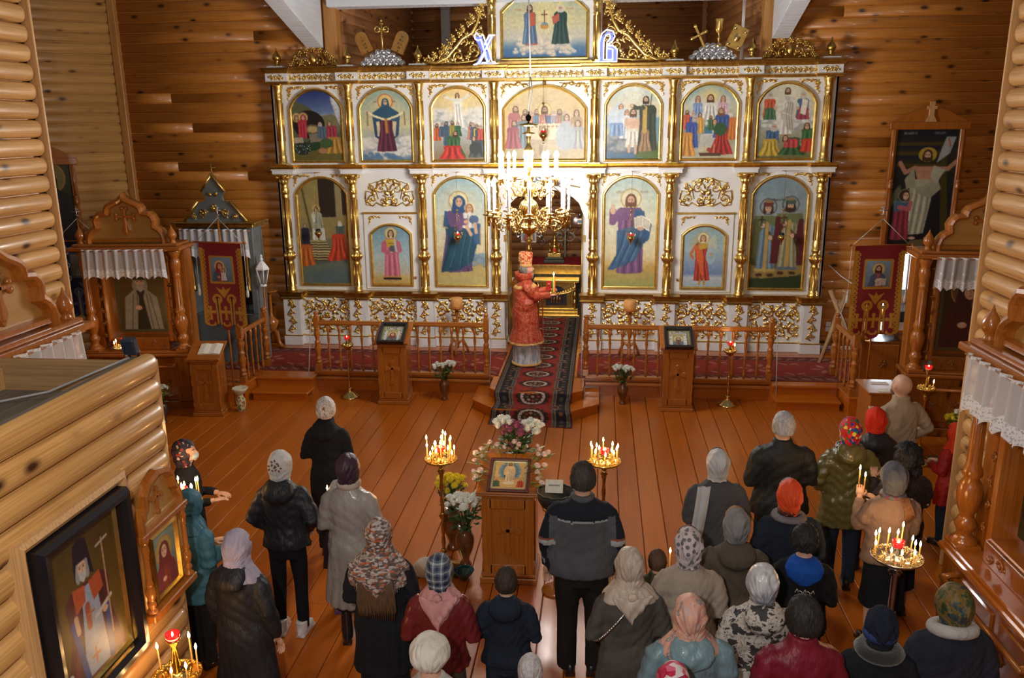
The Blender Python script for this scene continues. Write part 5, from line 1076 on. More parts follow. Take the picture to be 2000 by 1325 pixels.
# ================================================================ lecterns
def cross_relief(mb, cx, cz, h, y=0, mi=0):
    w = h*.3; a = h*.06
    mb.cbox(cx-a, cx+a, y-.016, y, cz-h*.55, cz+h*.45, .003, mi); mb.cbox(cx-w, cx+w, y-.016, y, cz+h*.1-a, cz+h*.1+a, .003, mi)
    for px, pz in ((-w, .1*h), (w, .1*h), (0, .45*h), (0, -.55*h)): mb.prism([(cx+px+1.9*a*math.cos(q), cz+pz+1.9*a*math.sin(q)) for q in [2*PI*k/8 for k in range(8)]], y-.02, y, mi)
def lectern(loc, label, w=.5, d=.42, h0=.98, h1=1.22, rotz=0):
    t = thing('lectern', label, 'lectern', loc, rotz)
    m = MB(); m.add([(x, y, z) for x in (-w/2+.03, w/2-.03) for y, z in ((-d/2+.03, .1), (-d/2+.03, h0-.02), (d/2-.03, h1-.02), (d/2-.03, .1))], [(0, 1, 2, 3), (7, 6, 5, 4), (0, 4, 5, 1), (2, 6, 7, 3), (1, 5, 6, 2), (0, 3, 7, 4)]); m.build('body', M_var, t)
    MB().cbox(-w/2, w/2, -d/2, d/2, 0, .06, .008).cbox(-w/2+.015, w/2-.015, -d/2+.015, d/2-.015, .06, .1, .008).build('plinth', M_varx, t)
    p = MB(); y = -d/2+.03; z1 = h0-.06
    p.cbox(-w/2+.03, -w/2+.12, y-.02, y, .1, z1, .005).cbox(w/2-.12, w/2-.03, y-.02, y, .1, z1, .005).cbox(-w/2+.1, w/2-.1, y-.02, y, .1, .2, .005).cbox(-w/2+.1, w/2-.1, y-.02, y, z1-.09, z1, .005)
    for s in (-1, 1): p.tube([(s*(w/2-.035), y-.012, z) for z in np.linspace(.12, z1, 12)], [.01+.006*math.sin(k*2.2) for k in range(12)], 6)
    p.build('front_frame', M_var, t); c = MB(); cross_relief(c, 0, h0*.56, .32, y); c.build('carved_cross', M_var, t)
    for s in (-1, 1): MB().cbox(min(s*(w/2-.03), s*(w/2-.015)), max(s*(w/2-.03), s*(w/2-.015)), -d/2+.1, d/2-.1, .2, h0-.1, .004).build('side_panel', M_kiot, t)
    a = math.atan2(h1-h0, d); M = Matrix.Translation((0, -d/2-.02, h0))@Matrix.Rotation(a, 4, 'X'); L = math.hypot(d, h1-h0)+.04
    MB().cbox(-w/2-.02, w/2+.02, 0, L, -.03, 0, .008, 0, M).cbox(-w/2-.02, w/2+.02, 0, .02, 0, .025, .005, 0, M).build('sloping_top', M_varx, t)
    return t, Matrix.Translation(loc)@Matrix.Rotation(rotz, 4, 'Z')@M
def lying_icon(M, label, cv, w, h, frame_m, fw=.03, ft=.04, y0=.04, bead=None, inner=None):
    t = thing('icon', label, 'icon'); t.matrix_world = M@Matrix.Translation((0, y0, 0))
    f = lambda u, v: np.stack([(u-.5)*w, (1-v)*h, .012+0*u], -1); inst(paint_mesh('painted_panel', cv, 0, 1, 0, 1, fn=f), 'painted_panel', t)
    m = MB(); Mx = Matrix.Rotation(-PI/2, 4, 'X'); m.cbox(-w/2-fw, -w/2, -fw, h+fw, 0, ft, .004).cbox(w/2, w/2+fw, -fw, h+fw, 0, ft, .004).cbox(-w/2, w/2, -fw, 0, 0, ft, .004).cbox(-w/2, w/2, h, h+fw, 0, ft, .004).box(-w/2, w/2, 0, h, 0, .01); m.build('frame', frame_m, t)
    if inner:
        q = .02; MB().cbox(-w/2, -w/2+q, 0, h, .012, .02, .003).cbox(w/2-q, w/2, 0, h, .012, .02, .003).cbox(-w/2, w/2, 0, q, .012, .02, .003).cbox(-w/2, w/2, h-q, h, .012, .02, .003).build('inner_frame', inner, t)
    if bead:
        b = MB().ell((0, 0, .016), (.018, .018, .01), 6, 4).mesh('raised_ornament', bead); r2 = random.Random(3)
        for k in range(26): 
            x = (r2.random()-.5)*w*.75; z = h*(.82+.1*r2.random()) if k % 3 else h*r2.uniform(.12, .8); x = x if k % 3 else math.copysign(w*.36, x); inst(b, 'raised_ornament', t, (x, z, 0))
    return t
t, M = lectern((-3.16, 12.22, 0), 'carved wooden lectern before the left railing holding a black-framed icon')
def pic_small(seed):
    c = half_saint(.85, (170, 160, 110), (130, 60, 40), (90, 110, 120), halo=(206, 190, 120), veil=(120, 60, 40) if seed else None, beard=None if seed else (90, 60, 40), y=.5, r=.09, res=70, border=(120, 110, 80)); c.poly([(.1, .1), (.75, .1), (.75, .22), (.1, .22)], (200, 200, 196), .6)
    for x in (.14, .66): c.poly([(x-.05, .3), (x+.07, .3), (x+.07, .85), (x-.05, .85)], (206, 206, 206), .8)
    return c
lying_icon(M, 'black boxed icon with silver ornament on the left lectern', pic_small(1), .34, .36, M_black, .04, .07, .03, M_silver)
t, M = lectern((1.18, 12.22, 0), 'carved wooden lectern before the right railing holding a black-framed icon')
lying_icon(M, 'black boxed icon with silver ornament on the right lectern', pic_small(0), .34, .36, M_black, .04, .07, .03, M_silver)
t, M = lectern((-5.84, 11.45, 0), 'wooden lectern at far left with an open book on its slope', .46, .4, .88, 1.06, .12)
M_paper = mat('paper', (.78, .76, .68), .8, 0, .08, 30)
bk = thing('open_book', 'open white book lying on the far left lectern', 'book'); bk.matrix_world = M@Matrix.Translation((.06, .14, 0))
for s in (-1, 1): MB().add([(0, y, z) for y in (0, .24) for z in (.006, .016)]+[(s*.08, y, z) for y in (0, .24) for z in (.0, .03)]+[(s*.16, y, z) for y in (0, .24) for z in (.0, .018)], [(1, 3, 7, 5), (5, 7, 11, 9), (0, 4, 6, 2), (4, 8, 10, 6), (8, 9, 11, 10), (0, 1, 5, 4), (4, 5, 9, 8), (2, 6, 7, 3), (6, 10, 11, 7)]).build('page_block', M_paper, bk)
t, M = lectern((-.81, 7.2, 0), 'tall wooden icon stand in the middle of the nave decked with flowers', .54, .46, .92, 1.12)
def pic_feast():
    c = Cv(.84, 110, (206, 176, 110)); x = .42; c.ell(x, .36, .27, .34, (110, 150, 176)); c.ell(x, .36, .22, .3, (90, 132, 160)); c.ell(x, .38, .14, .26, (216, 190, 110)); c.poly([(x-.13, .5), (x+.13, .5), (x+.05, .72), (x-.05, .72)], (40, 40, 46))
    for k in range(14): q = 2*PI*k/14; c.ell(x+.245*math.cos(q), .36+.31*math.sin(q), .012, .014, (206, 206, 190))
    saint(c, x, .06, .74, (214, 190, 150), (222, 200, 160), (226, 190, 90), w=.28, beard=(92, 58, 34)); c.ell(x, .76, .14, .05, (216, 210, 196)); c.clouds(.05, .3, .62, .05, 8, (190, 160, 110), (150, 120, 90)); c.clouds(.55, .8, .62, .05, 8, (190, 160, 110), (150, 120, 90))
    for xx, cl in ((.13, (60, 96, 66)), (.7, (190, 62, 44))): c.ell(xx, .66, .05, .05, (230, 196, 90)); head(c, xx, .66, .026, veil=(170, 60, 50)); robe(c, xx, .7, .9, .16, .2, cl)
    c.line([(0, .93), (.84, .93)], .02, (190, 110, 80)); return c.mottled()
lying_icon(M, 'feast icon of a figure in a blue oval on the central stand', pic_feast(), .33, .36, mat('dark_frame', (.10, .03, .02), .3, coat=.6), .03, .03, .06, inner=mat('green_gold', (.62, .62, .38), .35, .5))
# ================================================================ flowers
def mum_mesh(col, name, r=.045):
    m = MB(); m.ell((0, 0, 0), r*.55, 8, 5, 0)
    for ring, (n, el, L) in enumerate(((12, .15, 1), (11, .55, .95), (9, .95, .85), (6, 1.3, .75))):
        for k in range(n):
            a = 2*PI*(k+.5*(ring % 2))/n; d = Vector((math.cos(a)*math.cos(el), math.sin(a)*math.cos(el), math.sin(el))); s = Vector((-math.sin(a), math.cos(a), 0))*r*.16; q = d*r*.35; e = d*r*L+Vector((0, 0, r*.12)); mm = d*r*.8*L
            m.add([q-s*.5, q+s*.5, mm+s, mm-s, e], [(0, 1, 2, 3), (3, 2, 4)], 0, True)
    return m.mesh(name, mat(name+'_petal', col, .7, 0, .08, 30))
mum_w = mum_mesh((.78, .80, .74), 'white_chrysanthemum'); mum_y = mum_mesh((.75, .62, .03), 'yellow_chrysanthemum'); mum_p = mum_mesh((.33, .09, .17), 'purple_chrysanthemum'); mum_k = mum_mesh((.70, .58, .57), 'pink_lily', .03)
M_leaf = mat('leaf_green', (.045, .10, .022), .5, 0, .4, 12); M_leafl = mat('leaf_light', (.16, .24, .05), .5, 0, .3, 12)
def leaves_mb(n, rad, z0, z1, r2, L=.09):
    m = MB()
    for k in range(n):
        a = r2.uniform(0, 2*PI); rr = rad*math.sqrt(r2.random()); z = r2.uniform(z0, z1); p = Vector((rr*math.cos(a), rr*math.sin(a), z)); d = Vector((math.cos(a)*r2.uniform(.3, 1), math.sin(a)*r2.uniform(.3, 1), r2.uniform(-.2, .9))).normalized(); s = d.cross(Vector((0, 0, 1))).normalized()*L*.28; u = Vector((0, 0, .12*L))
        m.add([p, p+d*L*.45+s, p+d*L, p+d*L*.45-s, p+d*L*.5+u], [(0, 1, 4), (1, 2, 4), (2, 3, 4), (3, 0, 4)], 0, True)
    return m
M_vase = mat('vase_glaze', (.13, .045, .015), .15, 0, .5, 7, coat=.8)
vase_p = [(.055, 0), (.06, .01), (.05, .03), (.035, .05), (.04, .08), (.075, .17), (.09, .25), (.085, .3), (.06, .34), (.052, .36), (.07, .38), (.066, .382), (.045, .355), (0, .34)]
def vase(loc, s, label, mat_=None, prof=None):
    t = thing('vase', label, 'vase', loc); MB().lathe([(r*s, z*s) for r, z in (prof or vase_p)], n=16).build('vase_body', mat_ or M_vase, t); return t
def bouquet(loc, label, heads, rad, h, seed, leafz=(.02, .2), nleaf=60, lm=None, fan=1.0):
    r2 = random.Random(seed); t = thing('bouquet', label, 'flowers', loc)
    leaves_mb(nleaf, rad*.8, leafz[0], leafz[1], r2).build('foliage', lm or M_leaf, t); st = MB()
    for i, (me, x, y, z) in enumerate(heads):
        inst(me, 'flower_head', t, (x, y, z), (r2.uniform(-.5, .5), r2.uniform(-.5, .5), r2.uniform(0, 6)), (r2.uniform(.8, 1.25),)*3); st.tube([(0, 0, -.08), (x*.5, y*.5, z*.5), (x, y, z)], .003, 4)
    st.build('stems', M_leaf, t); return t
def cluster(me, cx, cy, cz, r, n, seed, sq=.6):
    r2 = random.Random(seed); out = []
    for k in range(n):
        a = k*2.4; q = r*math.sqrt((k+.5)/n); out.append((me, cx+q*math.cos(a), cy+q*math.sin(a), cz+sq*r*math.sqrt(max(0, 1-(q/r)**2))+r2.uniform(-.01, .01)))
    return out
vase((-2.41, 12.33, 0), .92, 'brown glazed vase standing before the left railing'); bouquet((-2.41, 12.33, .35), 'white chrysanthemums in the brown vase before the left railing', cluster(mum_w, -.08, 0, .17, .1, 8, 1)+cluster(mum_w, .1, .0, .2, .09, 7, 2), .13, .3, 1)
vase((.38, 12.33, 0), .92, 'brown glazed vase standing before the right railing'); bouquet((.38, 12.33, .35), 'white chrysanthemums in the brown vase before the right railing', cluster(mum_w, -.07, 0, .19, .1, 9, 3)+cluster(mum_w, .08, .0, .18, .1, 8, 4), .13, .3, 2)
vase((-1.45, 7.62, 0), 1.15, 'brown glazed vase at the left of the icon stand, nearer the railing'); bouquet((-1.45, 7.62, .46), 'yellow chrysanthemums left of the icon stand', cluster(mum_y, 0, 0, .22, .16, 16, 5), .14, .3, 3)
vase((-1.27, 7.30, 0), 1.05, 'brown glazed vase at the left foot of the icon stand, nearer the viewer'); bouquet((-1.27, 7.30, .40), 'two white chrysanthemum clusters at the left foot of the icon stand', cluster(mum_w, -.03, -.03, .24, .15, 15, 6)+cluster(mum_w, .16, .1, .26, .1, 8, 7), .16, .3, 4)
vase((-.28, 7.45, 0), 1.05, 'brown glazed vase behind the man in the grey sweater'); bouquet((-.28, 7.45, .40), 'white chrysanthemums half hidden by the man in the grey sweater', cluster(mum_w, -.08, 0, .22, .14, 12, 8), .14, .3, 5)
MB_s = thing('flower_stool', 'small wooden stool behind the icon stand under a vase', 'stool', (-.79, 7.62, 0)); MB().cbox(-.14, .14, -.14, .14, .72, .76, .006).build('seat', M_varx, MB_s)
for sx in (-1, 1):
    for sy in (-1, 1): MB().tube([(sx*.13, sy*.13, 0), (sx*.1, sy*.1, .72)], .016, 6).build('leg', M_var, MB_s)
vase((-.79, 7.62, .76), .8, 'terracotta vase behind the central icon', mat('terracotta', (.36, .10, .04), .4)); bouquet((-.79, 7.62, 1.08), 'white and purple chrysanthemums rising behind the central icon', cluster(mum_w, -.13, .02, .27, .1, 9, 9)+cluster(mum_w, .16, 0, .24, .11, 11, 10)+cluster(mum_p, 0, -.02, .2, .15, 15, 11)+[(mum_p, -.03, -.1, .1)], .16, .3, 6, (-.04, .2), 90)
r3 = random.Random(11); gh = []
for k in range(26):
    u = k/25; x = -.3+.6*min(1, max(0, (u-.3)/.4)); y = (.0+u/.3*.42) if u < .3 else (.45 if u < .7 else .45-(u-.7)/.3*.42); gh.append((mum_k, x+r3.uniform(-.05, .05), y-.2+r3.uniform(-.03, .03), (.05+y*.42)+r3.uniform(0, .08)))
g = bouquet((-.81, 7.2, .93), 'garland of pale pink lilies around the central icon', [q for i, q in enumerate(gh)], .3, .3, 12, (.0, .1), 4); lv = MB()
for me, x, y, z in gh:
    for k in range(3): a = r3.uniform(0, 6.28); d = Vector((math.cos(a), math.sin(a), r3.uniform(-.3, .5))).normalized(); p = Vector((x, y, z-.03)); s = d.cross(Vector((0, 0, 1)))*.018; lv.add([p, p+d*.04+s, p+d*.09, p+d*.04-s], [(0, 1, 2, 3)], 0, True)
lv.build('foliage', M_leafl, g)
# bowl, fur hat, basket on its stand
bw = thing('bowl', 'dark teal glass bowl on the floor by the vases', 'bowl', (-1.24, 7.03, 0)); MB().lathe([(.04, 0), (.045, .01), (.08, .06), (.1, .10), (.096, .102), (.07, .06), (0, .03)], n=16).build('bowl_body', mat('teal_glass', (.0, .05, .07), .08, coat=1), bw)
hb = thing('fur_hat', 'pale fluffy hat lying on the floor by the left candle stand', 'hat', (-1.62, 7.12, 0)); MB().lathe([(.0, .0), (.12, .0), (.14, .03), (.13, .08), (.09, .12), (0, .13)], n=14).build('crown', mat('fluff', (.5, .42, .34), .95, bmp=1, bs=90, sheen=.5), hb)
bs = thing('collection_basket', 'round black wicker basket with a white card beside the icon stand', 'basket', (-.36, 6.9, 0)); MB().lathe([(.1, .86), (.13, .87), (.165, .93), (.17, 1.0), (.16, 1.005), (.15, .93), (.0, .89)], n=20).build('basket_body', mat('black_wicker', (.012, .014, .014), .6, bmp=1, bs=120), bs)
rm = MB(); rm.tube([(.165*math.cos(a), .165*math.sin(a), 1.003+.005*math.sin(a*12)) for a in [2*PI*k/36 for k in range(37)]], .01, 5); rm.build('rim', mat('black_wicker', (.01,)*3), bs)
MB().lathe([(.12, .83), (.13, .85), (.12, .865)], n=16).tube([(0, 0, .02), (0, 0, .84)], .02, 8).lathe([(.13, 0), (.13, .02), (.03, .04), (0, .05)], n=14).build('stand', M_var, bs)
cd = MB().box(-.08, .08, 0, .004, 0, .12, 0, Matrix.Translation((-.02, .05, .965))@Matrix.Rotation(-.5, 4, 'X')).build('card', M_paper, bs); MB().box(-.05, .05, -.003, 0, .06, .075, 0, Matrix.Translation((-.02, .05, .965))@Matrix.Rotation(-.5, 4, 'X')).build('printed_line', M_black, cd)

# ================================================================ candle stands
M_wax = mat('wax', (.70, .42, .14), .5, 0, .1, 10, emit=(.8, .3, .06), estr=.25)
fm = MB(); fm.lathe([(.003, 0), (.0075, .01), (.008, .02), (.004, .035), (0, .046)], n=8); flame_me = fm.mesh('flame', M_flame)
CAND = {}
def candle_me(h):
    k = round(h, 2)
    if k not in CAND: CAND[k] = MB().lathe([(.0055, 0), (.005, k), (.001, k+.002)], n=6).tube([(0, 0, k), (0, 0, k+.01)], .001, 3).mesh('candle', M_wax)
    return CAND[k]
def candle_stand(loc, label, hd, rd, candles, metal=None, base_r=.17, lamp=True, seed=0, power=6, twist=True, lamp_h=.1, lit=True, stem_r=.018):
    """hd dish height, rd dish radius, candles [(angle, radius fraction, height)]"""
    metal = metal or M_brass; t = thing('candle_stand', label, 'candle stand', loc)
    MB().lathe([(base_r, 0), (base_r*1.02, .01), (base_r*.95, .025), (base_r*.7, .045), (base_r*.62, .06), (base_r*.35, .085), (base_r*.22, .12), (base_r*.3, .14), (base_r*.2, .16)], n=20).build('base', metal, t)
    st = MB(); n = 8; N = 60; vs = []; fs = []
    for i in range(N+1):
        for k in range(n): a = 2*PI*k/n+(i*.35 if twist else 0); r = stem_r*(1+(.18 if twist else 0)*math.cos(2*(2*PI*k/n))); vs.append((r*math.cos(a), r*math.sin(a), .15+(hd-.2)*i/N))
    for i in range(N):
        for k in range(n): fs.append((i*n+k, i*n+(k+1) % n, (i+1)*n+(k+1) % n, (i+1)*n+k))
    st.add(vs, fs, 0, True)
    for z in (.2, hd*.5, hd-.12): st.lathe([(stem_r, z-.035), (stem_r*1.6, z-.025), (stem_r*1.2, z-.015), (stem_r*2.1, z), (stem_r*1.2, z+.015), (stem_r*1.6, z+.025), (stem_r, z+.035)], n=12)
    st.build('stem', metal, t)
    MB().lathe([(.02, hd-.08), (.045, hd-.06), (.09*rd/.15, hd-.035), (rd*.93, hd-.012), (rd, hd), (rd, hd+.012), (rd*.97, hd+.012), (rd*.95, hd+.002), (.05, hd+.006), (.045, hd+.02), (0, hd+.02)], n=28).build('dish', metal, t)
    rr = random.Random(seed); cup = CAND.get('cup') or CAND.setdefault('cup', MB().lathe([(.005, 0), (.009, .01), (.008, .026)], (0, 0, 0), 6).mesh('candle_holder', M_brass))
    for rg, nn in ((.85, 16), (.55, 9)):
        for k in range(nn): a = 2*PI*k/nn; inst(cup, 'candle_holder', t, (rd*rg*math.cos(a), rd*rg*math.sin(a), hd+.004))
    if lamp:
        c = MB().lathe([(.02, 0), (.018, lamp_h*.5), (.04, lamp_h*.62), (.045, lamp_h*.66)], (0, 0, hd+.02), 12).build('lamp_stem', metal, t)
        MB().lathe([(.03, 0), (.042, .02), (.044, .045), (.04, .046), (.036, .02), (0, .012)], (0, 0, hd+.02+lamp_h*.64), 14).build('red_cup', M_redglass, c)
        if lit: inst(flame_me, 'flame', c, (0, 0, hd+.045+lamp_h*.64), scale=(.8, .8, .7))
    for (a, f, h) in candles:
        o = inst(candle_me(h), 'candle', t, (rd*f*math.cos(a), rd*f*math.sin(a), hd+.015), (rr.uniform(-.05, .05), rr.uniform(-.05, .05), 0)); inst(flame_me, 'flame', o, (0, 0, round(h, 2)+.004))
    if candles: light('candle_glow', (0, 0, hd+.24), power, (1, .55, .22), .07, parent=t)
    return t
rc = random.Random(5)
def ringc(n, h0, h1, f0=.85, f1=.55, seed=1, a0=0):
    r = random.Random(seed); return [(a0+2*PI*k/n+r.uniform(-.12, .12), f0 if k % 3 else f1, r.uniform(h0, h1)) for k in range(n)]
candle_stand((-1.46, 7.18, 0), 'tall twisted brass candle stand with many burning candles left of the icon stand', 1.16, .155, ringc(15, .06, .17, seed=2)+[(1.57, .6, .2), (1.2, .5, .19)], base_r=.21, power=7)
candle_stand((.07, 7.22, 0), 'tall twisted brass candle stand with many burning candles behind the man in grey', 1.17, .155, ringc(12, .05, .17, seed=4), base_r=.21, power=7)
candle_stand((-3.95, 12.34, 0), 'small brass candle stand with red lamp before the left railing', .86, .1, [], base_r=.155, stem_r=.012, lamp_h=.12)
candle_stand((1.98, 12.40, 0), 'small brass candle stand with one lit candle before the right railing', .86, .1, [(.6, .85, .05)], base_r=.155, stem_r=.012, lamp_h=.12, power=1.2)
candle_stand((2.2, 5.76, 0), 'silver candle stand with ten candles behind the woman in the brown jacket', 1.11, .185, ringc(10, .05, .12, .85, .6, 8, 2)+[(1.1, .85, .15), (2.4, .8, .12)], metal=mat('pewter', (.5, .5, .52), .25, 1), power=3.5, stem_r=.024, twist=False)
candle_stand((-3.42, 6.05, 0), 'brass candle stand with burning candles at the end of the log wall', 1.18, .15, ringc(11, .08, .16, seed=9), power=6)
candle_stand((-2.56, 4.22, 0), 'brass candle stand under the framed bishop picture with a red lamp on top', .92, .15, [(.2, .85, .16), (1.2, .8, .17), (-.6, .85, .09), (2.9, .85, .14), (-1.3, .8, .08)], power=5, lamp_h=.36)
t = candle_stand((-6.78, 10.9, 0), 'silver candle stand with tiny candles before the far left shrine', 1.16, .16, [(k*.9+.3, .85, .05) for k in range(5)], metal=M_silver, power=2.5)
candle_stand((4.06, 10.33, 0), 'slim brass candle stand with a red lamp beside the bald man', .98, .11, [(.3, .85, .05)], base_r=.17, power=1, lamp_h=.36)
mt = thing('mat', 'round straw mat on the floor by the right shrine', 'mat', (4.35, 10.35, 0)); MB().lathe([(.2, 0), (.2, .012), (0, .014)], n=20).build('weave', mat('straw', (.25, .16, .05), .9, bmp=1, bs=80), mt)
# wooden floor holders with fat candles behind the railing
for x, s in ((-2.46, 'left'), (.52, 'right')):
    t = thing('wooden_candle_holder', f'turned wooden floor holder with a fat orange candle behind the {s} railing', 'candle holder', (x, 13.92, .3))
    MB().lathe([(.02, .12), (.035, .2), (.02, .3), (.03, .4), (.05, .46), (.03, .52), (.025, .7), (.04, .76), (.03, .8), (.12, .83), (.13, .85), (.1, .86)], n=12).build('stem', M_var, t)
    for k in range(3):
        a = 2*PI*k/3+.5; MB().tube([(0, 0, .2), (.1*math.cos(a), .1*math.sin(a), .26), (.17*math.cos(a), .17*math.sin(a), .12), (.2*math.cos(a), .2*math.sin(a), .015)], [.03, .028, .025, .02], 6).build('leg', M_var, t)
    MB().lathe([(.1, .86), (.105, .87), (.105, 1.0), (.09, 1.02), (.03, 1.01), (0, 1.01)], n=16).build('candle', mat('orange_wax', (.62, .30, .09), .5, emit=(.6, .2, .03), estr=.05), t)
t = thing('wooden_candelabrum', 'turned wooden tripod stand in the corner left of the icon screen', 'candle stand', (-5.95, 14.25, .3))
MB().lathe([(.05, .1), (.04, .25), (.08, .34), (.12, .42), (.13, .48), (.06, .54), (.03, .6), (.03, .95), (.05, 1.0), (.15, 1.03), (.15, 1.05)], n=12).build('stem', M_var, t)
for k in range(3):
    a = 2*PI*k/3-.5; MB().tube([(0, 0, .3), (.12*math.cos(a), .12*math.sin(a), .28), (.16*math.cos(a), .16*math.sin(a), .1), (.24*math.cos(a), .24*math.sin(a), .02)], [.05, .045, .035, .04], 6).build('leg', M_var, t)
# ================================================================ shrines
M_lace = None
def lace_mat():
    global M_lace
    if M_lace: return M_lace
    m, nt, b = newmat('lace'); v = coords(nt, (1, 1, 1), False)
    vo = nt.nodes.new('ShaderNodeTexVoronoi'); vo.inputs['Scale'].default_value = 55; nt.links.new(v, vo.inputs['Vector'])
    at = nt.nodes.new('ShaderNodeVertexColor'); at.layer_name = 'paint'
    hole = ramp(nt, vo.outputs['Distance'], [(.25, (.52, .52, .52)), (.5, (1, 1, 1))])
    al = mix(nt, at.outputs[0], (.60, .60, .60), hole); nt.links.new(al, b.inputs['Alpha'])
    b.inputs['Base Color'].default_value = (.74, .75, .80, 1); b.inputs['Roughness'].default_value = .9; M_lace = m; return m
def lace_curtain(parent_m, w, h, label, rotz=0, pleats=9, scal=14):
    t = thing('lace_curtain', label, 'curtain'); t.matrix_world = parent_m
    c = Cv(w/h, 60, (0, 0, 0)); c.poly([(0, .72), (w/h, .72), (w/h, 1), (0, 1)], (255, 255, 255)); c.poly([(0, 0), (w/h, 0), (w/h, .06), (0, .06)], (255, 255, 255))
    for k in range(pleats): c.ell((k+.5)*w/h/pleats, .5, .025, .04, (255, 255, 255))
    def fn(u, v):
        zb = h*(1-.10*np.abs(np.sin(u*PI*scal))); y = (.02+.02*v)*np.sin(u*PI*2*pleats+np.sin(u*7)) - .01
        return np.stack([(u-.5)*w*(1+.03*v), y, .025-v*(zb+.025)], -1)
    c.w = c.w; inst(paint_mesh('lace', c, 0, 1, 0, 1, fn=fn, material=lace_mat()), 'lace', t)
    MB().tube([(-w/2-.06, 0, 0), (w/2+.06, 0, 0)], .009, 6).build('rod', M_varx, t); return t
col_p = [(.09, 0), (.1, .02), (.1, .05), (.07, .07), (.055, .1), (.075, .14), (.085, .17), (.06, .21), (.05, .23), (.07, .27), (.09, .34), (.095, .40), (.08, .46), (.055, .5), (.075, .53), (.07, .57), (.055, .6), (.05, .98), (.045, 1.0), (.065, 1.02), (.05, 1.04), (.06, 1.1), (.075, 1.16), (.07, 1.22), (.05, 1.26), (.075, 1.3), (.09, 1.34), (.09, 1.37)]
def kiot(loc, rotz, label, pic, cur_label, W=1.36, inner=None, zs=1.0):
    t = thing('shrine', label, 'icon shrine', loc, rotz); hw = W/2
    B = MB(); B.cbox(-hw-.12, hw+.12, -.02, .45, 0, .12, .01).cbox(-hw+.1, hw-.1, .02, .42, .12, .86, .008).cbox(-hw-.08, -hw+.14, -.04, .42, .12, .84, .008).cbox(hw-.14, hw+.08, -.04, .42, .12, .84, .008); B.build('base', M_kiot, t)
    MB().cbox(-hw-.14, hw+.14, -.07, .45, .84, .89, .012).cbox(-hw-.1, hw+.1, -.04, .45, .89, .92, .01).build('ledge', M_varx, t)
    for s in (-.3, .3): MB().cbox(s-.25, s+.25, .0, .03, .2, .72, .012).build('door_panel', M_kiot, t)
    def curl1(_, *a):
        q = MB(); curl(q, *a); q.build('carved_scroll', M_kiot, t)
    c = MB()
    for s in (-1, 1):
        curl1(c, s*.12, .46, .06, PI/2, -s, .012, -.0, 3); curl1(c, s*.42, .46, .05, PI/2, s, .012, -.0, 3); curl1(c, s*.2, 1.0, .05, 0 if s > 0 else PI, s, .012, .1, 2); curl1(c, s*.35, .99, .04, 0 if s > 0 else PI, -s, .012, .1, 2)
        for k in range(7): curl1(c, s*(hw-.16), 1.15+.19*k, .035, PI/2, s*(1 if k % 2 else -1), .009, .12, 2)
    br = MB(); br.tube([(-hw+.1, -.12, .70), (hw-.1, -.12, .70)], .022, 8)
    for s in (-1, 1): br.tube([(s*(hw-.12), 0, .72), (s*(hw-.12), -.06, .72), (s*(hw-.12), -.12, .70)], [.03, .022, .03], 8)
    br.build('rail_bar', M_varx, t)
    for s in (-1, 1):
        m = MB(); m.lathe([(r, z*1.54/1.37+.92) for r, z in col_p], (s*hw, .06, 0), 16); m.cbox(s*hw-.1, s*hw+.1, -.04, .16, .915, .95, .006)
        for k in range(8): a = 2*PI*k/8; m.tube([(s*hw+.05*math.cos(a), .06+.05*math.sin(a), .92+.62*1.124), (s*hw+.046*math.cos(a), .06+.046*math.sin(a), .92+.97*1.124)], .008, 4)
        m.build('column', M_var, t); MB().cbox(min(s*(hw-.1), s*(hw+.1)), max(s*(hw-.1), s*(hw+.1)), .18, .44, .92, 2.46, .008).build('side_board', M_var, t)
    MB().cbox(-hw, hw, .34, .42, .92, 2.46, .006).build('back_board', M_kiot, t)
    # frame round the picture
    zf0, zf1, xf = 1.1, 2.4, hw-.24
    f = MB(); f.sweep([(-xf, zf0), (xf, zf0), (xf, zf1), (-xf, zf1)], [(0, .34), (0, .14), (-.03, .12), (-.06, .13), (-.08, .22), (-.1, .30), (-.1, .34)][::1], True)
    f.build('picture_frame', M_var, t)
    MB().cbox(-xf, xf, .10, .335, .92, zf0-.012, .006).build('sill', M_kiot, t)
    cv = pic((2*xf-.1)/(zf1-zf0-.1)); p = inst(paint_mesh('painting', cv, -xf+.05, xf-.05, zf0+.05, zf1-.05, None, .30), 'painting', t)
    MB().cbox(-hw-.16, hw+.16, -.1, .46, 2.46, 2.52, .012).cbox(-hw-.1, hw+.1, -.04, .44, 2.52, 2.56, .01).build('cornice', M_var, t)
    for s in (-1, 1): 
        m = MB(); m.cbox(s*hw-.075, s*hw+.075, -.025, .125, 2.52, 2.565, .008); m.lathe([(.06, 0), (.04, .025), (.036, .045), (.055, .07), (.07, .1), (.067, .135), (.045, .18), (.018, .22), (.006, .26), (0, .27)], (s*hw, .05, 2.565), 14); m.build('finial', M_var, t)
    half = [(.60, 0), (.60, .08), (.57, .17), (.52, .23), (.47, .26), (.48, .34), (.44, .42), (.38, .47), (.30, .48), (.29, .53), (.25, .58), (.18, .615), (.1, .65), (.04, .69), (0, .75)]
    P = [(-x, z) for x, z in half]+[(x, z) for x, z in half[::-1][1:]]
    pr = MB().prism([(x, z+2.56) for x, z in P][::-1], .12, .18).build('pediment', M_kiotpale, t)
    MB().sweep([(x, z+2.56) for x, z in P], [(0, .18), (0.0, .06), (-.02, .02), (-.05, .01), (-.075, .03), (-.09, .12)], False, sm=False).sweep([(-.6, 2.57), (.6, 2.57)], [(0.01, .18), (0.01, .05), (.05, .05), (.06, .12)], False).build('pediment_rim', M_var, pr)
    cr = MB(); c0 = 2.56+.34
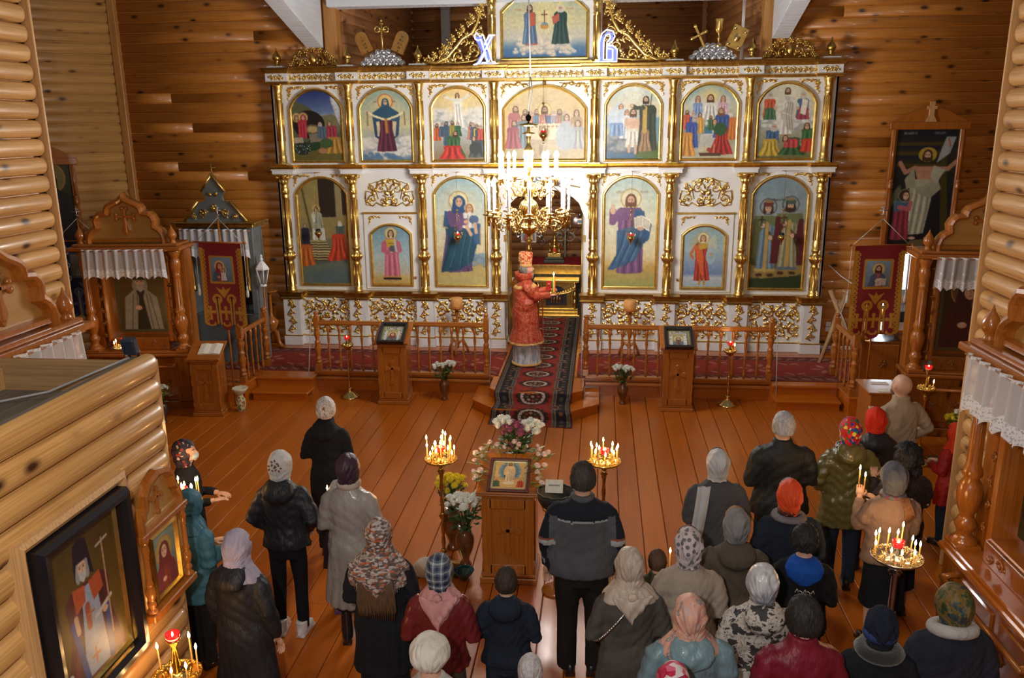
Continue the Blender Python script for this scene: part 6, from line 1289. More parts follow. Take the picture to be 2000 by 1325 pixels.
    cr.cbox(-.022, .022, .06, .12, c0-.2, c0+.17, .008).cbox(-.13, .13, .06, .12, c0+.03, c0+.07, .008)
    for px, pz in ((-.13, .05), (.13, .05), (0, .17)): 
        for q in (-.03, .03): cr.ell((px+(0 if px else q), .09, c0+pz+(q if px else 0)), (.034, .03, .034), 8, 6)
    cr.prism([(-.022, c0-.02), (-.06, c0-.15), (0, c0-.24), (.06, c0-.15), (.022, c0-.02)], .07, .12); cr.build('carved_cross', M_var, pr)
    Mw = Matrix.Translation(loc)@Matrix.Rotation(rotz, 4, 'Z')
    lace_curtain(Mw@Matrix.Translation((0, -.12, 2.47*zs)), W*.88, .42 if W < 1.5 else .5, cur_label); t.scale = (1, 1, zs); return t, Mw
pk = lambda a: half_saint(a, (110, 84, 30), (52, 40, 30), (150, 150, 140), (150, 146, 136), (170, 166, 156), halo=None, y=.34, r=.085, res=110, hat=(70, 56, 40), border=(80, 80, 50))
kiot((-6.97, 11.55, 0), .10, 'carved wooden icon shrine at far left with an old monk painting', pk, 'white lace curtain on the far left shrine')
def pk2(a):
    c = half_saint(a, (60, 44, 24), (74, 26, 22), None, veil=(64, 24, 20), beard=None, halo=(120, 90, 40), child=(130, 110, 50), y=.3, r=.1, res=110, border=(90, 74, 36), x=a*.48); return c
kiot((4.95, 11.25, 0), -.10, 'carved wooden icon shrine at far right with a dark mother and child painting', pk2, 'white lace curtain on the far right shrine')
def pk3(a):
    c = Cv(a, 130, (52, 50, 24)); b = (150, 120, 40); x0, x1 = a*.28, a*.74
    c.poly([(x0-.02, .12), (x1+.02, .12), (x1+.02, .62), (x0-.02, .62)], (180, 150, 60)); i = half_saint((x1-x0)/.46, (170, 150, 60), (180, 50, 24), None, veil=(150, 40, 24), beard=None, halo=(206, 180, 70), child=(60, 90, 40), y=.3, r=.12, res=60)
    h_, w_ = c.h, c.w; r0, r1 = int(.14*h_), int(.60*h_); q0, q1 = int(x0/a*w_), int(x1/a*w_); ii = np.linspace(0, i.h-1, r1-r0).astype(int); jj = np.linspace(0, i.w-1, q1-q0).astype(int); c.a[r0:r1, q0:q1] = i.a[np.ix_(ii, jj)]
    c.poly([(x0+.04, .66), (x1-.04, .66), (x1, .7), (x1, .9), (x1-.04, .94), (x0+.04, .94), (x0, .9), (x0, .7)], (176, 178, 160))
    for k in range(11): c.line([(x0+.03, .70+.021*k), (x1-.03, .70+.021*k)], .004, (90, 90, 80), .8)
    saint(c, a*.12, .25, .8, (120, 60, 40), (150, 150, 140), None, w=.2, r=.03, feet=False); c.poly([(.02, .8), (.22, .84), (.22, .9), (.02, .86)], (20, 20, 18)); return c.mottled()
kn, _ = kiot((2.87, 5.62, 0), -PI/2+.04, 'large carved wooden shrine at right front with a red and gold icon', pk3, 'wide white lace curtain hanging from the near right shrine', 1.4, zs=1.02)
kiot((-4.45, 5.74, 0), PI/2, 'carved wooden shrine at the left front behind the log partition', pk, 'white lace curtain on the near left shrine', 1.4, zs=1.03)
# grey gabled shrine against the back wall
M_gry = mat('blue_grey_paint', (.13, .15, .16), .45, 0, .15, 5)
t = thing('shrine', 'blue-grey gabled shrine with gilded carving behind the left banner', 'icon shrine', (-6.3, 13.05, .0))
MB().cbox(-.6, .6, .1, .5, 0, 1.15, .01).cbox(-.6, .6, .42, .5, 1.15, 2.62, .01).cbox(-.6, -.5, .1, .45, 1.15, 2.62, .008).cbox(.5, .6, .1, .45, 1.15, 2.62, .008).build('body', M_gry, t)
MB().cbox(-.66, .66, .0, .52, 2.62, 2.68, .01).cbox(-.72, .72, -.04, .54, 2.68, 2.71, .01).build('cornice', M_golddk, t)
MB().prism([(-.5, 2.71), (.5, 2.71), (.14, 3.28), (.19, 3.14), (.1, 3.02), (0, 3.0), (0, 3.3)][:2]+[(.25, 3.02), (.16, 3.05), (.14, 3.12), (.19, 3.18), (.02, 3.42), (-.02, 3.42), (-.19, 3.18), (-.14, 3.12), (-.16, 3.05), (-.25, 3.02)], .08, .14).build('gable', M_gry, t)
g = MB()
for s in (-1, 1):
    g.tube([(s*.54, .07, 2.72), (s*.27, .07, 3.05)], .025, 5); g.tube([(s*.2, .07, 3.2), (0, .07, 3.48)], .025, 5); curl(g, s*.2, 2.85, .07, PI/2, s, .014, .06, 3); curl(g, s*.34, 2.8, .05, PI/2, -s, .012, .06, 2); leaf(g, s*.02, 3.12, .1, PI/2-s*.7, .3, .07)
    for k in range(2): g.lathe([(.04, 0), (.05, .03), (.035, .06), (.045, .2), (.035, .3), (.032, .8), (.045, .84), (.035, .88), (.05, .96)], (s*.48, .06, 1.55), 10)
rosette(g, 0, 2.93, .08, .07); g.build('gilded_carving', M_gold, t)
MB().tube([(0, .1, 3.42), (0, .1, 3.66)], .008, 5).tube([(-.07, .1, 3.58), (.07, .1, 3.58)], .007, 5).build('cross', M_golddk, t)
cv = half_saint(.7, (40, 40, 30), (40, 34, 34), None, halo=(90, 80, 40), y=.3, r=.09, res=60); inst(paint_mesh('painting', cv, -.42, .42, 1.25, 2.5, None, .40), 'painting', t)
lace_curtain(Matrix.Translation((-6.3, 13.0, 2.58)), 1.15, .46, 'white lace curtain on the blue-grey shrine')
# tall frames on the walls
def wall_icon(loc, rotz, w, h, pic, label, ped=True):
    t = thing('wall_icon', label, 'framed icon', loc, rotz); m = MB()
    for s in (-1, 1):
        m.cbox(min(s*w/2, s*(w/2+.09)), max(s*w/2, s*(w/2+.09)), -.06, .02, -.05, h+.02, .008); m.lathe([(.03, 0), (.05, .02), (.035, .04), (.055, .08), (.035, .12), (.05, .14), (.03, .16)], (s*(w/2+.045), -.06, h*.5), 10); m.tube([(s*(w/2+.045), -.06, .02), (s*(w/2+.045), -.06, h*.5)], .025, 6).tube([(s*(w/2+.045), -.06, h*.57), (s*(w/2+.045), -.06, h)], .025, 6)
    m.cbox(-w/2-.12, w/2+.12, -.08, .02, -.12, -.02, .01); m.build('frame', M_var, t)
    MB().cbox(-w/2-.14, w/2+.14, -.09, .02, h, h+.12, .012).prism([(-w/2-.12, h+.12), (w/2+.12, h+.12), (w*.3, h+.28), (w*.12, h+.34), (0, h+.36), (-w*.12, h+.34), (-w*.3, h+.28)], -.05, .02).build('pediment', M_var, t)
    MB().prism([(-.09, h+.12), (.09, h+.12), (.035, h+.22), (.035, h+.32), (.07, h+.32), (.07, h+.37), (.035, h+.37), (.035, h+.44), (-.035, h+.44), (-.035, h+.37), (-.07, h+.37), (-.07, h+.32), (-.035, h+.32), (-.035, h+.22)], -.09, -.04).build('carved_cross', M_trimwood, t)
    inst(paint_mesh('painting', pic(w/h), -w/2, w/2, 0, h, None, -.02), 'painting', t)
wall_icon((5.33, 14.72, 2.15), 0, .98, 1.92, pic_risen, 'tall framed painting of a risen figure in pale robes on the right wall')
d = math.atan2(2.5, 3.72); wall_icon((-9.74, 13.97, 2.2), d, .75, 1.4, lambda a: half_saint(a, (46, 56, 30), (22, 24, 34), None, (50, 40, 30), (70, 56, 40), halo=(150, 130, 60), y=.16, r=.1, res=110), 'dark framed painting of a haloed man on the slanted left wall')
# ================================================================ church banners
def banner(loc, rotz, label, base, gold, pic, w=.62, h=1.28, zt=2.6, blue=False):
    t = thing('church_banner', label, 'banner', loc, rotz)
    c = Cv(w/h, 190, base); W = w/h; fr = .045
    tails = [(.0, .33), (.35, .65), (.67, 1.0)]
    for x in (0, W-fr): c.poly([(x, 0.06), (x+fr, 0.06), (x+fr, 1), (x, 1)], gold)
    if not blue:
        for k in range(20):
            for x in (fr, W-fr): c.ell(x, .1+.045*k, .024, .021, gold); c.ell(x, .1+.045*k, .008, .008, base)
    i0, i1, j0, j1 = W*.26, W*.74, .17, .44
    for (xa, ya, xb, yb) in ((i0, j0, i1, j0), (i0, j1, i1, j1), (i0, j0, i0, j1), (i1, j0, i1, j1)):
        n = 7 if xa != xb else 10
        for k in range(n+1): c.ell(xa+(xb-xa)*k/n, ya+(yb-ya)*k/n, .027, .024, gold); c.ell(xa+(xb-xa)*k/n, ya+(yb-ya)*k/n, .008, .008, tuple(v*.7 for v in gold))
    i = pic((i1-i0)/(j1-j0)); r0, r1, q0, q1 = int(j0*c.h), int(j1*c.h), int(i0/W*c.w), int(i1/W*c.w); c.a[r0:r1, q0:q1] = i.a[np.ix_(np.linspace(0, i.h-1, r1-r0).astype(int), np.linspace(0, i.w-1, q1-q0).astype(int))]
    c.poly([(W/2-.09, .5), (W/2-.02, .535), (W/2, .49), (W/2+.02, .535), (W/2+.09, .5), (W/2+.045, .57), (W/2, .63), (W/2-.045, .57)], gold)
    for a_, b_ in tails:
        x = (a_+b_)/2*W; zc_ = .80
        c.line([(x, zc_-.06), (x, zc_+.08)], .028, gold); c.line([(x-.045, zc_-.01), (x+.045, zc_-.01)], .028, gold)
        for p in ((0, -.06), (0, .08), (-.04, -.01), (.04, -.01)): c.ell(x+p[0], zc_+p[1], .02, .02, gold)
        for xe in (a_*W+.012, b_*W-.012): c.line([(xe, .64), (xe, .93)], .02, gold)
        c.ell(x, .93, .05, .03, gold); c.ell(x, .91, .03, .03, base)
    for q in (.34, .66): c.ring(q*W, .64, .045, .014, gold)
    if blue:
        for k in range(8): c.ring(W*.12+.02*math.sin(k*2), .08+.055*k, .03, .008, (170, 180, 190)); c.ring(W*.88, .08+.055*k, .03, .008, (170, 180, 190))
    def keep(u, v):
        k = v < .62
        for a_, b_ in tails:
            m_ = (a_+b_)/2; hw = (b_-a_)/2; lim = .90+(.10 if abs(m_-.5) < .1 else .06)*np.sqrt(np.clip(1-((u-m_)/hw)**2, 0, 1)); k = k | ((np.abs(u-m_) < hw) & (v < lim))
        return k
    me = paint_mesh('cloth', c, 0, 1, 0, 1, fn=lambda u, v: np.stack([(u-.5)*w*(1+.04*v), .012*np.sin(u*7+v*5)*(.3+v), zt-v*h], -1), material=cloth_paint(.5, 'banner_cloth'))
    bm = bmesh.new(); bm.from_mesh(me); kill = []
    for f in bm.faces:
        ce = f.calc_center_median(); v = (zt-ce.z)/h; u = ce.x/(w*(1+.04*v))+.5
        if not keep(np.array(u), np.array(v)): kill.append(f)
    bmesh.ops.delete(bm, geom=kill, context='FACES'); bm.to_mesh(me); bm.free(); inst(me, 'cloth', t)
    MB().tube([(-w/2-.07, 0, zt+.0), (w/2+.07, 0, zt+.0)], .012, 6).ell((-w/2-.08, 0, zt), .02, 8, 6).ell((w/2+.08, 0, zt), .02, 8, 6).build('crossbar', M_varx, t)
    MB().tube([(0, .03, 0), (0, .03, zt+.36)], .014, 8).build('pole', M_var, t)
    MB().tube([(0, .03, zt+.34), (0, .03, zt+.54)], .01, 5).tube([(-.06, .03, zt+.47), (.06, .03, zt+.47)], .009, 5).tube([(-.035, .03, zt+.51), (.035, .03, zt+.51)], .007, 5).tube([(-.03, .03, zt+.42), (.03, .03, zt+.40)], .007, 5).build('cross', M_silver, t)
    cd = MB()
    for s in (-1, 1): cd.tube([(0, .02, zt+.36), (s*(w/2+.04), 0, zt)], .005, 4).tube([(s*(w/2+.05), 0, zt), (s*(w/2+.055), -.01, zt-.62)], .004, 4).lathe([(0, -.82), (.022, -.8), (.022, -.72), (.01, -.69), (.014, -.66), (0, -.62)], (s*(w/2+.055), -.01, zt), 8)
    cd.build('cord', mat('white_cord', (.55, .54, .48), .9), t); return t
rp1 = lambda a: half_saint(a, (110, 150, 190), (150, 40, 48), (60, 90, 140), veil=(150, 34, 44), beard=None, halo=(226, 200, 120), child=(200, 206, 214), y=.34, r=.12, res=70, x=a*.42)
def rp2(a):
    c = half_saint(a, (120, 160, 196), (180, 90, 96), (70, 90, 130), (70, 42, 24), (70, 42, 24), halo=(226, 200, 120), y=.3, r=.12, res=70); c.poly([(a*.42, .68), (a*.62, .66), (a*.62, .95), (a*.42, .97)], (216, 216, 206)); c.poly([(a*.62, .66), (a*.84, .69), (a*.84, .97), (a*.62, .95)], (206, 206, 196))
    for k in range(5): c.line([(a*.45, .73+.045*k), (a*.59, .72+.045*k)], .008, (110, 110, 110)); c.line([(a*.65, .73+.045*k), (a*.81, .75+.045*k)], .008, (110, 110, 110))
    return c
b1 = banner((-5.62, 11.75, 0), -.13, 'crimson and gold church banner with a mother and child picture on the left', (134, 14, 36), (196, 140, 30), rp1, .70, 1.34, 2.56)
b2 = banner((3.86, 11.91, 0), .10, 'crimson and gold church banner with a bearded man picture on the right', (134, 14, 30), (200, 144, 30), rp2, .70, 1.34, 2.55)
b3 = banner((-8.35, 12.55, 0), .1, 'dark blue church banner with silver embroidery behind the far left shrine', (10, 22, 62), (70, 84, 110), lambda a: half_saint(a, (120, 120, 110), (130, 120, 120), None, veil=(110, 80, 80), beard=None, y=.4, r=.12, res=40), .72, 1.3, 2.46, blue=True)
# ================================================================ people
def evaluated(me, voxel, smooth=2, fac=.5):
    o = bpy.data.objects.new('tmp', me); C.objects.link(o)
    if voxel: m = o.modifiers.new('r', 'REMESH'); m.mode = 'VOXEL'; m.voxel_size = voxel
    if smooth: m = o.modifiers.new('s', 'SMOOTH'); m.iterations = smooth; m.factor = fac
    dg = bpy.context.evaluated_depsgraph_get(); r = bpy.data.meshes.new_from_object(o.evaluated_get(dg)); bpy.data.objects.remove(o); return r
def get_co(me): a = np.empty(len(me.vertices)*3, np.float32); me.vertices.foreach_get('co', a); return a.reshape(-1, 3)
def set_co(me, a): me.vertices.foreach_set('co', a.reshape(-1).astype(np.float32)); me.update()
def displace(me, fn):
    co = get_co(me); no = np.empty(len(me.vertices)*3, np.float32); me.vertices.foreach_get('normal', no); no = no.reshape(-1, 3); set_co(me, co+no*fn(co)[:, None])
def smooth_all(me): me.polygons.foreach_set('use_smooth', np.ones(len(me.polygons), bool)); me.update()
def loft(mb, rings, n=20, mi=0):
    """rings (z, rx, ry, yc)"""
    vs = []; fs = []
    for z, rx, ry, yc in rings:
        for k in range(n): a = 2*PI*k/n; vs.append((rx*math.cos(a), yc+ry*math.sin(a), z))
    for i in range(len(rings)-1):
        for k in range(n): k2 = (k+1) % n; fs.append((i*n+k, i*n+k2, (i+1)*n+k2, (i+1)*n+k))
    fs.append(tuple(reversed(range(n)))); fs.append(tuple((len(rings)-1)*n+k for k in range(n))); mb.add(vs, fs, mi, True); return mb
POSES = {  # elbow, wrist for the left(-x) and right(+x) arm
    'front': (((-.25, -.03, 1.10), (-.10, .24, 1.10)), ((.25, -.03, 1.10), (.10, .24, 1.10))),
    'down': (((-.26, -.03, 1.12), (-.25, .05, .88)), ((.26, -.03, 1.12), (.25, .05, .88))),
    'pray': (((-.22, .04, 1.12), (-.05, .24, 1.22)), ((.22, .04, 1.12), (.05, .24, 1.22))),
    'pocket': (((-.29, -.05, 1.12), (-.19, .10, .98)), ((.29, -.05, 1.12), (.19, .10, .98))),
    'hip': (((-.24, .02, 1.12), (-.10, .24, 1.22)), ((.33, -.04, 1.14), (.20, .10, .98))),
    'hold': (((-.26, .06, 1.14), (-.16, .26, 1.28)), ((.24, .0, 1.12), (.02, .24, 1.24))),
    'priest': (((-.20, .12, 1.16), (-.10, .36, 1.22)), ((.20, .12, 1.16), (.06, .38, 1.16))),
}
SH = .158
def hand(mb, wrist, d, side, curl=.6, mi=0, s=1):
    """palm, four jointed fingers and a side thumb continuing direction d from the wrist"""
    d = Vector(d).normalized(); lat = d.cross(Vector((0, 0, 1)));
    lat = lat.normalized() if lat.length > .1 else Vector((0, 1, 0)); nrm = lat.cross(d).normalized(); w = Vector(wrist)
    M = Matrix((lat, d, nrm)).transposed().to_4x4(); M.translation = w
    mb.ell((0, .045*s, 0), (.036*s, .052*s, .017*s), 10, 7, mi, M)
    for k, (x, L) in enumerate(((-.026, .066), (-.009, .076), (.009, .071), (.026, .056))):
        p = Vector((x*s, .085*s, 0)); pts = [p-Vector((0, .02*s, 0)), p]; a = 0
        for j in range(3): a -= curl*(.5+.3*j); p = p+Vector((0, math.cos(a), math.sin(a)))*L*s*(.45, .32, .25)[j]; pts.append(p)
        mb.tube(pts, [.009*s, .0088*s, .008*s, .0075*s, .006*s], 6, mi, M)
    x = -side; mb.tube([(x*.022*s, .02*s, -.004), (x*.044*s, .045*s, -.012*s), (x*.05*s, .072*s, -.02*s), (x*.044*s, .095*s, -.028*s)], [.013*s, .011*s, .0095*s, .007*s], 6, mi, M)
BODY = {}
def body_mesh(pose, face, skin, curl=.5):
    key = (pose, face, skin.name)
    if key in BODY: return BODY[key]
    mb = MB()
    loft(mb, [(.84, .12, .085, 0), (.92, .14, .095, -.01), (1.03, .135, .10, 0), (1.15, .14, .105, 0), (1.26, .145, .11, 0), (1.33, .135, .09, -.005), (1.39, .10, .072, -.005), (1.445, .065, .062, -.005), (1.5, .055, .06, .0), (1.54, .055, .06, .005)])
    mb.ell((0, .012, 1.59), (.077, .096, .112), 16, 12); mb.ell((0, .045, 1.535), (.052, .055, .05), 12, 8); mb.ell((0, -.02, 1.6), (.079, .085, .1), 12, 8)
    if face:
        mb.tube([(0, .1, 1.612), (0, .118, 1.585), (0, .128, 1.565)], [.009, .012, .015], 8); mb.ell((0, .088, 1.618), (.055, .02, .012), 10, 6); mb.ell((0, .1, 1.508), (.026, .018, .018), 8, 6)
        for s in (-1, 1): mb.ell((s*.04, .075, 1.565), (.026, .026, .026), 8, 6)
        mb.ell((0, .1, 1.538), (.026, .014, .011), 8, 6)
    for s in (-1, 1): mb.ell((s*.079, .0, 1.583), (.012, .02, .03), 8, 6); mb.tube([(s*.08, 0, .85), (s*.095, .015, .5), (s*.095, -.02, .09)], [.07, .05, .036], 10); mb.ell((s*.095, .04, .05), (.04, .11, .04), 8, 6)
    hands = []
    for s, (el, wr) in zip((-1, 1), POSES[pose]):
        e, w = Vector(el), Vector(wr); e.x *= .93; mb.tube([(s*SH*.6, 0, 1.33), (s*SH*.95, -.005, 1.29), tuple(e), tuple(e.lerp(w, .3)), tuple(w), tuple(w+(w-e).normalized()*.03)], [.042, .042, .037, .038, .028, .026], 10); hands.append((w+(w-e).normalized()*.015, w-e, s))
    me = evaluated(mb.mesh('body', skin), .0125, 3)
    f = MB(); f.add([v.co.copy() for v in me.vertices], [tuple(p.vertices) for p in me.polygons], 0, True)
    for w, d, s in hands: hand(f, w, d, s, curl)
    if face:
        for s in (-1, 1): f.ell((s*.031, .094, 1.597), (.0145, .010, .008), 8, 6, 1); f.ell((s*.031, .101, 1.597), (.006, .005, .006), 6, 5, 2); f.tube([(s*.016, .106, 1.616), (s*.034, .105, 1.621), (s*.05, .092, 1.615)], .0035, 4, 2)
        f.ell((0, .11, 1.541), (.022, .008, .0055), 8, 5, 3)
    r = f.mesh('body', [skin, mat('eye_white', (.7, .7, .68), .3), mat('pupil', (.03, .02, .015), .3), mat('lips', (.42, .15, .12), .5)]); BODY[key] = r; return r
SKIN = mat('skin', (.62, .36, .25), .5, 0, .08, 8, spec=.4); SKINP = mat('skin_ruddy', (.66, .33, .24), .5, 0, .08, 8)
def fabric(name, col, rough=.9, var=.15, bs=70, bmp=.5, sheen=.0, folds=True, coat=0):
    if name in MATS: return MATS[name]
    m = mat(name, col, rough, 0, var, 5, 0, sheen=sheen, coat=coat, spec=.18 if rough > .7 else .4); nt = m.node_tree; b = nt.nodes['Principled BSDF']; v = coords(nt, (1, 1, .45), False); n1 = noise(nt, v, 9, 3, .6); v2 = coords(nt, (1, 1, 1), False); n2 = noise(nt, v2, 220, 2)
    b1 = nt.nodes.new('ShaderNodeBump'); b1.inputs['Strength'].default_value = .9 if folds else .2; b1.inputs['Distance'].default_value = .03; nt.links.new(n1, b1.inputs['Height'])
    b2 = nt.nodes.new('ShaderNodeBump'); b2.inputs['Strength'].default_value = bmp; b2.inputs['Distance'].default_value = .002; nt.links.new(n2, b2.inputs['Height']); nt.links.new(b1.outputs[0], b2.inputs['Normal']); nt.links.new(b2.outputs[0], b.inputs['Normal']); return m
def printed(name, stops, scale=22, kind='voronoi', stretch=(1, 1, 1), bg=None, thr=.3, rough=.7, interp='CONSTANT', sheen=0):
    """patterned cloth"""
    if name in MATS: return MATS[name]
    m, nt, b = newmat(name); v = coords(nt, stretch, False)
    if kind == 'voronoi':
        wn = nt.nodes.new('ShaderNodeTexVoronoi'); wn.inputs['Scale'].default_value = scale; nt.links.new(v, wn.inputs['Vector']); sx = nt.nodes.new('ShaderNodeSeparateColor'); nt.links.new(wn.outputs['Color'], sx.inputs[0]); col = ramp(nt, sx.outputs[0], stops, interp)
        if bg: col = mix(nt, ramp(nt, wn.outputs['Distance'], [(thr, (0, 0, 0)), (thr+.06, (1, 1, 1))]), col, bg)
    elif kind == 'noise':
        col = ramp(nt, noise(nt, v, scale, 4, .65), stops, interp)
    elif kind == 'scribble':
        n = noise(nt, v, scale, 2, .5); col = ramp(nt, n, stops, interp)
    elif kind == 'plaid':
        def wv(dr):
            w_ = nt.nodes.new('ShaderNodeTexWave'); w_.bands_direction = dr; w_.inputs['Scale'].default_value = scale; w_.inputs['Distortion'].default_value = .6; nt.links.new(v, w_.inputs['Vector']); return w_.outputs[0]
        col = mix(nt, .5, ramp(nt, wv('Z'), stops, interp), ramp(nt, wv('X'), stops, interp))
    nt.links.new(col, b.inputs['Base Color']); b.inputs['Roughness'].default_value = rough; b.inputs['Sheen Weight'].default_value = sheen; v2 = coords(nt, (1, 1, .5), False); bump(nt, b, noise(nt, v2, 14, 3), .6, .02); MATS[name] = m; return m
def folds(seed, amp=.006, puff=0, z0=0):
    r = random.Random(seed); p = [r.uniform(0, 6) for _ in range(6)]
    def f(co):
        a = np.arctan2(co[:, 1], co[:, 0]); z = co[:, 2]; x = co[:, 0]; w1 = np.sin(7*a+p[0]+3*z+1.2*np.sin(5*z+p[4])); w2 = np.sin(13*z+26*np.abs(x)+2*np.sin(3*a+p[1])+p[5]); w3 = np.sin(31*z-30*x*np.sign(p[2]-3)+2.5*np.sin(9*x+p[3])); d = amp*((1-np.abs(w1)**.6)*-1.5*np.clip(1.35-z, .2, 1)+.9*w2*np.clip((np.abs(x)-.08)*8, .15, 1)+.8*(1-np.abs(w3))*np.clip(1.2-np.abs(z-1.1)*3, 0, 1)*-1)
        if puff: d = d+puff*(np.abs(np.sin(PI*(z+.05*np.sin(3*a+p[4]))/.085))-.5)
        return d
    return f
def coat_mesh(name, m, hem, pose, w=1.0, waist=.9, flare=1.0, sleeve=1.0, seed=0, puff=0, hood=False, collar=.0, amp=.009, yb=0, top=1.45, mats=None, deep=1.0):
    mb = MB(); W = w
    R_ = [(hem, .21*W*flare, .15*flare*deep, 0)]
    if hem < .6: R_.append((.62, .20*W*(.5+.5*flare), .145*deep, -.005))
    if hem < .88: R_.append((.92, .19*W, .145*deep, -.01))
    R_ += [(1.05, .175*W*waist+.012, .125*deep, 0), (1.2, .176*W, .135*deep, 0), (1.30, .182*W, .13*deep, -.003), (1.36, .165*W, .112, -.008), (1.405, .125*W, .092, -.01), (1.43, .095, .085, -.008), (top, .085, .08, -.005)]
    if collar: R_.append((top+collar, .078+collar*.15, .078+collar*.15, -.005))
    loft(mb, R_)
    for s, (el, wr) in zip((-1, 1), POSES[pose]):
        e, q = Vector(el), Vector(wr); e.x *= (.55+.36*W); q2 = e.lerp(q, .97); x = s*SH*W
        mb.tube([(x*.72, 0, 1.365), (x*.98, -.005, 1.315), tuple(Vector((x*1.05, -.01, 1.30)).lerp(e, .5)), tuple(e), tuple(e.lerp(q, .35)), tuple(q2)], [k*sleeve for k in (.055, .064, .062, .058, .053, .044)], 12)
    if hood: loft(mb, [(1.30, .05, .03, -.13), (1.34, .12, .06, -.13), (1.40, .14, .075, -.11), (1.45, .12, .075, -.075), (1.48, .09, .07, -.05)], 16)
    me = evaluated(mb.mesh(name, mats or m), .0155, 4); displace(me, folds(seed, amp, puff)); smooth_all(me); return me
HC = (0, .0, 1.59)
def cap_shell(name, m, rx=.094, ry=.112, rz=.128, zlow=1.50, open_z=1.64, cut=.25, seed=0, amp=.004, drape=None, tail=None, cy=0, thick=.006, wr=0, back_only=False):
    """cloth or hair over the head; drape = extra rings below (z, rx, ry, yc); the face is left open"""
    n = 28; rings = []
    for i in range(1, 12):
        t = PI/2-i*(PI/2+.55)/11; z = HC[2]+rz*math.sin(t)
        if z < zlow and drape: break
        rings.append((z, rx*math.cos(t), ry*math.cos(t), cy))
    if drape: rings += drape
    vs = [(0, cy, HC[2]+rz)]; fs = []; r = random.Random(seed); ph = [r.uniform(0, 6) for _ in range(4)]
    for i, (z, a_, b_, yc) in enumerate(rings):
        for k in range(n):
            t = 2*PI*k/n; d = 1+amp/.1*(math.sin(5*t+ph[0]+i*.4)+.7*math.sin(9*t+ph[1]-i*.5)+.6*math.sin(i*1.7+ph[2]+2*t)); vs.append((a_*math.cos(t)*d, yc+b_*math.sin(t)*d, z))
    for k in range(n): fs.append((0, 1+k, 1+(k+1) % n))
    for i in range(len(rings)-1):
        for k in range(n):
            k2 = (k+1) % n; q = (1+i*n+k, 1+(i+1)*n+k, 1+(i+1)*n+k2, 1+i*n+k2)
            y = sum(vs[j][1] for j in q)/4; z = sum(vs[j][2] for j in q)/4; x = abs(sum(vs[j][0] for j in q)/4)
            if y > cut*.1+.03 and x < .078 and (1.50 if drape else 0) < z < open_z: continue
            if back_only and y > .02 and z < open_z: continue
            fs.append(q)
    mb = MB(); mb.add(vs, fs, 0, True)
    if tail:
        # triangle of cloth hanging behind: (width at top, z top, z tip, y)
        w_, z0, z1, y0 = tail; g = 8; tv = []; 
        for i in range(g+1):
            u = i/g; ww = w_*(1-u**1.3)+.012
            for k in range(g+1): q = (k/g-.5)*2; tv.append((q*ww, y0+.035*q*q-.012*math.sin(q*8+i)*(1-u*.5)-.02*math.sin(u*PI), z0+(z1-z0)*u+.02*abs(q)))
        mb.add(tv, [(i*(g+1)+k, i*(g+1)+k+1, (i+1)*(g+1)+k+1, (i+1)*(g+1)+k) for i in range(g) for k in range(g)], 0, True)
        mb.ell((0, y0+.015, z0+.01), (.03, .022, .028), 8, 6)
    me = mb.mesh(name, m); o = bpy.data.objects.new('t', me); C.objects.link(o)
    s = o.modifiers.new('s', 'SOLIDIFY'); s.thickness = thick; s.offset = 1
    q = o.modifiers.new('u', 'SUBSURF'); q.levels = 2
    dg = bpy.context.evaluated_depsgraph_get(); r_ = bpy.data.meshes.new_from_object(o.evaluated_get(dg)); bpy.data.objects.remove(o)
    def dis(co):
        x, y, z = co[:, 0], co[:, 1], co[:, 2]
        if name in ('hair', 'stubble'):
            a = np.arctan2(x, y+.01); return amp*(.5*np.sin(38*a+40*z+3*np.sin(30*z))+.5*np.sin(61*a-25*z)+.8*np.sin(90*z+5*np.sin(8*a))*np.sin(17*a))
        ph_ = np.arctan2(x, z-1.465); w = np.sin(8*ph_+ph[0]+1.5*np.sin(18*y+ph[1])); back = np.clip(-y*9+.4, .15, 1)
        return np.where(z > 1.46, .0045*(1-2*np.abs(w))*back, .006*np.sin(9*np.arctan2(y, x)+ph[2]+20*z))+.002*np.sin(50*z+30*x+ph[3])
    if amp > .0005: displace(r_, dis)
    smooth_all(r_); return r_
DR = {'tied': [(1.51, .082, .095, -.005), (1.475, .07, .078, -.005), (1.45, .072, .076, -.01)],
      'drape': [(1.51, .090, .10, -.005), (1.475, .088, .095, -.01), (1.44, .12, .10, -.015), (1.40, .165, .115, -.015), (1.36, .19, .125, -.012)],
      'cape': [(1.51, .092, .10, -.005), (1.47, .1, .10, -.01), (1.43, .15, .115, -.02), (1.38, .2, .135, -.02), (1.30, .215, .15, -.02), (1.24, .21, .155, -.02)]}
def hair_short(m, seed=0, rx=.086, ry=.104, rz=.12, low=1.52, amp=.0035, cy=-.004): return cap_shell('hair', m, rx, ry, rz, low, 1.635, .1, seed, amp, None, None, cy, .008, back_only=True)
def hairm(name, col): return MATS.get(name) or printed(name, [(.3, tuple(x*.6 for x in col)), (.7, tuple(min(1, x*1.5) for x in col))], 30, 'noise', (3, 3, .5), rough=.7, interp='LINEAR')
def shoes(t, m, hgt=.1, dx=.09, L=.14, y=.03, boot=0, heel=0):
    mb = MB(); mb.ell((0, .0, .045), (.045, L, .045), 12, 8); mb.ell((0, -.06, .06), (.043, .07, .06), 10, 7); mb.box(-.042, .042, -L*.85, L*.88, 0, .022)
    if boot: mb.lathe([(.05, .05), (.052, .12), (.05, boot), (.055, boot+.02)], (0, -.06, 0), 12)
    me = evaluated(mb.mesh('shoe', m), .012, 2); smooth_all(me)
    for s in (-1, 1): inst(me, 'shoe', t, (s*dx, y, 0), (0, 0, -s*.12))
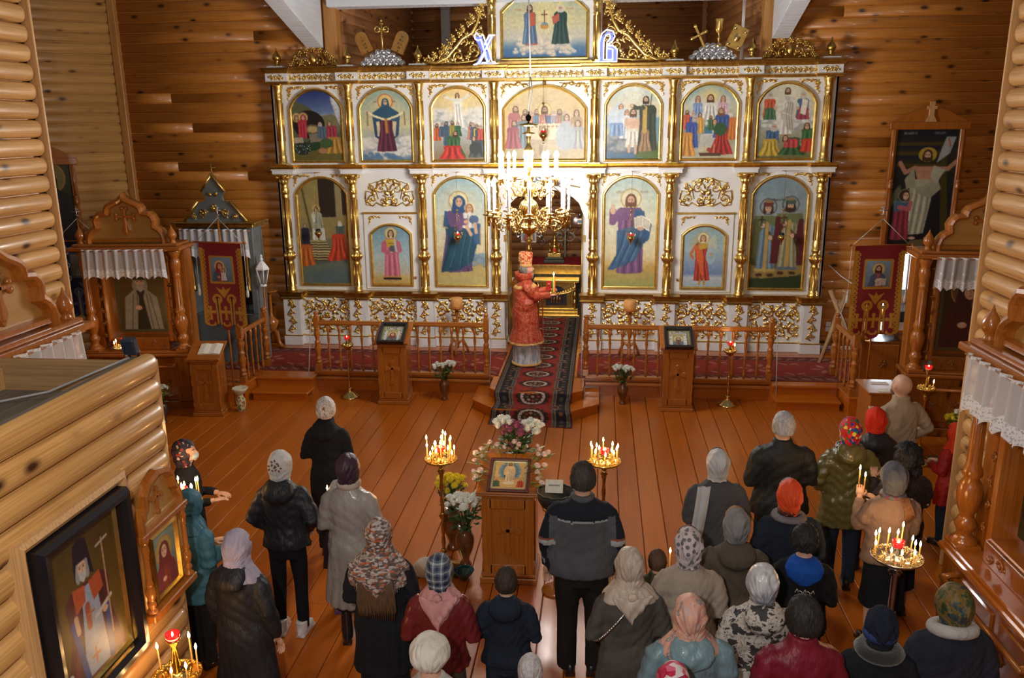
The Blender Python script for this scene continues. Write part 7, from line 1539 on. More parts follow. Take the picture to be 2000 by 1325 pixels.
def person(x, y, h, label, rot=0, pose='front', coat=None, head=None, legs=None, shoe=None, skin=None, face=False, group=None, z=0, bow=0):
    t = thing('person', label, 'person', (x, y, z), rot, group); s = h/1.71; t.scale = (s, s, s)
    inst(body_mesh(pose, face, skin or SKIN), 'body', t)
    c = dict(coat); nm = c.pop('name', 'coat'); inst(coat_mesh(nm, pose=pose, **c), nm, t)
    if legs:
        kind, m = legs[:2]; mb = MB()
        if kind == 'trousers':
            loft(mb, [(.76, .16, .115, 0), (.92, .178, .13, -.01), (1.02, .15, .115, 0)])
            for q in (-1, 1): mb.tube([(q*.075, 0, .98), (q*.09, 0, .8), (q*.098, .015, .5), (q*.1, -.01, .25), (q*.1, -.015, .07)], [k*(legs[2] if len(legs) > 2 else 1) for k in (.09, .098, .078, .066, .062)], 12)
        else: loft(mb, [(legs[2], .19, .16, 0), (.7, .175, .14, 0), (.95, .165, .125, 0)])
        me = evaluated(mb.mesh(kind, m), .016, 2); displace(me, folds(int(x*97+y*31), .005)); smooth_all(me); inst(me, kind, t)
    shoes(t, *(shoe or (mat('black_leather', (.012, .012, .014), .3, coat=.3),)))
    if head: 
        for nm, me in head: inst(me, nm, t)
    return t
def scarf(m, style='tied', seed=0, tail=None, **k): return ('headscarf', cap_shell('headscarf', m, seed=seed, drape=DR[style], tail=tail, **k))
BLK = fabric('black_wool', (.012, .013, .018)); NAV = fabric('navy_cloth', (.014, .02, .035)); BLK2 = fabric('black_nylon', (.013, .014, .02), .55, bmp=.2)
DKT = fabric('dark_trousers', (.016, .014, .013)); JEAN = fabric('dark_jeans', (.018, .028, .045))
V = lambda *c: hx(*c)
# -- people on the left half
person(-3.62, 6.5, 1.55, 'person in dark flowered headscarf and face mask beyond the log partition corner', -1.35, 'front', dict(m=BLK, hem=.5, seed=1), [scarf(printed('dark_floral', [(0, V(22, 20, 40)), (.6, V(40, 30, 60)), (.8, V(120, 40, 50)), (.9, V(160, 150, 150))], 45), 'tied', 1),
    ('face_mask', MB().ell((0, .092, 1.545), (.058, .045, .042), 12, 8).mesh('face_mask', mat('mask_blue', (.42, .55, .62), .8)))], ('skirt', BLK, .25), face=True)
TEAL = fabric('teal_jacket', (.045, .15, .21), .6, bmp=.2)
person(-3.12, 5.58, 1.5, 'person bowed in a hooded teal blue jacket half hidden by the log partition', -.5, 'front', dict(m=TEAL, hem=.7, w=1.2, sleeve=1.2, seed=2, puff=.004, deep=1.25), [('hood', cap_shell('hood', TEAL, .108, .13, .14, seed=3, drape=DR['drape']))], ('trousers', DKT))
person(-2.40, 4.84, 1.58, 'person in pale lilac headscarf and loose black jacket in front of the log partition', -.25, 'down', dict(m=BLK2, hem=.42, w=1.18, flare=1.15, sleeve=1.15, seed=3, hood=True, name='jacket'), [scarf(fabric('lilac_cloth', (.40, .36, .46), .8), 'drape', 4, None, rz=.138)], ('trousers', DKT))
person(-2.56, 6.05, 1.66, 'person in white headscarf with brown leaves, short black jacket, leggings and white trainers', .0, 'pocket', dict(m=BLK2, hem=.86, w=1.06, sleeve=1.15, seed=4, puff=.005, hood=True, name='jacket'), [scarf(fabric('white_scarf', (.55, .56, .58), .8), 'tied', 5), ('leaf_print', (lambda mb: [leaf(mb, .012*math.cos(a)+ox, 1.62+oz+.012*math.sin(a), .03, a, .3, -.118+.01*abs(ox)*6) for ox, oz in ((-.028, -.01), (.028, -.012), (0, .03)) for a in (0, 1.3, 2.5, 3.8, 5)] and mb)(MB()).mesh('leaf_print', mat('brown_print', (.16, .06, .03), .8)))], ('trousers', fabric('leggings', (.010, .010, .014)), .82), (mat('white_shoe', (.62, .62, .64), .5), .1, .1, .14, .02, .13))
person(-2.22, 6.42, 1.25, 'child in purple boots and grey knitted hat hidden behind the person in the leaf headscarf', .1, 'front', dict(m=fabric('plum_coat', (.03, .02, .03)), hem=.6, w=1.1, seed=5), [('knitted_hat', cap_shell('knitted_hat', fabric('grey_knit', (.35, .36, .4)), seed=2, drape=DR['tied']))], ('trousers', JEAN), (mat('purple_boot', (.13, .07, .18), .5), .1, .09, .15, .02, .2))
person(-2.63, 7.42, 1.66, 'person in white lace beret-like hat and long black coat, farthest forward on the left', -.05, 'front', dict(m=BLK, hem=.45, w=1.05, seed=6, hood=True, collar=.05, sleeve=1.12), [('knitted_hat', cap_shell('knitted_hat', printed('white_lace_knit', [(.4, (.32, .30, .33)), (.6, (.62, .6, .62))], 60, 'noise', interp='LINEAR'), .092, .108, .13, seed=7, drape=None, zlow=1.5)), ('hair', hair_short(hairm('hair_auburn', (.2, .08, .04)), 3, .082, .098, .105, 1.47))], ('trousers', DKT))
person(-1.97, 5.98, 1.68, 'person in dark purple headscarf and long silvery grey coat', -.0, 'front', dict(m=fabric('silver_coat', (.30, .28, .27), .42, bmp=.15, coat=.15), hem=.38, w=1.1, flare=1.12, seed=8, sleeve=1.12, collar=.02), [scarf(fabric('purple_satin', (.045, .022, .04), .5), 'tied', 8), ('neck_scarf', MB().lathe([(.085, 1.43), (.1, 1.45), (.1, 1.48), (.082, 1.5)], n=16).mesh('neck_scarf', fabric('beige_fluff', (.48, .40, .34), .95)))], ('skirt', DKT, .36), (mat('black_leather', (.012, .012, .014), .3, coat=.3), .1, .09, .13, .03, .3))
SHAWL = printed('patterned_shawl', [(0, V(96, 78, 74)), (.3, V(150, 136, 132)), (.5, V(176, 168, 166)), (.72, V(170, 92, 56)), (.85, V(84, 70, 74))], 38, 'voronoi', (1, 1, 2.2))
sh_ = MB()
for k in range(26): u = k/25*2-1; sh_.tube([(u*.17, -.15+.03*u*u, 1.33-.17*(1-abs(u))), (u*.175, -.165+.03*u*u, 1.25-.2*(1-abs(u)))], .004, 4)
hl = MB()
for k in range(34): u = k/33*2-1; hl.tube([(u*.09, -.10, 1.42), (u*.12, -.165, 1.3), (u*.135, -.17, 1.12+.04*math.cos(k*2)), (u*.13, -.165, 1.03+.03*math.sin(k*3.1))], [.012, .012, .010, .004], 5)
person(-1.47, 5.02, 1.62, 'person in a brown and grey patterned shawl with long brown hair down a black coat', .05, 'front', dict(m=BLK, hem=.5, w=1.12, seed=9, sleeve=1.12), [scarf(SHAWL, 'cape', 9, (.2, 1.42, 1.16, -.175)), ('fringe', sh_.mesh('fringe', SHAWL)), ('hair', hl.mesh('hair', hairm('hair_brown', (.085, .045, .022))))], ('skirt', BLK, .3))
person(-.99, 4.70, 1.55, 'person in blue-grey plaid and pink headscarf and dark red leather jacket', .05, 'front', dict(m=fabric('oxblood_leather', (.13, .012, .016), .35, bmp=.1, coat=.3), hem=.84, w=1.05, seed=10, sleeve=1.15, name='jacket'), [scarf(printed('plaid_scarf', [(0, V(14, 26, 66)), (.3, V(90, 104, 118)), (.62, V(70, 84, 100)), (.9, V(170, 174, 176))], 5.5, 'plaid'), 'tied', 10), ('scarf_tail', cap_shell('scarf_tail', fabric('pink_cloth', (.52, .26, .26)), .06, .06, .01, seed=1, drape=[(1.46, .085, .085, 0), (1.42, .13, .105, -.01), (1.38, .15, .12, -.02)], tail=(.13, 1.44, 1.2, -.15)))], ('skirt', printed('woven_skirt', [(.4, V(30, 26, 24)), (.6, V(90, 80, 70))], 90, 'noise', interp='LINEAR'), .3))
HB = hairm('hair_black', (.012, .010, .010)); HD = hairm('hair_darkbrown', (.03, .018, .012))
person(-.58, 4.88, 1.38, 'boy with short dark hair and dark navy hooded jacket left of the man in grey', .0, 'front', dict(m=NAV, hem=.85, w=1.1, seed=11, hood=True, sleeve=1.12, name='hoodie'), [('hair', hair_short(HD, 1))], ('trousers', JEAN))
person(-.88, 3.86, 1.55, 'person in cream white beret and pale coat at the bottom edge', .1, 'front', dict(m=fabric('cream_coat', (.45, .42, .38)), hem=.5, seed=12), [('beret', cap_shell('beret', fabric('cream_felt', (.60, .57, .52), .95), .118, .128, .115, seed=5, amp=.002, drape=[(1.52, .085, .1, 0)], zlow=1.53)), ('hair', hair_short(HD, 2, .08, .095, .098, 1.48))], ('trousers', DKT))
person(-.36, 4.14, 1.25, 'child in grey knitted cap with a dark band at the bottom edge', .2, 'front', dict(m=fabric('grey_jacket', (.2, .2, .22)), hem=.7, w=1.1, seed=13), [('knitted_cap', cap_shell('knitted_cap', printed('grey_knit_stripe', [(.4, (.36, .34, .36)), (.6, (.48, .46, .47))], 50, 'noise', interp='LINEAR'), .094, .11, .13, seed=3))], ('trousers', JEAN))
# man in the grey sweater: dark yoke, grey back, striped sleeves
def yoke(m1, m2, m3, m4, m5):
    me = coat_mesh('sweater', m1, .84, 'down', 1.22, 1.02, 1.0, 1.15, 14, amp=.004, mats=[m1, m2, m3, m4, m5])
    for p in me.polygons:
        x, y, z = p.center; ax = abs(x); k = 0
        if z > 1.30: k = 1
        if 1.288 < z < 1.302 and ax < .2: k = 2
        if ax > .185 and z < 1.33: k = 1 if y > -.035 or ax > .235+.06*(1.3-z) else 0
        if ax > .20 and .0 < (z-1.10) < .04: k = 3
        if ax > .20 and .035 < (z-1.10) < .05: k = 4
        if ax > .27 and abs(y+.01) < .008: k = 2
        p.material_index = k
    return me
t = thing('person', 'man with short dark hair in a grey sweater with dark yoke and striped sleeves', 'person', (-.1, 5.75, 0), .05); t.scale = (1.04, 1.04, 1.04)
inst(body_mesh('down', False, SKIN), 'body', t); inst(yoke(fabric('grey_knitwear', (.085, .09, .105)), fabric('dark_knitwear', (.014, .017, .026)), fabric('pale_stripe', (.3, .32, .35)), fabric('light_band', (.38, .39, .4)), fabric('rust_band', (.25, .08, .05))), 'sweater', t)
mb = loft(MB(), [(.76, .16, .12, 0), (.92, .18, .13, -.01), (1.02, .15, .115, 0)]); [mb.tube([(q*.08, 0, .98), (q*.095, 0, .8), (q*.105, .015, .5), (q*.105, -.01, .25), (q*.105, -.015, .05)], [.1, .105, .085, .076, .074], 12) for q in (-1, 1)]; me = evaluated(mb.mesh('trousers', DKT), .016, 2); displace(me, folds(3, .006)); smooth_all(me); inst(me, 'trousers', t); shoes(t, mat('black_leather', (.012,)*3))
inst(hair_short(hairm('hair_cropped', (.035, .028, .025)), 2), 'hair', t); MB().lathe([(.082, 1.425), (.088, 1.46), (.072, 1.475)], (0, -.005, 0), 18).build('collar', fabric('grey_knitwear', (.1,)*3), t)
# -- right half
bg_ = MB(); pts = [(-.02, -.14, 1.36), (-.1, -.165, 1.27), (-.17, -.165, 1.19), (-.215, -.13, 1.12), (-.235, -.03, 1.05)]; bg_.tube(pts, .006, 5)
for k in range(22): u = k/21; i = min(3, int(u*4)); q = Vector(pts[i]).lerp(Vector(pts[i+1]), u*4-i); bg_.ell(tuple(q), .009, 6, 4)
person(.22, 4.76, 1.62, 'person in pale beige headscarf and grey-brown coat with a silver chain strap', .12, 'front', dict(m=fabric('taupe_coat', (.075, .068, .062)), hem=.42, w=1.12, seed=15, sleeve=1.12, flare=1.05), [scarf(fabric('beige_satin', (.42, .35, .30), .5, bmp=.1), 'drape', 12, (.13, 1.42, 1.24, -.15)), ('chain_strap', bg_.mesh('chain_strap', M_silver))], ('skirt', DKT, .3))
person(.45, 5.5, 1.22, 'small child with brown hair between the beige and polka dot headscarves', -.1, 'pray', dict(m=fabric('olive_small', (.06, .06, .035)), hem=.6, w=1.15, seed=16, collar=.03), [('hair', hair_short(hairm('hair_chestnut', (.07, .035, .018)), 5))], ('trousers', JEAN))
person(.61, 5.02, 1.64, 'person in white headscarf with grey polka dots and light beige coat', .05, 'front', dict(m=fabric('light_beige_coat', (.34, .28, .235)), hem=.4, w=1.15, seed=17, sleeve=1.12), [scarf(printed('polka', [(0, V(96, 92, 100)), (1, V(100, 96, 104))], 26, bg=V(182, 170, 174), thr=.36), 'tied', 13, cut=.2), ('hair', hair_short(hairm('hair_chestnut', (.07,)*3), 4, rx=.078, ry=.09, rz=.12, low=1.6, cy=.035))], ('skirt', DKT, .3))
person(.97, 5.38, 1.62, 'person in plain grey headscarf with ginger hair showing and brown hooded coat', .0, 'front', dict(m=fabric('brown_parka', (.085, .07, .055)), hem=.5, w=1.15, seed=18, hood=True, sleeve=1.15), [scarf(fabric('grey_scarf', (.20, .20, .21)), 'tied', 14, cy=-.012), ('hair', hair_short(hairm('hair_ginger', (.3, .13, .05)), 5, rx=.078, ry=.09, rz=.12, low=1.6, cy=.035))], ('trousers', DKT))
st = MB(); g = 14; tv = [( -.075-.055*math.cos(k*.0)+(.11*(k/6-.5))-.05*(i/g), -.145-.02*math.sin(i/g*3)-.012*math.sin(k*1.9), 1.44-.46*i/g) for i in range(g+1) for k in range(7)]; st.add(tv, [(i*7+k, i*7+k+1, (i+1)*7+k+1, (i+1)*7+k) for i in range(g) for k in range(6)], 0, True)
WSH = fabric('sheer_white', (.46, .47, .50), .6, bmp=.1)
person(.98, 6.42, 1.64, 'person in sheer white headscarf whose long end hangs down a grey coat', .05, 'front', dict(m=fabric('grey_wool_coat', (.065, .066, .075)), hem=.42, w=1.14, seed=19, sleeve=1.18), [scarf(WSH, 'tied', 15, cy=-.006), ('hair', hair_short(HD, 6, rx=.078, ry=.09, rz=.12, low=1.6, cy=.035)), ('scarf_end', st.mesh('scarf_end', WSH))], ('skirt', BLK, .3))
person(1.62, 7.05, 1.76, 'man with short silver hair in a black jacket', .05, 'front', dict(m=fabric('black_jacket', (.010, .012, .014), .6, bmp=.2), hem=.8, w=1.3, sleeve=1.2, seed=20, collar=.03, name='jacket'), [('hair', hair_short(hairm('hair_silver', (.42, .42, .43)), 7))], ('trousers', DKT, 1.1))
person(1.44, 5.90, 1.62, 'person in bright orange-red headscarf and navy coat with grey collar', .0, 'front', dict(m=NAV, hem=.45, w=1.2, seed=21, sleeve=1.15), [scarf(printed('orange_scarf', [(.3, (.60, .045, .008)), (.7, (.75, .08, .012))], 6, 'noise', interp='LINEAR'), 'tied', 16), ('hair', hair_short(hairm('hair_grey', (.25, .22, .2)), 8, rx=.078, ry=.09, rz=.12, low=1.6, cy=.035)), ('scarf_border', MB().lathe([(.078, 1.445), (.09, 1.46), (.084, 1.49)], (0, -.006, 0), 18).mesh('scarf_border', printed('border_print', [(0, V(90, 30, 14)), (.5, V(40, 24, 16)), (.8, V(150, 90, 30))], 60))), ('collar', MB().lathe([(.14, 1.41), (.13, 1.432), (.09, 1.44)], (0, -.01, 0), 20).mesh('collar', fabric('grey_collar', (.16, .15, .17))))], ('skirt', BLK, .3))
person(1.45, 5.42, 1.5, 'boy with thick dark hair and black top with bright blue hood', -.15, 'front', dict(m=fabric('black_sweat', (.010, .010, .012)), hem=.8, w=1.1, seed=22, sleeve=1.12, name='top'), [('hair', hair_short(HB, 9, .094, .112, .128, 1.5, .006)), ('hood', evaluated(loft(MB(), [(1.27, .04, .02, -.155), (1.33, .13, .045, -.145), (1.40, .155, .07, -.12), (1.44, .13, .08, -.08), (1.46, .10, .07, -.04)], 16).mesh('hood', fabric('blue_fleece', (.01, .07, .35))), .014, 3)), ('back_print', (lambda m: [m.tube([(-.06+.03*k, -.148, 1.2+.02*(k % 2)), (-.045+.03*k, -.15, 1.235-.02*(k % 2)), (-.035+.03*k, -.15, 1.205)], .003, 4) for k in range(5)] and m)(MB()).mesh('back_print', M_paper))], ('trousers', JEAN))
person(1.02, 4.66, 1.60, 'person in silver satin headscarf and white coat printed with black drawings', .05, 'front', dict(m=printed('scribble_coat', [(0, (.03, .028, .03)), (.445, (.03, .028, .03)), (.46, (.46, .42, .39)), (.54, (.46, .42, .39)), (.555, (.03, .03, .03)), (.575, (.46, .42, .39))], 13, 'noise', (1, 1, 1.1)), hem=.5, w=1.15, seed=23, sleeve=1.15, hood=True), [scarf(printed('silver_satin', [(0, (.12, .12, .15)), (.42, (.40, .41, .46)), (.52, (.52, .53, .57)), (.6, (.16, .16, .2))], 3.2, 'noise', (1, 1, .5), rough=.3, interp='LINEAR'), 'tied', 17, rx=.1, ry=.118)], ('skirt', DKT, .3))
person(.54, 4.25, 1.62, 'person in peach and grey floral headscarf and shiny light blue quilted jacket', .1, 'front', dict(m=fabric('ice_blue', (.15, .24, .29), .45, bmp=.1, coat=.08), hem=.72, w=1.25, seed=24, sleeve=1.3, puff=.007, hood=True, name='jacket'), [scarf(printed('peach_floral', [(.3, (.36, .33, .34)), (.45, (.55, .27, .2)), (.55, (.6, .34, .26)), (.62, (.12, .12, .15)), (.66, (.46, .43, .43))], 17, 'noise', (1, 1, .6), rough=.6, interp='LINEAR'), 'drape', 18, cy=-.005)], ('trousers', DKT))
person(.41, 3.74, 1.53, 'person in white headscarf with crimson flowers at the bottom edge', .1, 'front', dict(m=BLK, hem=.5, seed=25), [scarf(printed('crimson_floral', [(0, V(170, 20, 60)), (.35, V(200, 90, 120)), (.5, V(206, 196, 198)), (.75, V(120, 30, 60)), (.85, V(206, 200, 200))], 26), 'tied', 19)], ('skirt', BLK, .3))
person(1.16, 4.23, 1.65, 'person with dark cropped hair, dark glasses strap and raspberry red jacket', .15, 'front', dict(m=fabric('raspberry', (.17, .006, .022), .5, bmp=.15), hem=.6, w=1.2, seed=26, sleeve=1.2, collar=.04, puff=.004, name='jacket'), [('hair', hair_short(HB, 10, .094, .112, .13, 1.5, .005)), ('face_mask', MB().ell((0, .09, 1.54), (.055, .04, .04), 10, 8).tube([(-.05, .08, 1.56), (-.085, .02, 1.585)], .003, 4).tube([(.05, .08, 1.56), (.085, .02, 1.585)], .003, 4).mesh('face_mask', mat('mask_white', (.6, .63, .66), .8)))], ('trousers', DKT))
person(2.24, 7.22, 1.66, 'person in multicoloured flowered headscarf and olive green quilted coat', .0, 'pocket', dict(m=fabric('olive_nylon', (.115, .10, .032), .35, bmp=.15, coat=.15), hem=.66, w=1.15, seed=27, sleeve=1.2, puff=.010, hood=True), [scarf(printed('bright_floral', [(0, V(190, 20, 26)), (.35, V(30, 60, 150)), (.5, V(200, 40, 40)), (.68, V(40, 120, 60)), (.8, V(220, 200, 60)), (.88, V(200, 130, 150)), (.94, V(220, 220, 220))], 34), 'tied', 20), ('collar_scarf', MB().lathe([(.13, 1.43), (.12, 1.455), (.09, 1.47)], (0, -.01, 0), 20).mesh('collar_scarf', printed('check', [(0, V(180, 180, 186)), (.5, V(40, 40, 50))], 70)))], ('trousers', JEAN))
person(2.58, 7.62, 1.62, 'person in plain vermilion headscarf and black hooded coat', .15, 'front', dict(m=BLK2, hem=.5, w=1.1, seed=28, sleeve=1.1, hood=True), [scarf(fabric('vermilion', (.66, .035, .012), .8), 'tied', 21)], ('trousers', DKT), (mat('black_leather', (.012,)*3), .1, .09, .14, .03, .2), face=True)
person(3.03, 8.30, 1.76, 'bald bearded man in a long beige overcoat at the right', .35, 'hip', dict(m=fabric('camel_coat', (.37, .29, .205)), hem=.45, w=1.22, seed=29, sleeve=1.15, collar=.045), [('beard', MB().ell((0, .07, 1.52), (.06, .055, .055), 12, 8).mesh('beard', hairm('hair_greybrown', (.14, .09, .06))))], ('trousers', DKT), face=True)
person(2.60, 6.82, 1.58, 'person with dark curly gathered hair and black top behind the grey headscarf', .15, 'hold', dict(m=printed('dark_flecked', [(.5, (.010, .009, .010)), (.62, (.05, .02, .02))], 40, 'noise', interp='LINEAR'), hem=.55, w=1.1, seed=30, sleeve=1.1), [('hair', cap_shell('hair', hairm('hair_black', (.01,)*3), .105, .125, .135, seed=4, amp=.012, drape=[(1.5, .1, .11, -.02), (1.46, .09, .1, -.03)]))], ('skirt', BLK, .3), face=True)
t = person(2.32, 6.30, 1.62, 'person in charcoal headscarf, pinkish brown jacket and black skirt holding two lit candles', .08, 'hold', dict(m=fabric('rosy_brown', (.26, .17, .125), .75, bmp=.2), hem=.84, w=1.14, seed=31, sleeve=1.08, waist=.92, name='jacket'), [scarf(fabric('charcoal_scarf', (.10, .105, .125), .75), 'tied', 22, rx=.1, ry=.12, rz=.135), ('collar_scarf', MB().lathe([(.11, 1.43), (.1, 1.455), (.085, 1.46)], (0, -.01, 0), 18).mesh('collar_scarf', printed('red_print', [(0, V(130, 60, 60)), (.5, V(90, 100, 110))], 60)))], ('skirt', BLK, .42))
hb_ = MB()
for k in range(9): hb_.tube([(.02+.008*k, -.10, 1.45), (.05+.008*k, -.15, 1.35), (.055+.01*k, -.15, 1.22+.01*k)], [.008, .009, .003], 5)
inst(hb_.mesh('hair', hairm('hair_auburn2', (.2, .08, .03))), 'hair', t)
def held_candle(p, h, label): 
    t = thing('thin_candle', label, 'candle', p, 0); inst(candle_me(h), 'wax', t); inst(flame_me, 'flame', t, (0, 0, round(h, 2)+.004)); return t
held_candle((2.16, 6.62, 1.30), .12, 'lit thin candle in the left hand of the person in the charcoal headscarf'); held_candle((2.20, 6.60, 1.27), .10, 'shorter lit thin candle held beside the other by the charcoal headscarf'); light('candle_glow', (2.17, 6.6, 1.47), 1.6, (1, .55, .22), .03)
held_candle((-2.31, 6.42, 1.02), .14, 'lit thin candle beside the person in the leaf headscarf'); held_candle((.56, 5.72, .96), .12, 'lit thin candle held by the small child')
person(1.64, 4.40, 1.5, 'person in navy bobble hat with blue rim and black fur-collared coat', .0, 'front', dict(m=BLK, hem=.5, w=1.2, seed=32, sleeve=1.15, collar=.05), [('knitted_hat', cap_shell('knitted_hat', fabric('navy_knit', (.012, .016, .03), .95), .098, .114, .135, seed=3)), ('hat_rim', MB().lathe([(.094, 1.515), (.106, 1.52), (.110, 1.55), (.102, 1.57)], n=20).mesh('hat_rim', fabric('blue_knit', (.03, .05, .16)))), ('fur_collar', MB().lathe([(.15, 1.40), (.16, 1.43), (.12, 1.47), (.09, 1.46)], (0, -.01, 0), 18).mesh('fur_collar', mat('dark_fur', (.02, .018, .018), .95, bmp=1, bs=120, sheen=.4)))], ('trousers', DKT))
person(2.06, 4.48, 1.62, 'person in green and gold paisley headscarf, pale grey neck shawl and dark coat', .1, 'front', dict(m=fabric('ink_coat', (.02, .022, .035)), hem=.5, w=1.3, seed=33, sleeve=1.2), [scarf(printed('paisley', [(0, V(24, 36, 26)), (.4, V(40, 60, 30)), (.5, V(120, 90, 30)), (.58, V(26, 60, 66)), (.7, V(60, 34, 20))], 14, 'noise', rough=.6, interp='LINEAR'), 'tied', 23, rx=.1, ry=.12, rz=.135), ('neck_shawl', evaluated(MB().tube([(.11*math.cos(a), -.01+.105*math.sin(a), 1.44-.03*math.sin(a)) for a in [2*PI*k/16 for k in range(17)]], .042, 10).mesh('neck_shawl', fabric('pale_grey_knit', (.38, .37, .37), .95)), .014, 4))], ('skirt', BLK, .3))
RDJ = fabric('scarlet_jacket', (.36, .012, .010), .6)
person(3.54, 8.14, 1.3, 'child in scarlet hooded jacket partly behind the right shrine', .6, 'front', dict(m=RDJ, hem=.62, w=1.25, seed=34, sleeve=1.25, puff=.005), [('hood', cap_shell('hood', fabric('coral_hood', (.62, .05, .02), .8), .105, .125, .14, seed=5, drape=DR['drape']))], ('trousers', JEAN), face=True)
person(4.80, 13.55, 1.60, 'robed person in pale headcloth by the bright window behind the right banner', PI, 'front', dict(m=fabric('grey_robe', (.04, .045, .05)), hem=.1, w=1.2, seed=35, flare=1.1), [scarf(fabric('pale_grey_cloth', (.4, .42, .45)), 'drape', 2)], ('skirt', BLK, .1))
# ================================================================ priest
BRO = printed('red_brocade', [(0, V(160, 44, 22)), (.44, V(172, 50, 26)), (.47, V(210, 132, 96)), (.505, V(176, 50, 28)), (.54, V(160, 40, 20)), (.565, V(206, 126, 88)), (.59, V(168, 46, 24))], 13, 'noise', (1, 1, .8), rough=.5, interp='LINEAR')
GTR = fabric('gold_trim', (.72, .42, .14), .35, bmp=.2, folds=False); WHR = printed('white_robe', [(.4, V(150, 158, 176)), (.55, V(206, 208, 214))], 16, 'noise', (1, 1, .3), interp='LINEAR')
pr_ = thing('person', 'bearded priest in red and gold vestments and tall hat before the royal doors', 'person', (-1.20, 13.40, .306), -PI/2+.12); pr_.scale = (1.02, 1.02, 1.02)
inst(body_mesh('priest', True, SKINP, .9), 'body', pr_)
me = coat_mesh('vestment', BRO, .38, 'priest', 1.3, 1.25, 1.32, 1.3, 40, mats=[BRO, GTR], deep=1.55, collar=.05, amp=.012)
for p in me.polygons:
    x, y, z = p.center; r_ = math.hypot(x, y)
    if z < .42 or 1.30 < z-.12*y < 1.345 and r_ < .24 or (abs(x) < .02 and y < 0 and False): p.material_index = 1
inst(me, 'vestment', pr_)
mb = MB(); loft(mb, [(.01, .25, .24, 0), (.3, .23, .22, 0), (.6, .2, .18, 0)]); me = evaluated(mb.mesh('robe', WHR), .016, 2); displace(me, folds(4, .012)); smooth_all(me); o = inst(me, 'robe', pr_)
MB().lathe([(.256, .02), (.258, .03), (.256, .05), (.25, .055)], n=30, M=Matrix.Diagonal((1, .97, 1, 1))).build('robe_hem', GTR, pr_)
MB().cbox(-.10, .10, .262, .272, .38, 1.05, .004).cbox(-.1, .1, .266, .276, .42, .46, .002).build('stole', BRO, pr_)
MB().lathe([(.11, 1.40), (.14, 1.46), (.15, 1.53), (.145, 1.535), (.13, 1.47)], (0, -.035, 0), 18, M=Matrix.Translation((0, 0, 0))).build('stiff_collar', BRO, pr_)
ht_ = MB().lathe([(.094, 1.635), (.097, 1.66), (.1, 1.70), (.112, 1.80), (.116, 1.83), (.10, 1.86), (.0, 1.87)], (0, -.005, 0), 20, M=None).build('hat', printed('hat_brocade', [(0, V(190, 60, 30)), (.45, V(206, 90, 50)), (.5, V(230, 190, 130)), (.58, V(196, 70, 40))], 20, 'noise'), pr_)
MB().lathe([(.096, 1.63), (.1, 1.635), (.1, 1.67), (.096, 1.675)], (0, -.005, 0), 20).build('hat_band', GTR, ht_)
cr = MB(); cr.cbox(-.012, .012, -.118, -.10, 1.71, 1.81, .003).cbox(-.04, .04, -.118, -.10, 1.755, 1.78, .003); cr.build('hat_cross', GTR, ht_)
inst(hair_short(hairm('hair_greybeard', (.2, .17, .15)), 3, low=1.5), 'hair', pr_)
MB().ell((0, .075, 1.50), (.055, .05, .06), 12, 8).ell((0, .085, 1.46), (.035, .03, .045), 10, 6).ell((0, .113, 1.552), (.03, .012, .008), 8, 5).build('beard', MATS['hair_greybeard'], pr_)
tc = thing('altar_candlestick', 'gilt hand candlestick with burning red and green candle and small icon held by the priest', 'candlestick', (-.78, 13.44, 1.50))
g = MB(); g.tube([(-.12, 0, -.08), (.0, 0, -.0), (.12, -.02, -.0), (.26, -.04, .03), (.38, -.05, .09)], [.014, .018, .016, .014, .01], 8)
for k in range(9): g.ell((.02+.042*k, -.01-.004*k, .01+.0016*k*k), (.02, .02, .02+.004*math.sin(k*2)), 8, 5)
g.lathe([(.012, -.1), (.03, -.02), (.05, .0), (.045, .015), (.015, .02)], (-.02, 0, .02), 12); g.build('holder', M_gold, tc)
MB().box(-.09, -.01, -.012, 0, .06, .22).build('small_icon', mat('red_enamel', (.5, .02, .02), .3), tc); MB().ell((-.05, -.014, .15), (.018, .004, .03), 8, 6).build('icon_figure', M_goldpale, tc)
for k, (dx, m_, hh) in enumerate(((.015, mat('green_wax', (.05, .3, .05), .5, emit=(.1, .5, .05), estr=.1), .24), (.045, mat('red_wax', (.7, .12, .03), .5, emit=(.8, .2, .05), estr=.4), .26), (.03, mat('yellow_wax', (.8, .5, .08), .5, emit=(.8, .45, .05), estr=.3), .28))):
    o = MB().lathe([(.011, 0), (.009, hh), (0, hh+.003)], n=8).build('candle', m_, tc, (dx, 0, .03))
    if k == 2: inst(flame_me, 'flame', o, (0, 0, hh), scale=(1.4, 1.4, 1.3))
light('candle_glow', (.03, 0, .40), 1.5, (1, .6, .3), .03, parent=tc)

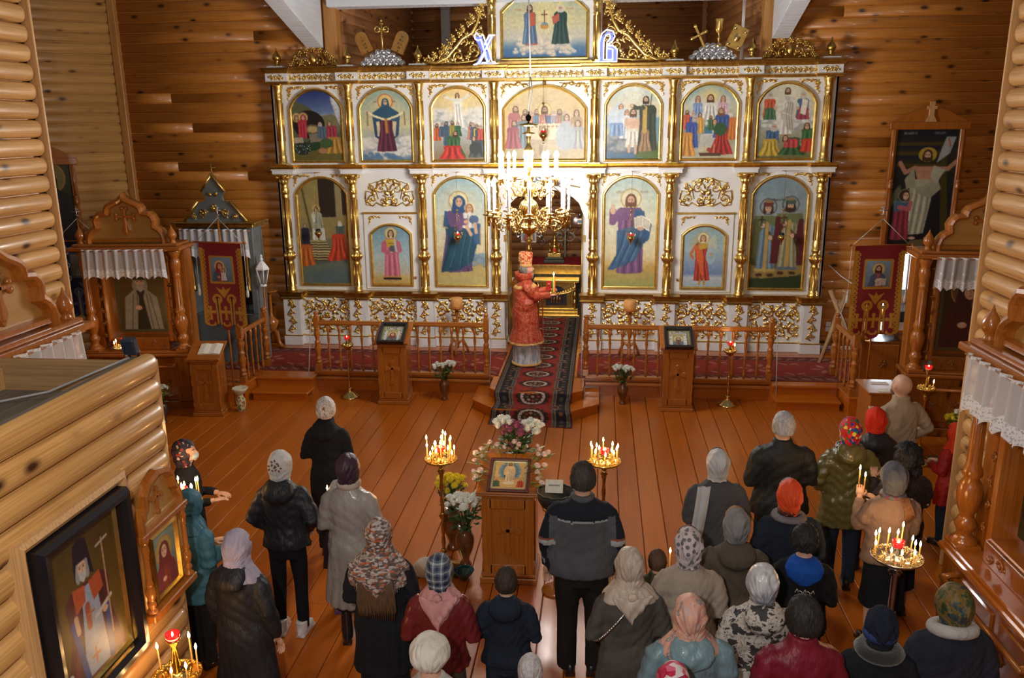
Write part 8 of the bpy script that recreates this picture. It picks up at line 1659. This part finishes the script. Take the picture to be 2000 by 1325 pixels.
# ================================================================ sanctuary behind the doors
at_ = thing('altar_table', 'altar table under dark green brocade with red cover seen through the royal doors', 'altar', (-.93, 18.0, .3))
MB().cbox(-.78, .78, -.5, .5, 0, 1.0, .02).build('cloth', printed('dark_brocade', [(0, (.02, .03, .022)), (.5, (.03, .04, .028)), (.55, (.12, .11, .05)), (.6, (.025, .035, .025))], 16, 'noise', rough=.5), at_)
MB().cbox(-.8, .8, -.52, .52, 1.0, 1.03, .01).build('cover', fabric('red_velvet', (.2, .01, .015)), at_)
MB().cbox(-.82, .82, -.53, -.51, .82, 1.02, .005).build('fringe_band', M_golddk, at_)
fr = thing('altar_chest', 'gilded chest with twisted corner columns on steps before the altar table', 'chest', (-.90, 17.25, .3))
MB().cbox(-.42, .42, -.2, .2, .16, .72, .01).build('body', M_golddk, fr); MB().cbox(-.5, .5, -.34, .22, 0, .05, .006).cbox(-.46, .46, -.28, .22, .05, .11, .006).cbox(-.46, .46, -.24, .22, .11, .17, .006).cbox(-.48, .48, -.24, .24, .72, .78, .01).build('mouldings', M_gold, fr)
for s in (-1, 1): MB().tube([(s*.38+.012*math.cos(k*.9), -.22+.012*math.sin(k*.9), .17+.55*k/24) for k in range(25)], .028, 8).build('twisted_column', M_gold, fr)
pl = MB().prism([(-.22, .24), (.22, .24), (.22, .52), (.12, .62), (0, .66), (-.12, .62), (-.22, .52)], -.215, -.20).build('arched_panel', mat('dark_picture', (.03, .03, .035), .4), fr)
g = MB(); [g.ell((-.1+.06*k, -.225, .36), (.025, .015, .06), 8, 6) for k in range(4)]; g.build('relief_figure', M_goldpale, pl)
tb = thing('tabernacle', 'tiered gold tabernacle with crosses standing on the altar', 'tabernacle', (-.98, 17.8, 1.33))
g = MB(); g.cbox(-.14, .14, -.1, .1, .12, .2, .006)
for z, w_ in ((.2, .11), (.32, .085), (.44, .06)): g.lathe([(w_, 0), (w_, .02), (w_*.7, .03), (w_*.6, .08), (w_*.8, .1), (w_*.3, .12)], (0, 0, z), 12)
g.tube([(0, 0, .55), (0, 0, .74)], .01, 6).tube([(-.06, 0, .68), (.06, 0, .68)], .009, 6)
for s in (-1, 1): g.lathe([(.03, 0), (.012, .02), (.01, .14), (.025, .16), (0, .22)], (s*.1, 0, .2), 8)
g.build('tiers', M_gold, tb); MB().cbox(-.22, .22, -.16, .16, 0, .06, .01).cbox(-.19, .19, -.14, .14, .065, .12, .01).build('book_base', mat('dark_cover', (.06, .07, .05), .4), tb); MB().ell((0, -.08, .27), (.025, .02, .035), 8, 6).build('red_cup', M_redglass, tb)
cbm = thing('seven_branch_lamp', 'branched metal lamp stand with scrolls behind the altar', 'lamp stand', (-.80, 18.9, .3)); g = MB(); mm = mat('aged_silver', (.32, .32, .28), .35, .9)
g.lathe([(.14, 0), (.05, .06), (.02, .2), (.02, 2.1)], n=10); g.build('stem', mm, cbm)
for s in (-1, 1):
    for k, (z, r_) in enumerate(((1.45, .16), (1.75, .12), (1.3, .09))): b_ = MB(); b_.tube([(s*(.12+.26*k*.8)+s*p[0], 0, p[1]+z) for p in spiral(0, 0, r_, PI/2, 1.6, 1, 22)], .012, 5); b_.tube([(0, 0, 1.2+.2*k), (s*(.12+.26*k*.8), 0, z-r_)], .012, 5); b_.lathe([(.02, 0), (.04, .03), (.045, .09)], (s*(.12+.26*k*.8), 0, z+r_), 8); b_.build('branch', mm, cbm)
for x, y, lab, z in ((-1.50, 17.4, 'processional icon on a pole at the left of the altar', 1.5), (-.29, 17.3, 'processional cross with painted figure at the right of the altar', 1.52)):
    t = thing('processional_cross' if x > -1 else 'processional_icon', lab, 'cross' if x > -1 else 'icon', (x, y, .3)); MB().tube([(0, 0, 0), (0, 0, z)], .02, 8).ell((0, 0, z-.12), (.055, .055, .055), 10, 7).build('pole', M_golddk, t)
    g = MB(); bl = mat('icon_blue', (.18, .34, .5), .4)
    if x > -1: g.cbox(-.05, .05, -.015, .015, z, z+.75, .01).cbox(-.2, .2, -.015, .015, z+.38, z+.5, .01); [g.ell((p[0], 0, z+p[1]), (.09, .02, .09), 10, 6) for p in ((-.22, .44), (.22, .44), (0, .78))]; g.build('cross', M_silver, t); MB().cbox(-.03, .03, -.025, -.01, z+.05, z+.7, .004).cbox(-.17, .17, -.025, -.01, z+.41, z+.47, .004).build('painted_figure', bl, t)
    else: g.cbox(-.17, .17, -.02, .02, z, z+.42, .01); [curl(g, s*.22, z+.2, .09, PI/2, s, .012, 0, 2) for s in (-1, 1)]; g.build('frame', M_silver, t); inst(paint_mesh('painting', half_saint(.8, (120, 160, 180), (170, 60, 60), None, veil=(50, 60, 120), beard=None, halo=(210, 190, 110), child=True, y=.35, r=.12, res=40), -.13, .13, z+.04, z+.38, None, -.03), 'painting', t)
dk_ = thing('side_desk', 'wooden desk with papers just inside the royal doors', 'desk', (-2.0, 16.2, .3)); MB().cbox(-.4, .4, -.3, .3, 0, .95, .01).build('body', M_var, dk_); MB().box(-.1, .3, -.25, .1, .95, .957).build('paper', M_paper, dk_)
light('altar_fill', (-.9, 16.6, 4.6), 60, (1, .8, .55), .15)  # unseen fill light added to brighten the sanctuary, no fixture here

# ================================================================ log partition at the left with its framed pictures
lw = log_wall('wall_left_partition', (-2.87, 2.1), (-2.87, 4.87), 0, 2.72, .166, .075, M_log, end1=True, seed=40, seg=10, core=.04)
tr = struct('trim_15', (-2.87, 4.86, 0)); MB().cbox(-.02, .035, .0, .045, 0, 2.76, .005).build('corner_board', M_trimwood, tr)
M_gryw = wood('weathered_board', (.13, .115, .10), (.19, .165, .14), 1, .7, knots=False)
rf = struct('ceiling_partition', (0, 0, 0)); y = -5.3
while y < -3.2: MB().cbox(y+.003, y+.247, 2.1, 4.8, 2.52, 2.56, .005).build('roof_board', M_gryw, rf); y += .25
MB().cbox(-2.945, -2.905, 2.1, 4.82, 2.30, 2.80, .004).build('top_edge', M_gryw, rf)
MB().cbox(-5.3, -2.87, 4.82, 4.86, 0.0, 2.76, .006).build('end_board', wood('raw_board', (.30, .17, .07), (.40, .24, .11), 0, .6, knots=True), rf)
for x in (-3.15, -3.95, -4.7): MB().cbox(x, x+.09, 4.75, 4.82, 2.48, 2.70, .004).build('batten', M_trimwood, rf)
cb = thing('cable', 'pale grey cable snaking over the top of the log partition', 'cable'); MB().tube([(-5.2, 3.9, 2.57), (-4.4, 4.3, 2.57), (-4.0, 4.5, 2.57), (-3.7, 4.52, 2.57), (-3.4, 4.6, 2.62), (-3.15, 4.72, 2.72), (-2.95, 4.78, 2.80)], .008, 6).build('wire', MATS['grey_cable'], cb)
sp = thing('bracket_box', 'small dark blue clamp box on the corner of the log partition', 'clamp', (-2.925, 4.78, 2.79)); MB().cbox(-.045, .045, -.03, .03, .04, .15, .01, 0, Matrix.Rotation(.25, 4, 'X')).build('box', mat('dark_blue_plastic', (.015, .025, .04), .4), sp); MB().tube([(-.03, 0, 0), (-.03, .02, .06)], .008, 5).tube([(.03, 0, 0), (.03, .02, .06)], .008, 5).build('legs', M_dark, sp)
def pic_bishop(a):
    c = Cv(a, 170).grad([(0, (84, 62, 18)), (.6, (110, 80, 20)), (1, (130, 96, 30))]); x = a*.5
    robe(c, x+.0, .34, .99, .44, .62, (92, 30, 44), 6); c.poly([(x-.05, .36), (x+.09, .36), (x+.14, .97), (x-.12, .97)], (150, 166, 190)); c.line([(x-.17, .55), (x-.1, .98)], .05, (40, 66, 150)); c.line([(x+.18, .62), (x+.16, .95)], .06, (40, 66, 150))
    c.poly([(x-.14, .33), (x-.02, .35), (x-.03, .46), (x-.13, .50)], (196, 80, 40)); c.poly([(x+.14, .33), (x+.02, .35), (x+.05, .50), (x+.16, .46)], (196, 80, 40)); c.line([(x-.02, .5), (x-.02, .64)], .05, (170, 70, 50))
    for z_ in (.56, .86): c.line([(x, z_-.05), (x, z_+.05)], .014, (190, 100, 50)); c.line([(x-.04, z_), (x+.04, z_)], .014, (190, 100, 50))
    c.line([(x+.05, .62), (x+.22, .56)], .03, (200, 196, 190)); c.line([(x-.26, .86), (x-.3, .98)], .05, (190, 190, 190)); head(c, x-.02, .23, .062, (150, 150, 150), beard=(190, 190, 192)); c.poly([(x-.1, .2), (x-.08, .06), (x-.02, .03), (x+.05, .06), (x+.07, .2), (x+.09, .32), (x+.05, .3), (x+.04, .19), (x-.07, .19), (x-.1, .3)], (28, 18, 40))
    c.line([(x+.2, .14), (x+.2, .82)], .014, (190, 150, 110)); c.line([(x+.14, .17), (x+.26, .15)], .016, (196, 180, 160)); c.ell(x+.15, .62, .03, .022, SK); c.line([(x-.13, .62), (x-.14, .52)], .04, SK); return c.mottled()
bi = thing('framed_icon', 'large framed picture of a black-hooded bishop on gold, hung on the log partition', 'framed icon', (-2.775, 3.80, 1.10), PI/2); MB().box(-.42, .42, .0, .02, .02, 1.12).build('back_panel', M_black, bi)
def rframe(w, h, prof, name, m, par, z0=0): return MB().sweep([(-w, z0), (w, z0), (w, z0+h), (-w, z0+h)], prof).build(name, m, par)
rframe(.47, 1.18, [(0, .08), (0, -.02), (.03, -.035), (.055, -.02), (.06, .04)][::1], 'outer_frame', M_trimwood, bi, -.02); bf = rframe(.40, 1.05, [(0, .08), (0, -.06), (.02, -.09), (.05, -.085), (.065, -.05), (.07, .04)], 'black_frame', M_black, bi, .04)
rframe(.33, .91, [(0, .03), (0, -.02), (.015, -.03), (.03, .0)], 'gilt_frame', M_gold, bf, .11); inst(paint_mesh('painting', pic_bishop(.6/.85), -.31, .31, .13, 1.0, None, -.008), 'painting', bi)
sk_ = thing('small_icon_case', 'small arched wooden icon case with turned columns near the log partition corner', 'framed icon', (-2.80, 4.60, 1.22), PI/2)
P = [(-.26, .55), (-.26, .62), (-.23, .70), (-.2, .73), (-.19, .80), (-.14, .86), (-.07, .885), (0, .9), (.07, .885), (.14, .86), (.19, .80), (.2, .73), (.23, .70), (.26, .62), (.26, .55)]
MB().cbox(-.25, .25, -.02, .06, .02, .6, .006).prism(P[::-1], -.01, .05).build('case', M_kiotpale, sk_); MB().sweep(P, [(0, .05), (0, -.05), (-.03, -.06), (-.05, -.01)], False).build('arch_moulding', M_var, sk_); MB().cbox(-.28, .28, -.07, .06, .53, .57, .006).build('ledge', M_var, sk_); MB().cbox(-.28, .28, -.08, .06, -.02, .03, .006).build('ledge', M_var, sk_)
for s in (-1, 1): m = MB(); m.lathe([(r*.32, z*.37) for r, z in col_p], (s*.235, -.045, .03), 10); m.build('column', M_var, sk_)
c = MB(); cross_relief(c, 0, .70, .16, -.01); c.build('carved_cross', M_var, sk_); rframe(.17, .46, [(0, .02), (0, -.04), (.02, -.05), (.03, -.02)], 'gilt_frame', M_golddk, sk_, .05)
inst(paint_mesh('painting', half_saint(.7, (130, 160, 150), (150, 56, 36), (130, 50, 60), veil=(120, 40, 40), beard=None, halo=(190, 150, 60), y=.35, r=.12, res=70), -.14, .14, .08, .48, None, -.025), 'painting', sk_)
nt_ = thing('notice', 'white printed notice fixed low on the log partition', 'notice', (-2.795, 3.27, 1.35), PI/2); MB().box(-.09, .09, -.004, 0, 0, .2).build('sheet', M_paper, nt_); g = MB(); [g.box(-.07, .07-.02*(k % 3), -.005, -.004, .03+.02*k, .035+.02*k) for k in range(8)]; g.build('printed_line', M_dark, nt_)

# ================================================================ odds and ends
wi = struct('window_1', (5.25, 14.74, 1.05)); MB().box(-.5, .5, -.02, .0, 0, 1.02).build('pane', mat('bright_pane', (.9, .9, .9), .4, emit=(.82, .92, 1), estr=5.5), wi); g = MB(); g.sweep([(-.5, 0), (.5, 0), (.5, 1.02), (-.5, 1.02)], [(0, 0), (0, -.06), (.06, -.06), (.06, 0)]).cbox(-.5, .5, -.05, -.02, .3, .35, .005).cbox(-.02, .02, -.05, -.02, 0, 1.02, .005); g.build('window_frame', M_white, wi)
ca = thing('cabinet', 'low varnished cabinet with carved door and scroll brackets under the right banner', 'cabinet', (4.24, 12.62, .3)); MB().cbox(-.32, .32, -.12, .35, .0, .72, .01).build('body', M_kiot, ca); MB().cbox(-.36, .42, -.17, .38, .86, .91, .01).build('top', M_varx, ca)
dr = MB().cbox(-.22, .22, -.15, -.12, .06, .68, .012).build('door', M_var, ca); c = MB(); rosette(c, 0, .38, .08, -.155); c.build('carving', M_kiot, dr)
for s in (-1, 1): g = MB(); curl(g, s*.26, .79, .05, PI/2, s, .02, -.12, 0); g.cbox(s*.3-.03, s*.3+.03, -.1, .3, .7, .87, .01); g.build('bracket', M_var, ca)
ps = thing('reading_desk', 'small wooden desk with white sheets beside the bald man', 'desk', (3.66, 10.75, 0)); MB().cbox(-.2, .2, -.25, .25, .0, .84, .01).build('body', M_var, ps); MB().cbox(-.24, .24, -.3, .3, .84, .87, .008).build('top', M_varx, ps)
for yy in (-.2, .12): MB().box(-.1, .12, yy-.06, yy+.06, .87, .875).build('sheet', M_paper, ps)
tl = thing('trestle', 'folding trestle of raw planks leaning by the right wall', 'trestle', (3.95, 14.0, .306)); RW = wood('raw_plank', (.5, .3, .14), (.6, .38, .2), 2, .6, knots=False)
for a_, b_ in (((-.28, -.2, 0), (.12, .0, 1.15)), ((.35, -.2, 0), (-.15, .0, 1.2)), ((-.1, .3, 0), (.1, .1, 1.1))): MB().tube([a_, b_], .035, 4).build('leg', RW, tl)
MB().cbox(-.16, .22, -.06, .1, 1.15, 1.19, .005, 0, Matrix.Rotation(.2, 4, 'Y')).build('top', RW, tl)
vs_ = thing('vase', 'cream patterned vase with a wide fluted dish beside the far left lectern', 'vase', (-5.42, 11.55, 0)); MB().lathe([(.05, 0), (.055, .02), (.075, .1), (.07, .18), (.04, .24), (.035, .26)], n=14).build('vase_body', printed('vase_paint', [(0, V(190, 176, 130)), (.6, V(200, 190, 150)), (.8, V(150, 70, 60)), (.9, V(80, 110, 70))], 40), vs_); MB().lathe([(.035, .26), (.06, .28), (.1, .33), (.12, .37), (.11, .375), (.05, .3), (0, .29)], n=18, flute=.06).build('dish', mat('cream_glaze', (.6, .56, .4), .3), vs_)
for (x, y), s, sd in (((4.62, 10.72), 'beside the far right shrine', 21), ((-6.35, 10.95), 'before the far left shrine', 22)):
    vase((x, y, 0), .85, 'dark vase on the floor '+s, mat('dark_glaze', (.05, .04, .03), .3)); bouquet((x, y, .32), 'yellow and white spring flowers '+s, cluster(mum_y, -.05, 0, .12, .08, 7, sd)+cluster(mum_w, .04, 0, .2, .06, 4, sd+1), .12, .3, sd, nleaf=40, lm=M_leafl)
la = thing('lantern', 'white hexagonal procession lantern on a pole left of the icon screen', 'lantern', (-5.58, 13.14, .3)); MB().tube([(0, 0, 0), (0, 0, 1.32)], .018, 8).build('pole', M_var, la)
g = MB(); z0 = 1.32; g.lathe([(.02, 0), (.06, .02), (.055, .05), (.05, .055)], (0, 0, z0), 6, sm=False); g.lathe([(.12, .3), (.125, .32), (.05, .42), (.02, .44), (.03, .47), (.015, .5), (.025, .53), (0, .56)], (0, 0, z0), 6, sm=False)
for k in range(6): a = PI*k/3; g.tube([(.05*math.cos(a), .05*math.sin(a), z0+.05), (.11*math.cos(a), .11*math.sin(a), z0+.3)], .008, 4)
g.build('lantern_frame', M_white, la); MB().lathe([(.045, .05), (.1, .3)], (0, 0, z0), 6, sm=False).build('pane', mat('clear_pane', (.5, .55, .55), .05, trans=.95, alpha=.5), la)
for p0, p1, s in (((-4.66, 12.36, 0), (-4.60, 12.56, 1.15), 'left end of the left railing'), ((-1.70, 12.40, .15), (-1.68, 12.56, 1.15), 'right end of the left railing'), ((-.26, 12.40, .15), (-.26, 12.56, 1.15), 'left end of the right railing'), ((2.72, 12.44, 0), (2.70, 12.6, 1.15), 'right end of the right railing')):
    r_ = thing('rod', 'thin grey metal rod standing at the '+s, 'rod', p0); MB().tube([(0, 0, 0), tuple(Vector(p1)-Vector(p0))], .008, 6).build('rod_body', MATS['grey_cable'], r_)
so2 = thing('socket', 'small white wall socket above the skirting right of the icon screen', 'socket', (4.02, 14.755, .62)); MB().cbox(-.04, .04, -.02, .0, 0, .08, .005).cbox(-.04, .04, -.02, .0, .09, .17, .005).build('plate', M_white, so2)
wc = thing('cable', 'white cable drooping along the right wall beside the banner', 'cable'); MB().tube([(3.95, 14.775, 1.8), (4.15, 14.7, 1.62), (4.4, 14.5, 1.45), (4.7, 14.4, 1.45)], .009, 5).build('wire', M_white, wc)
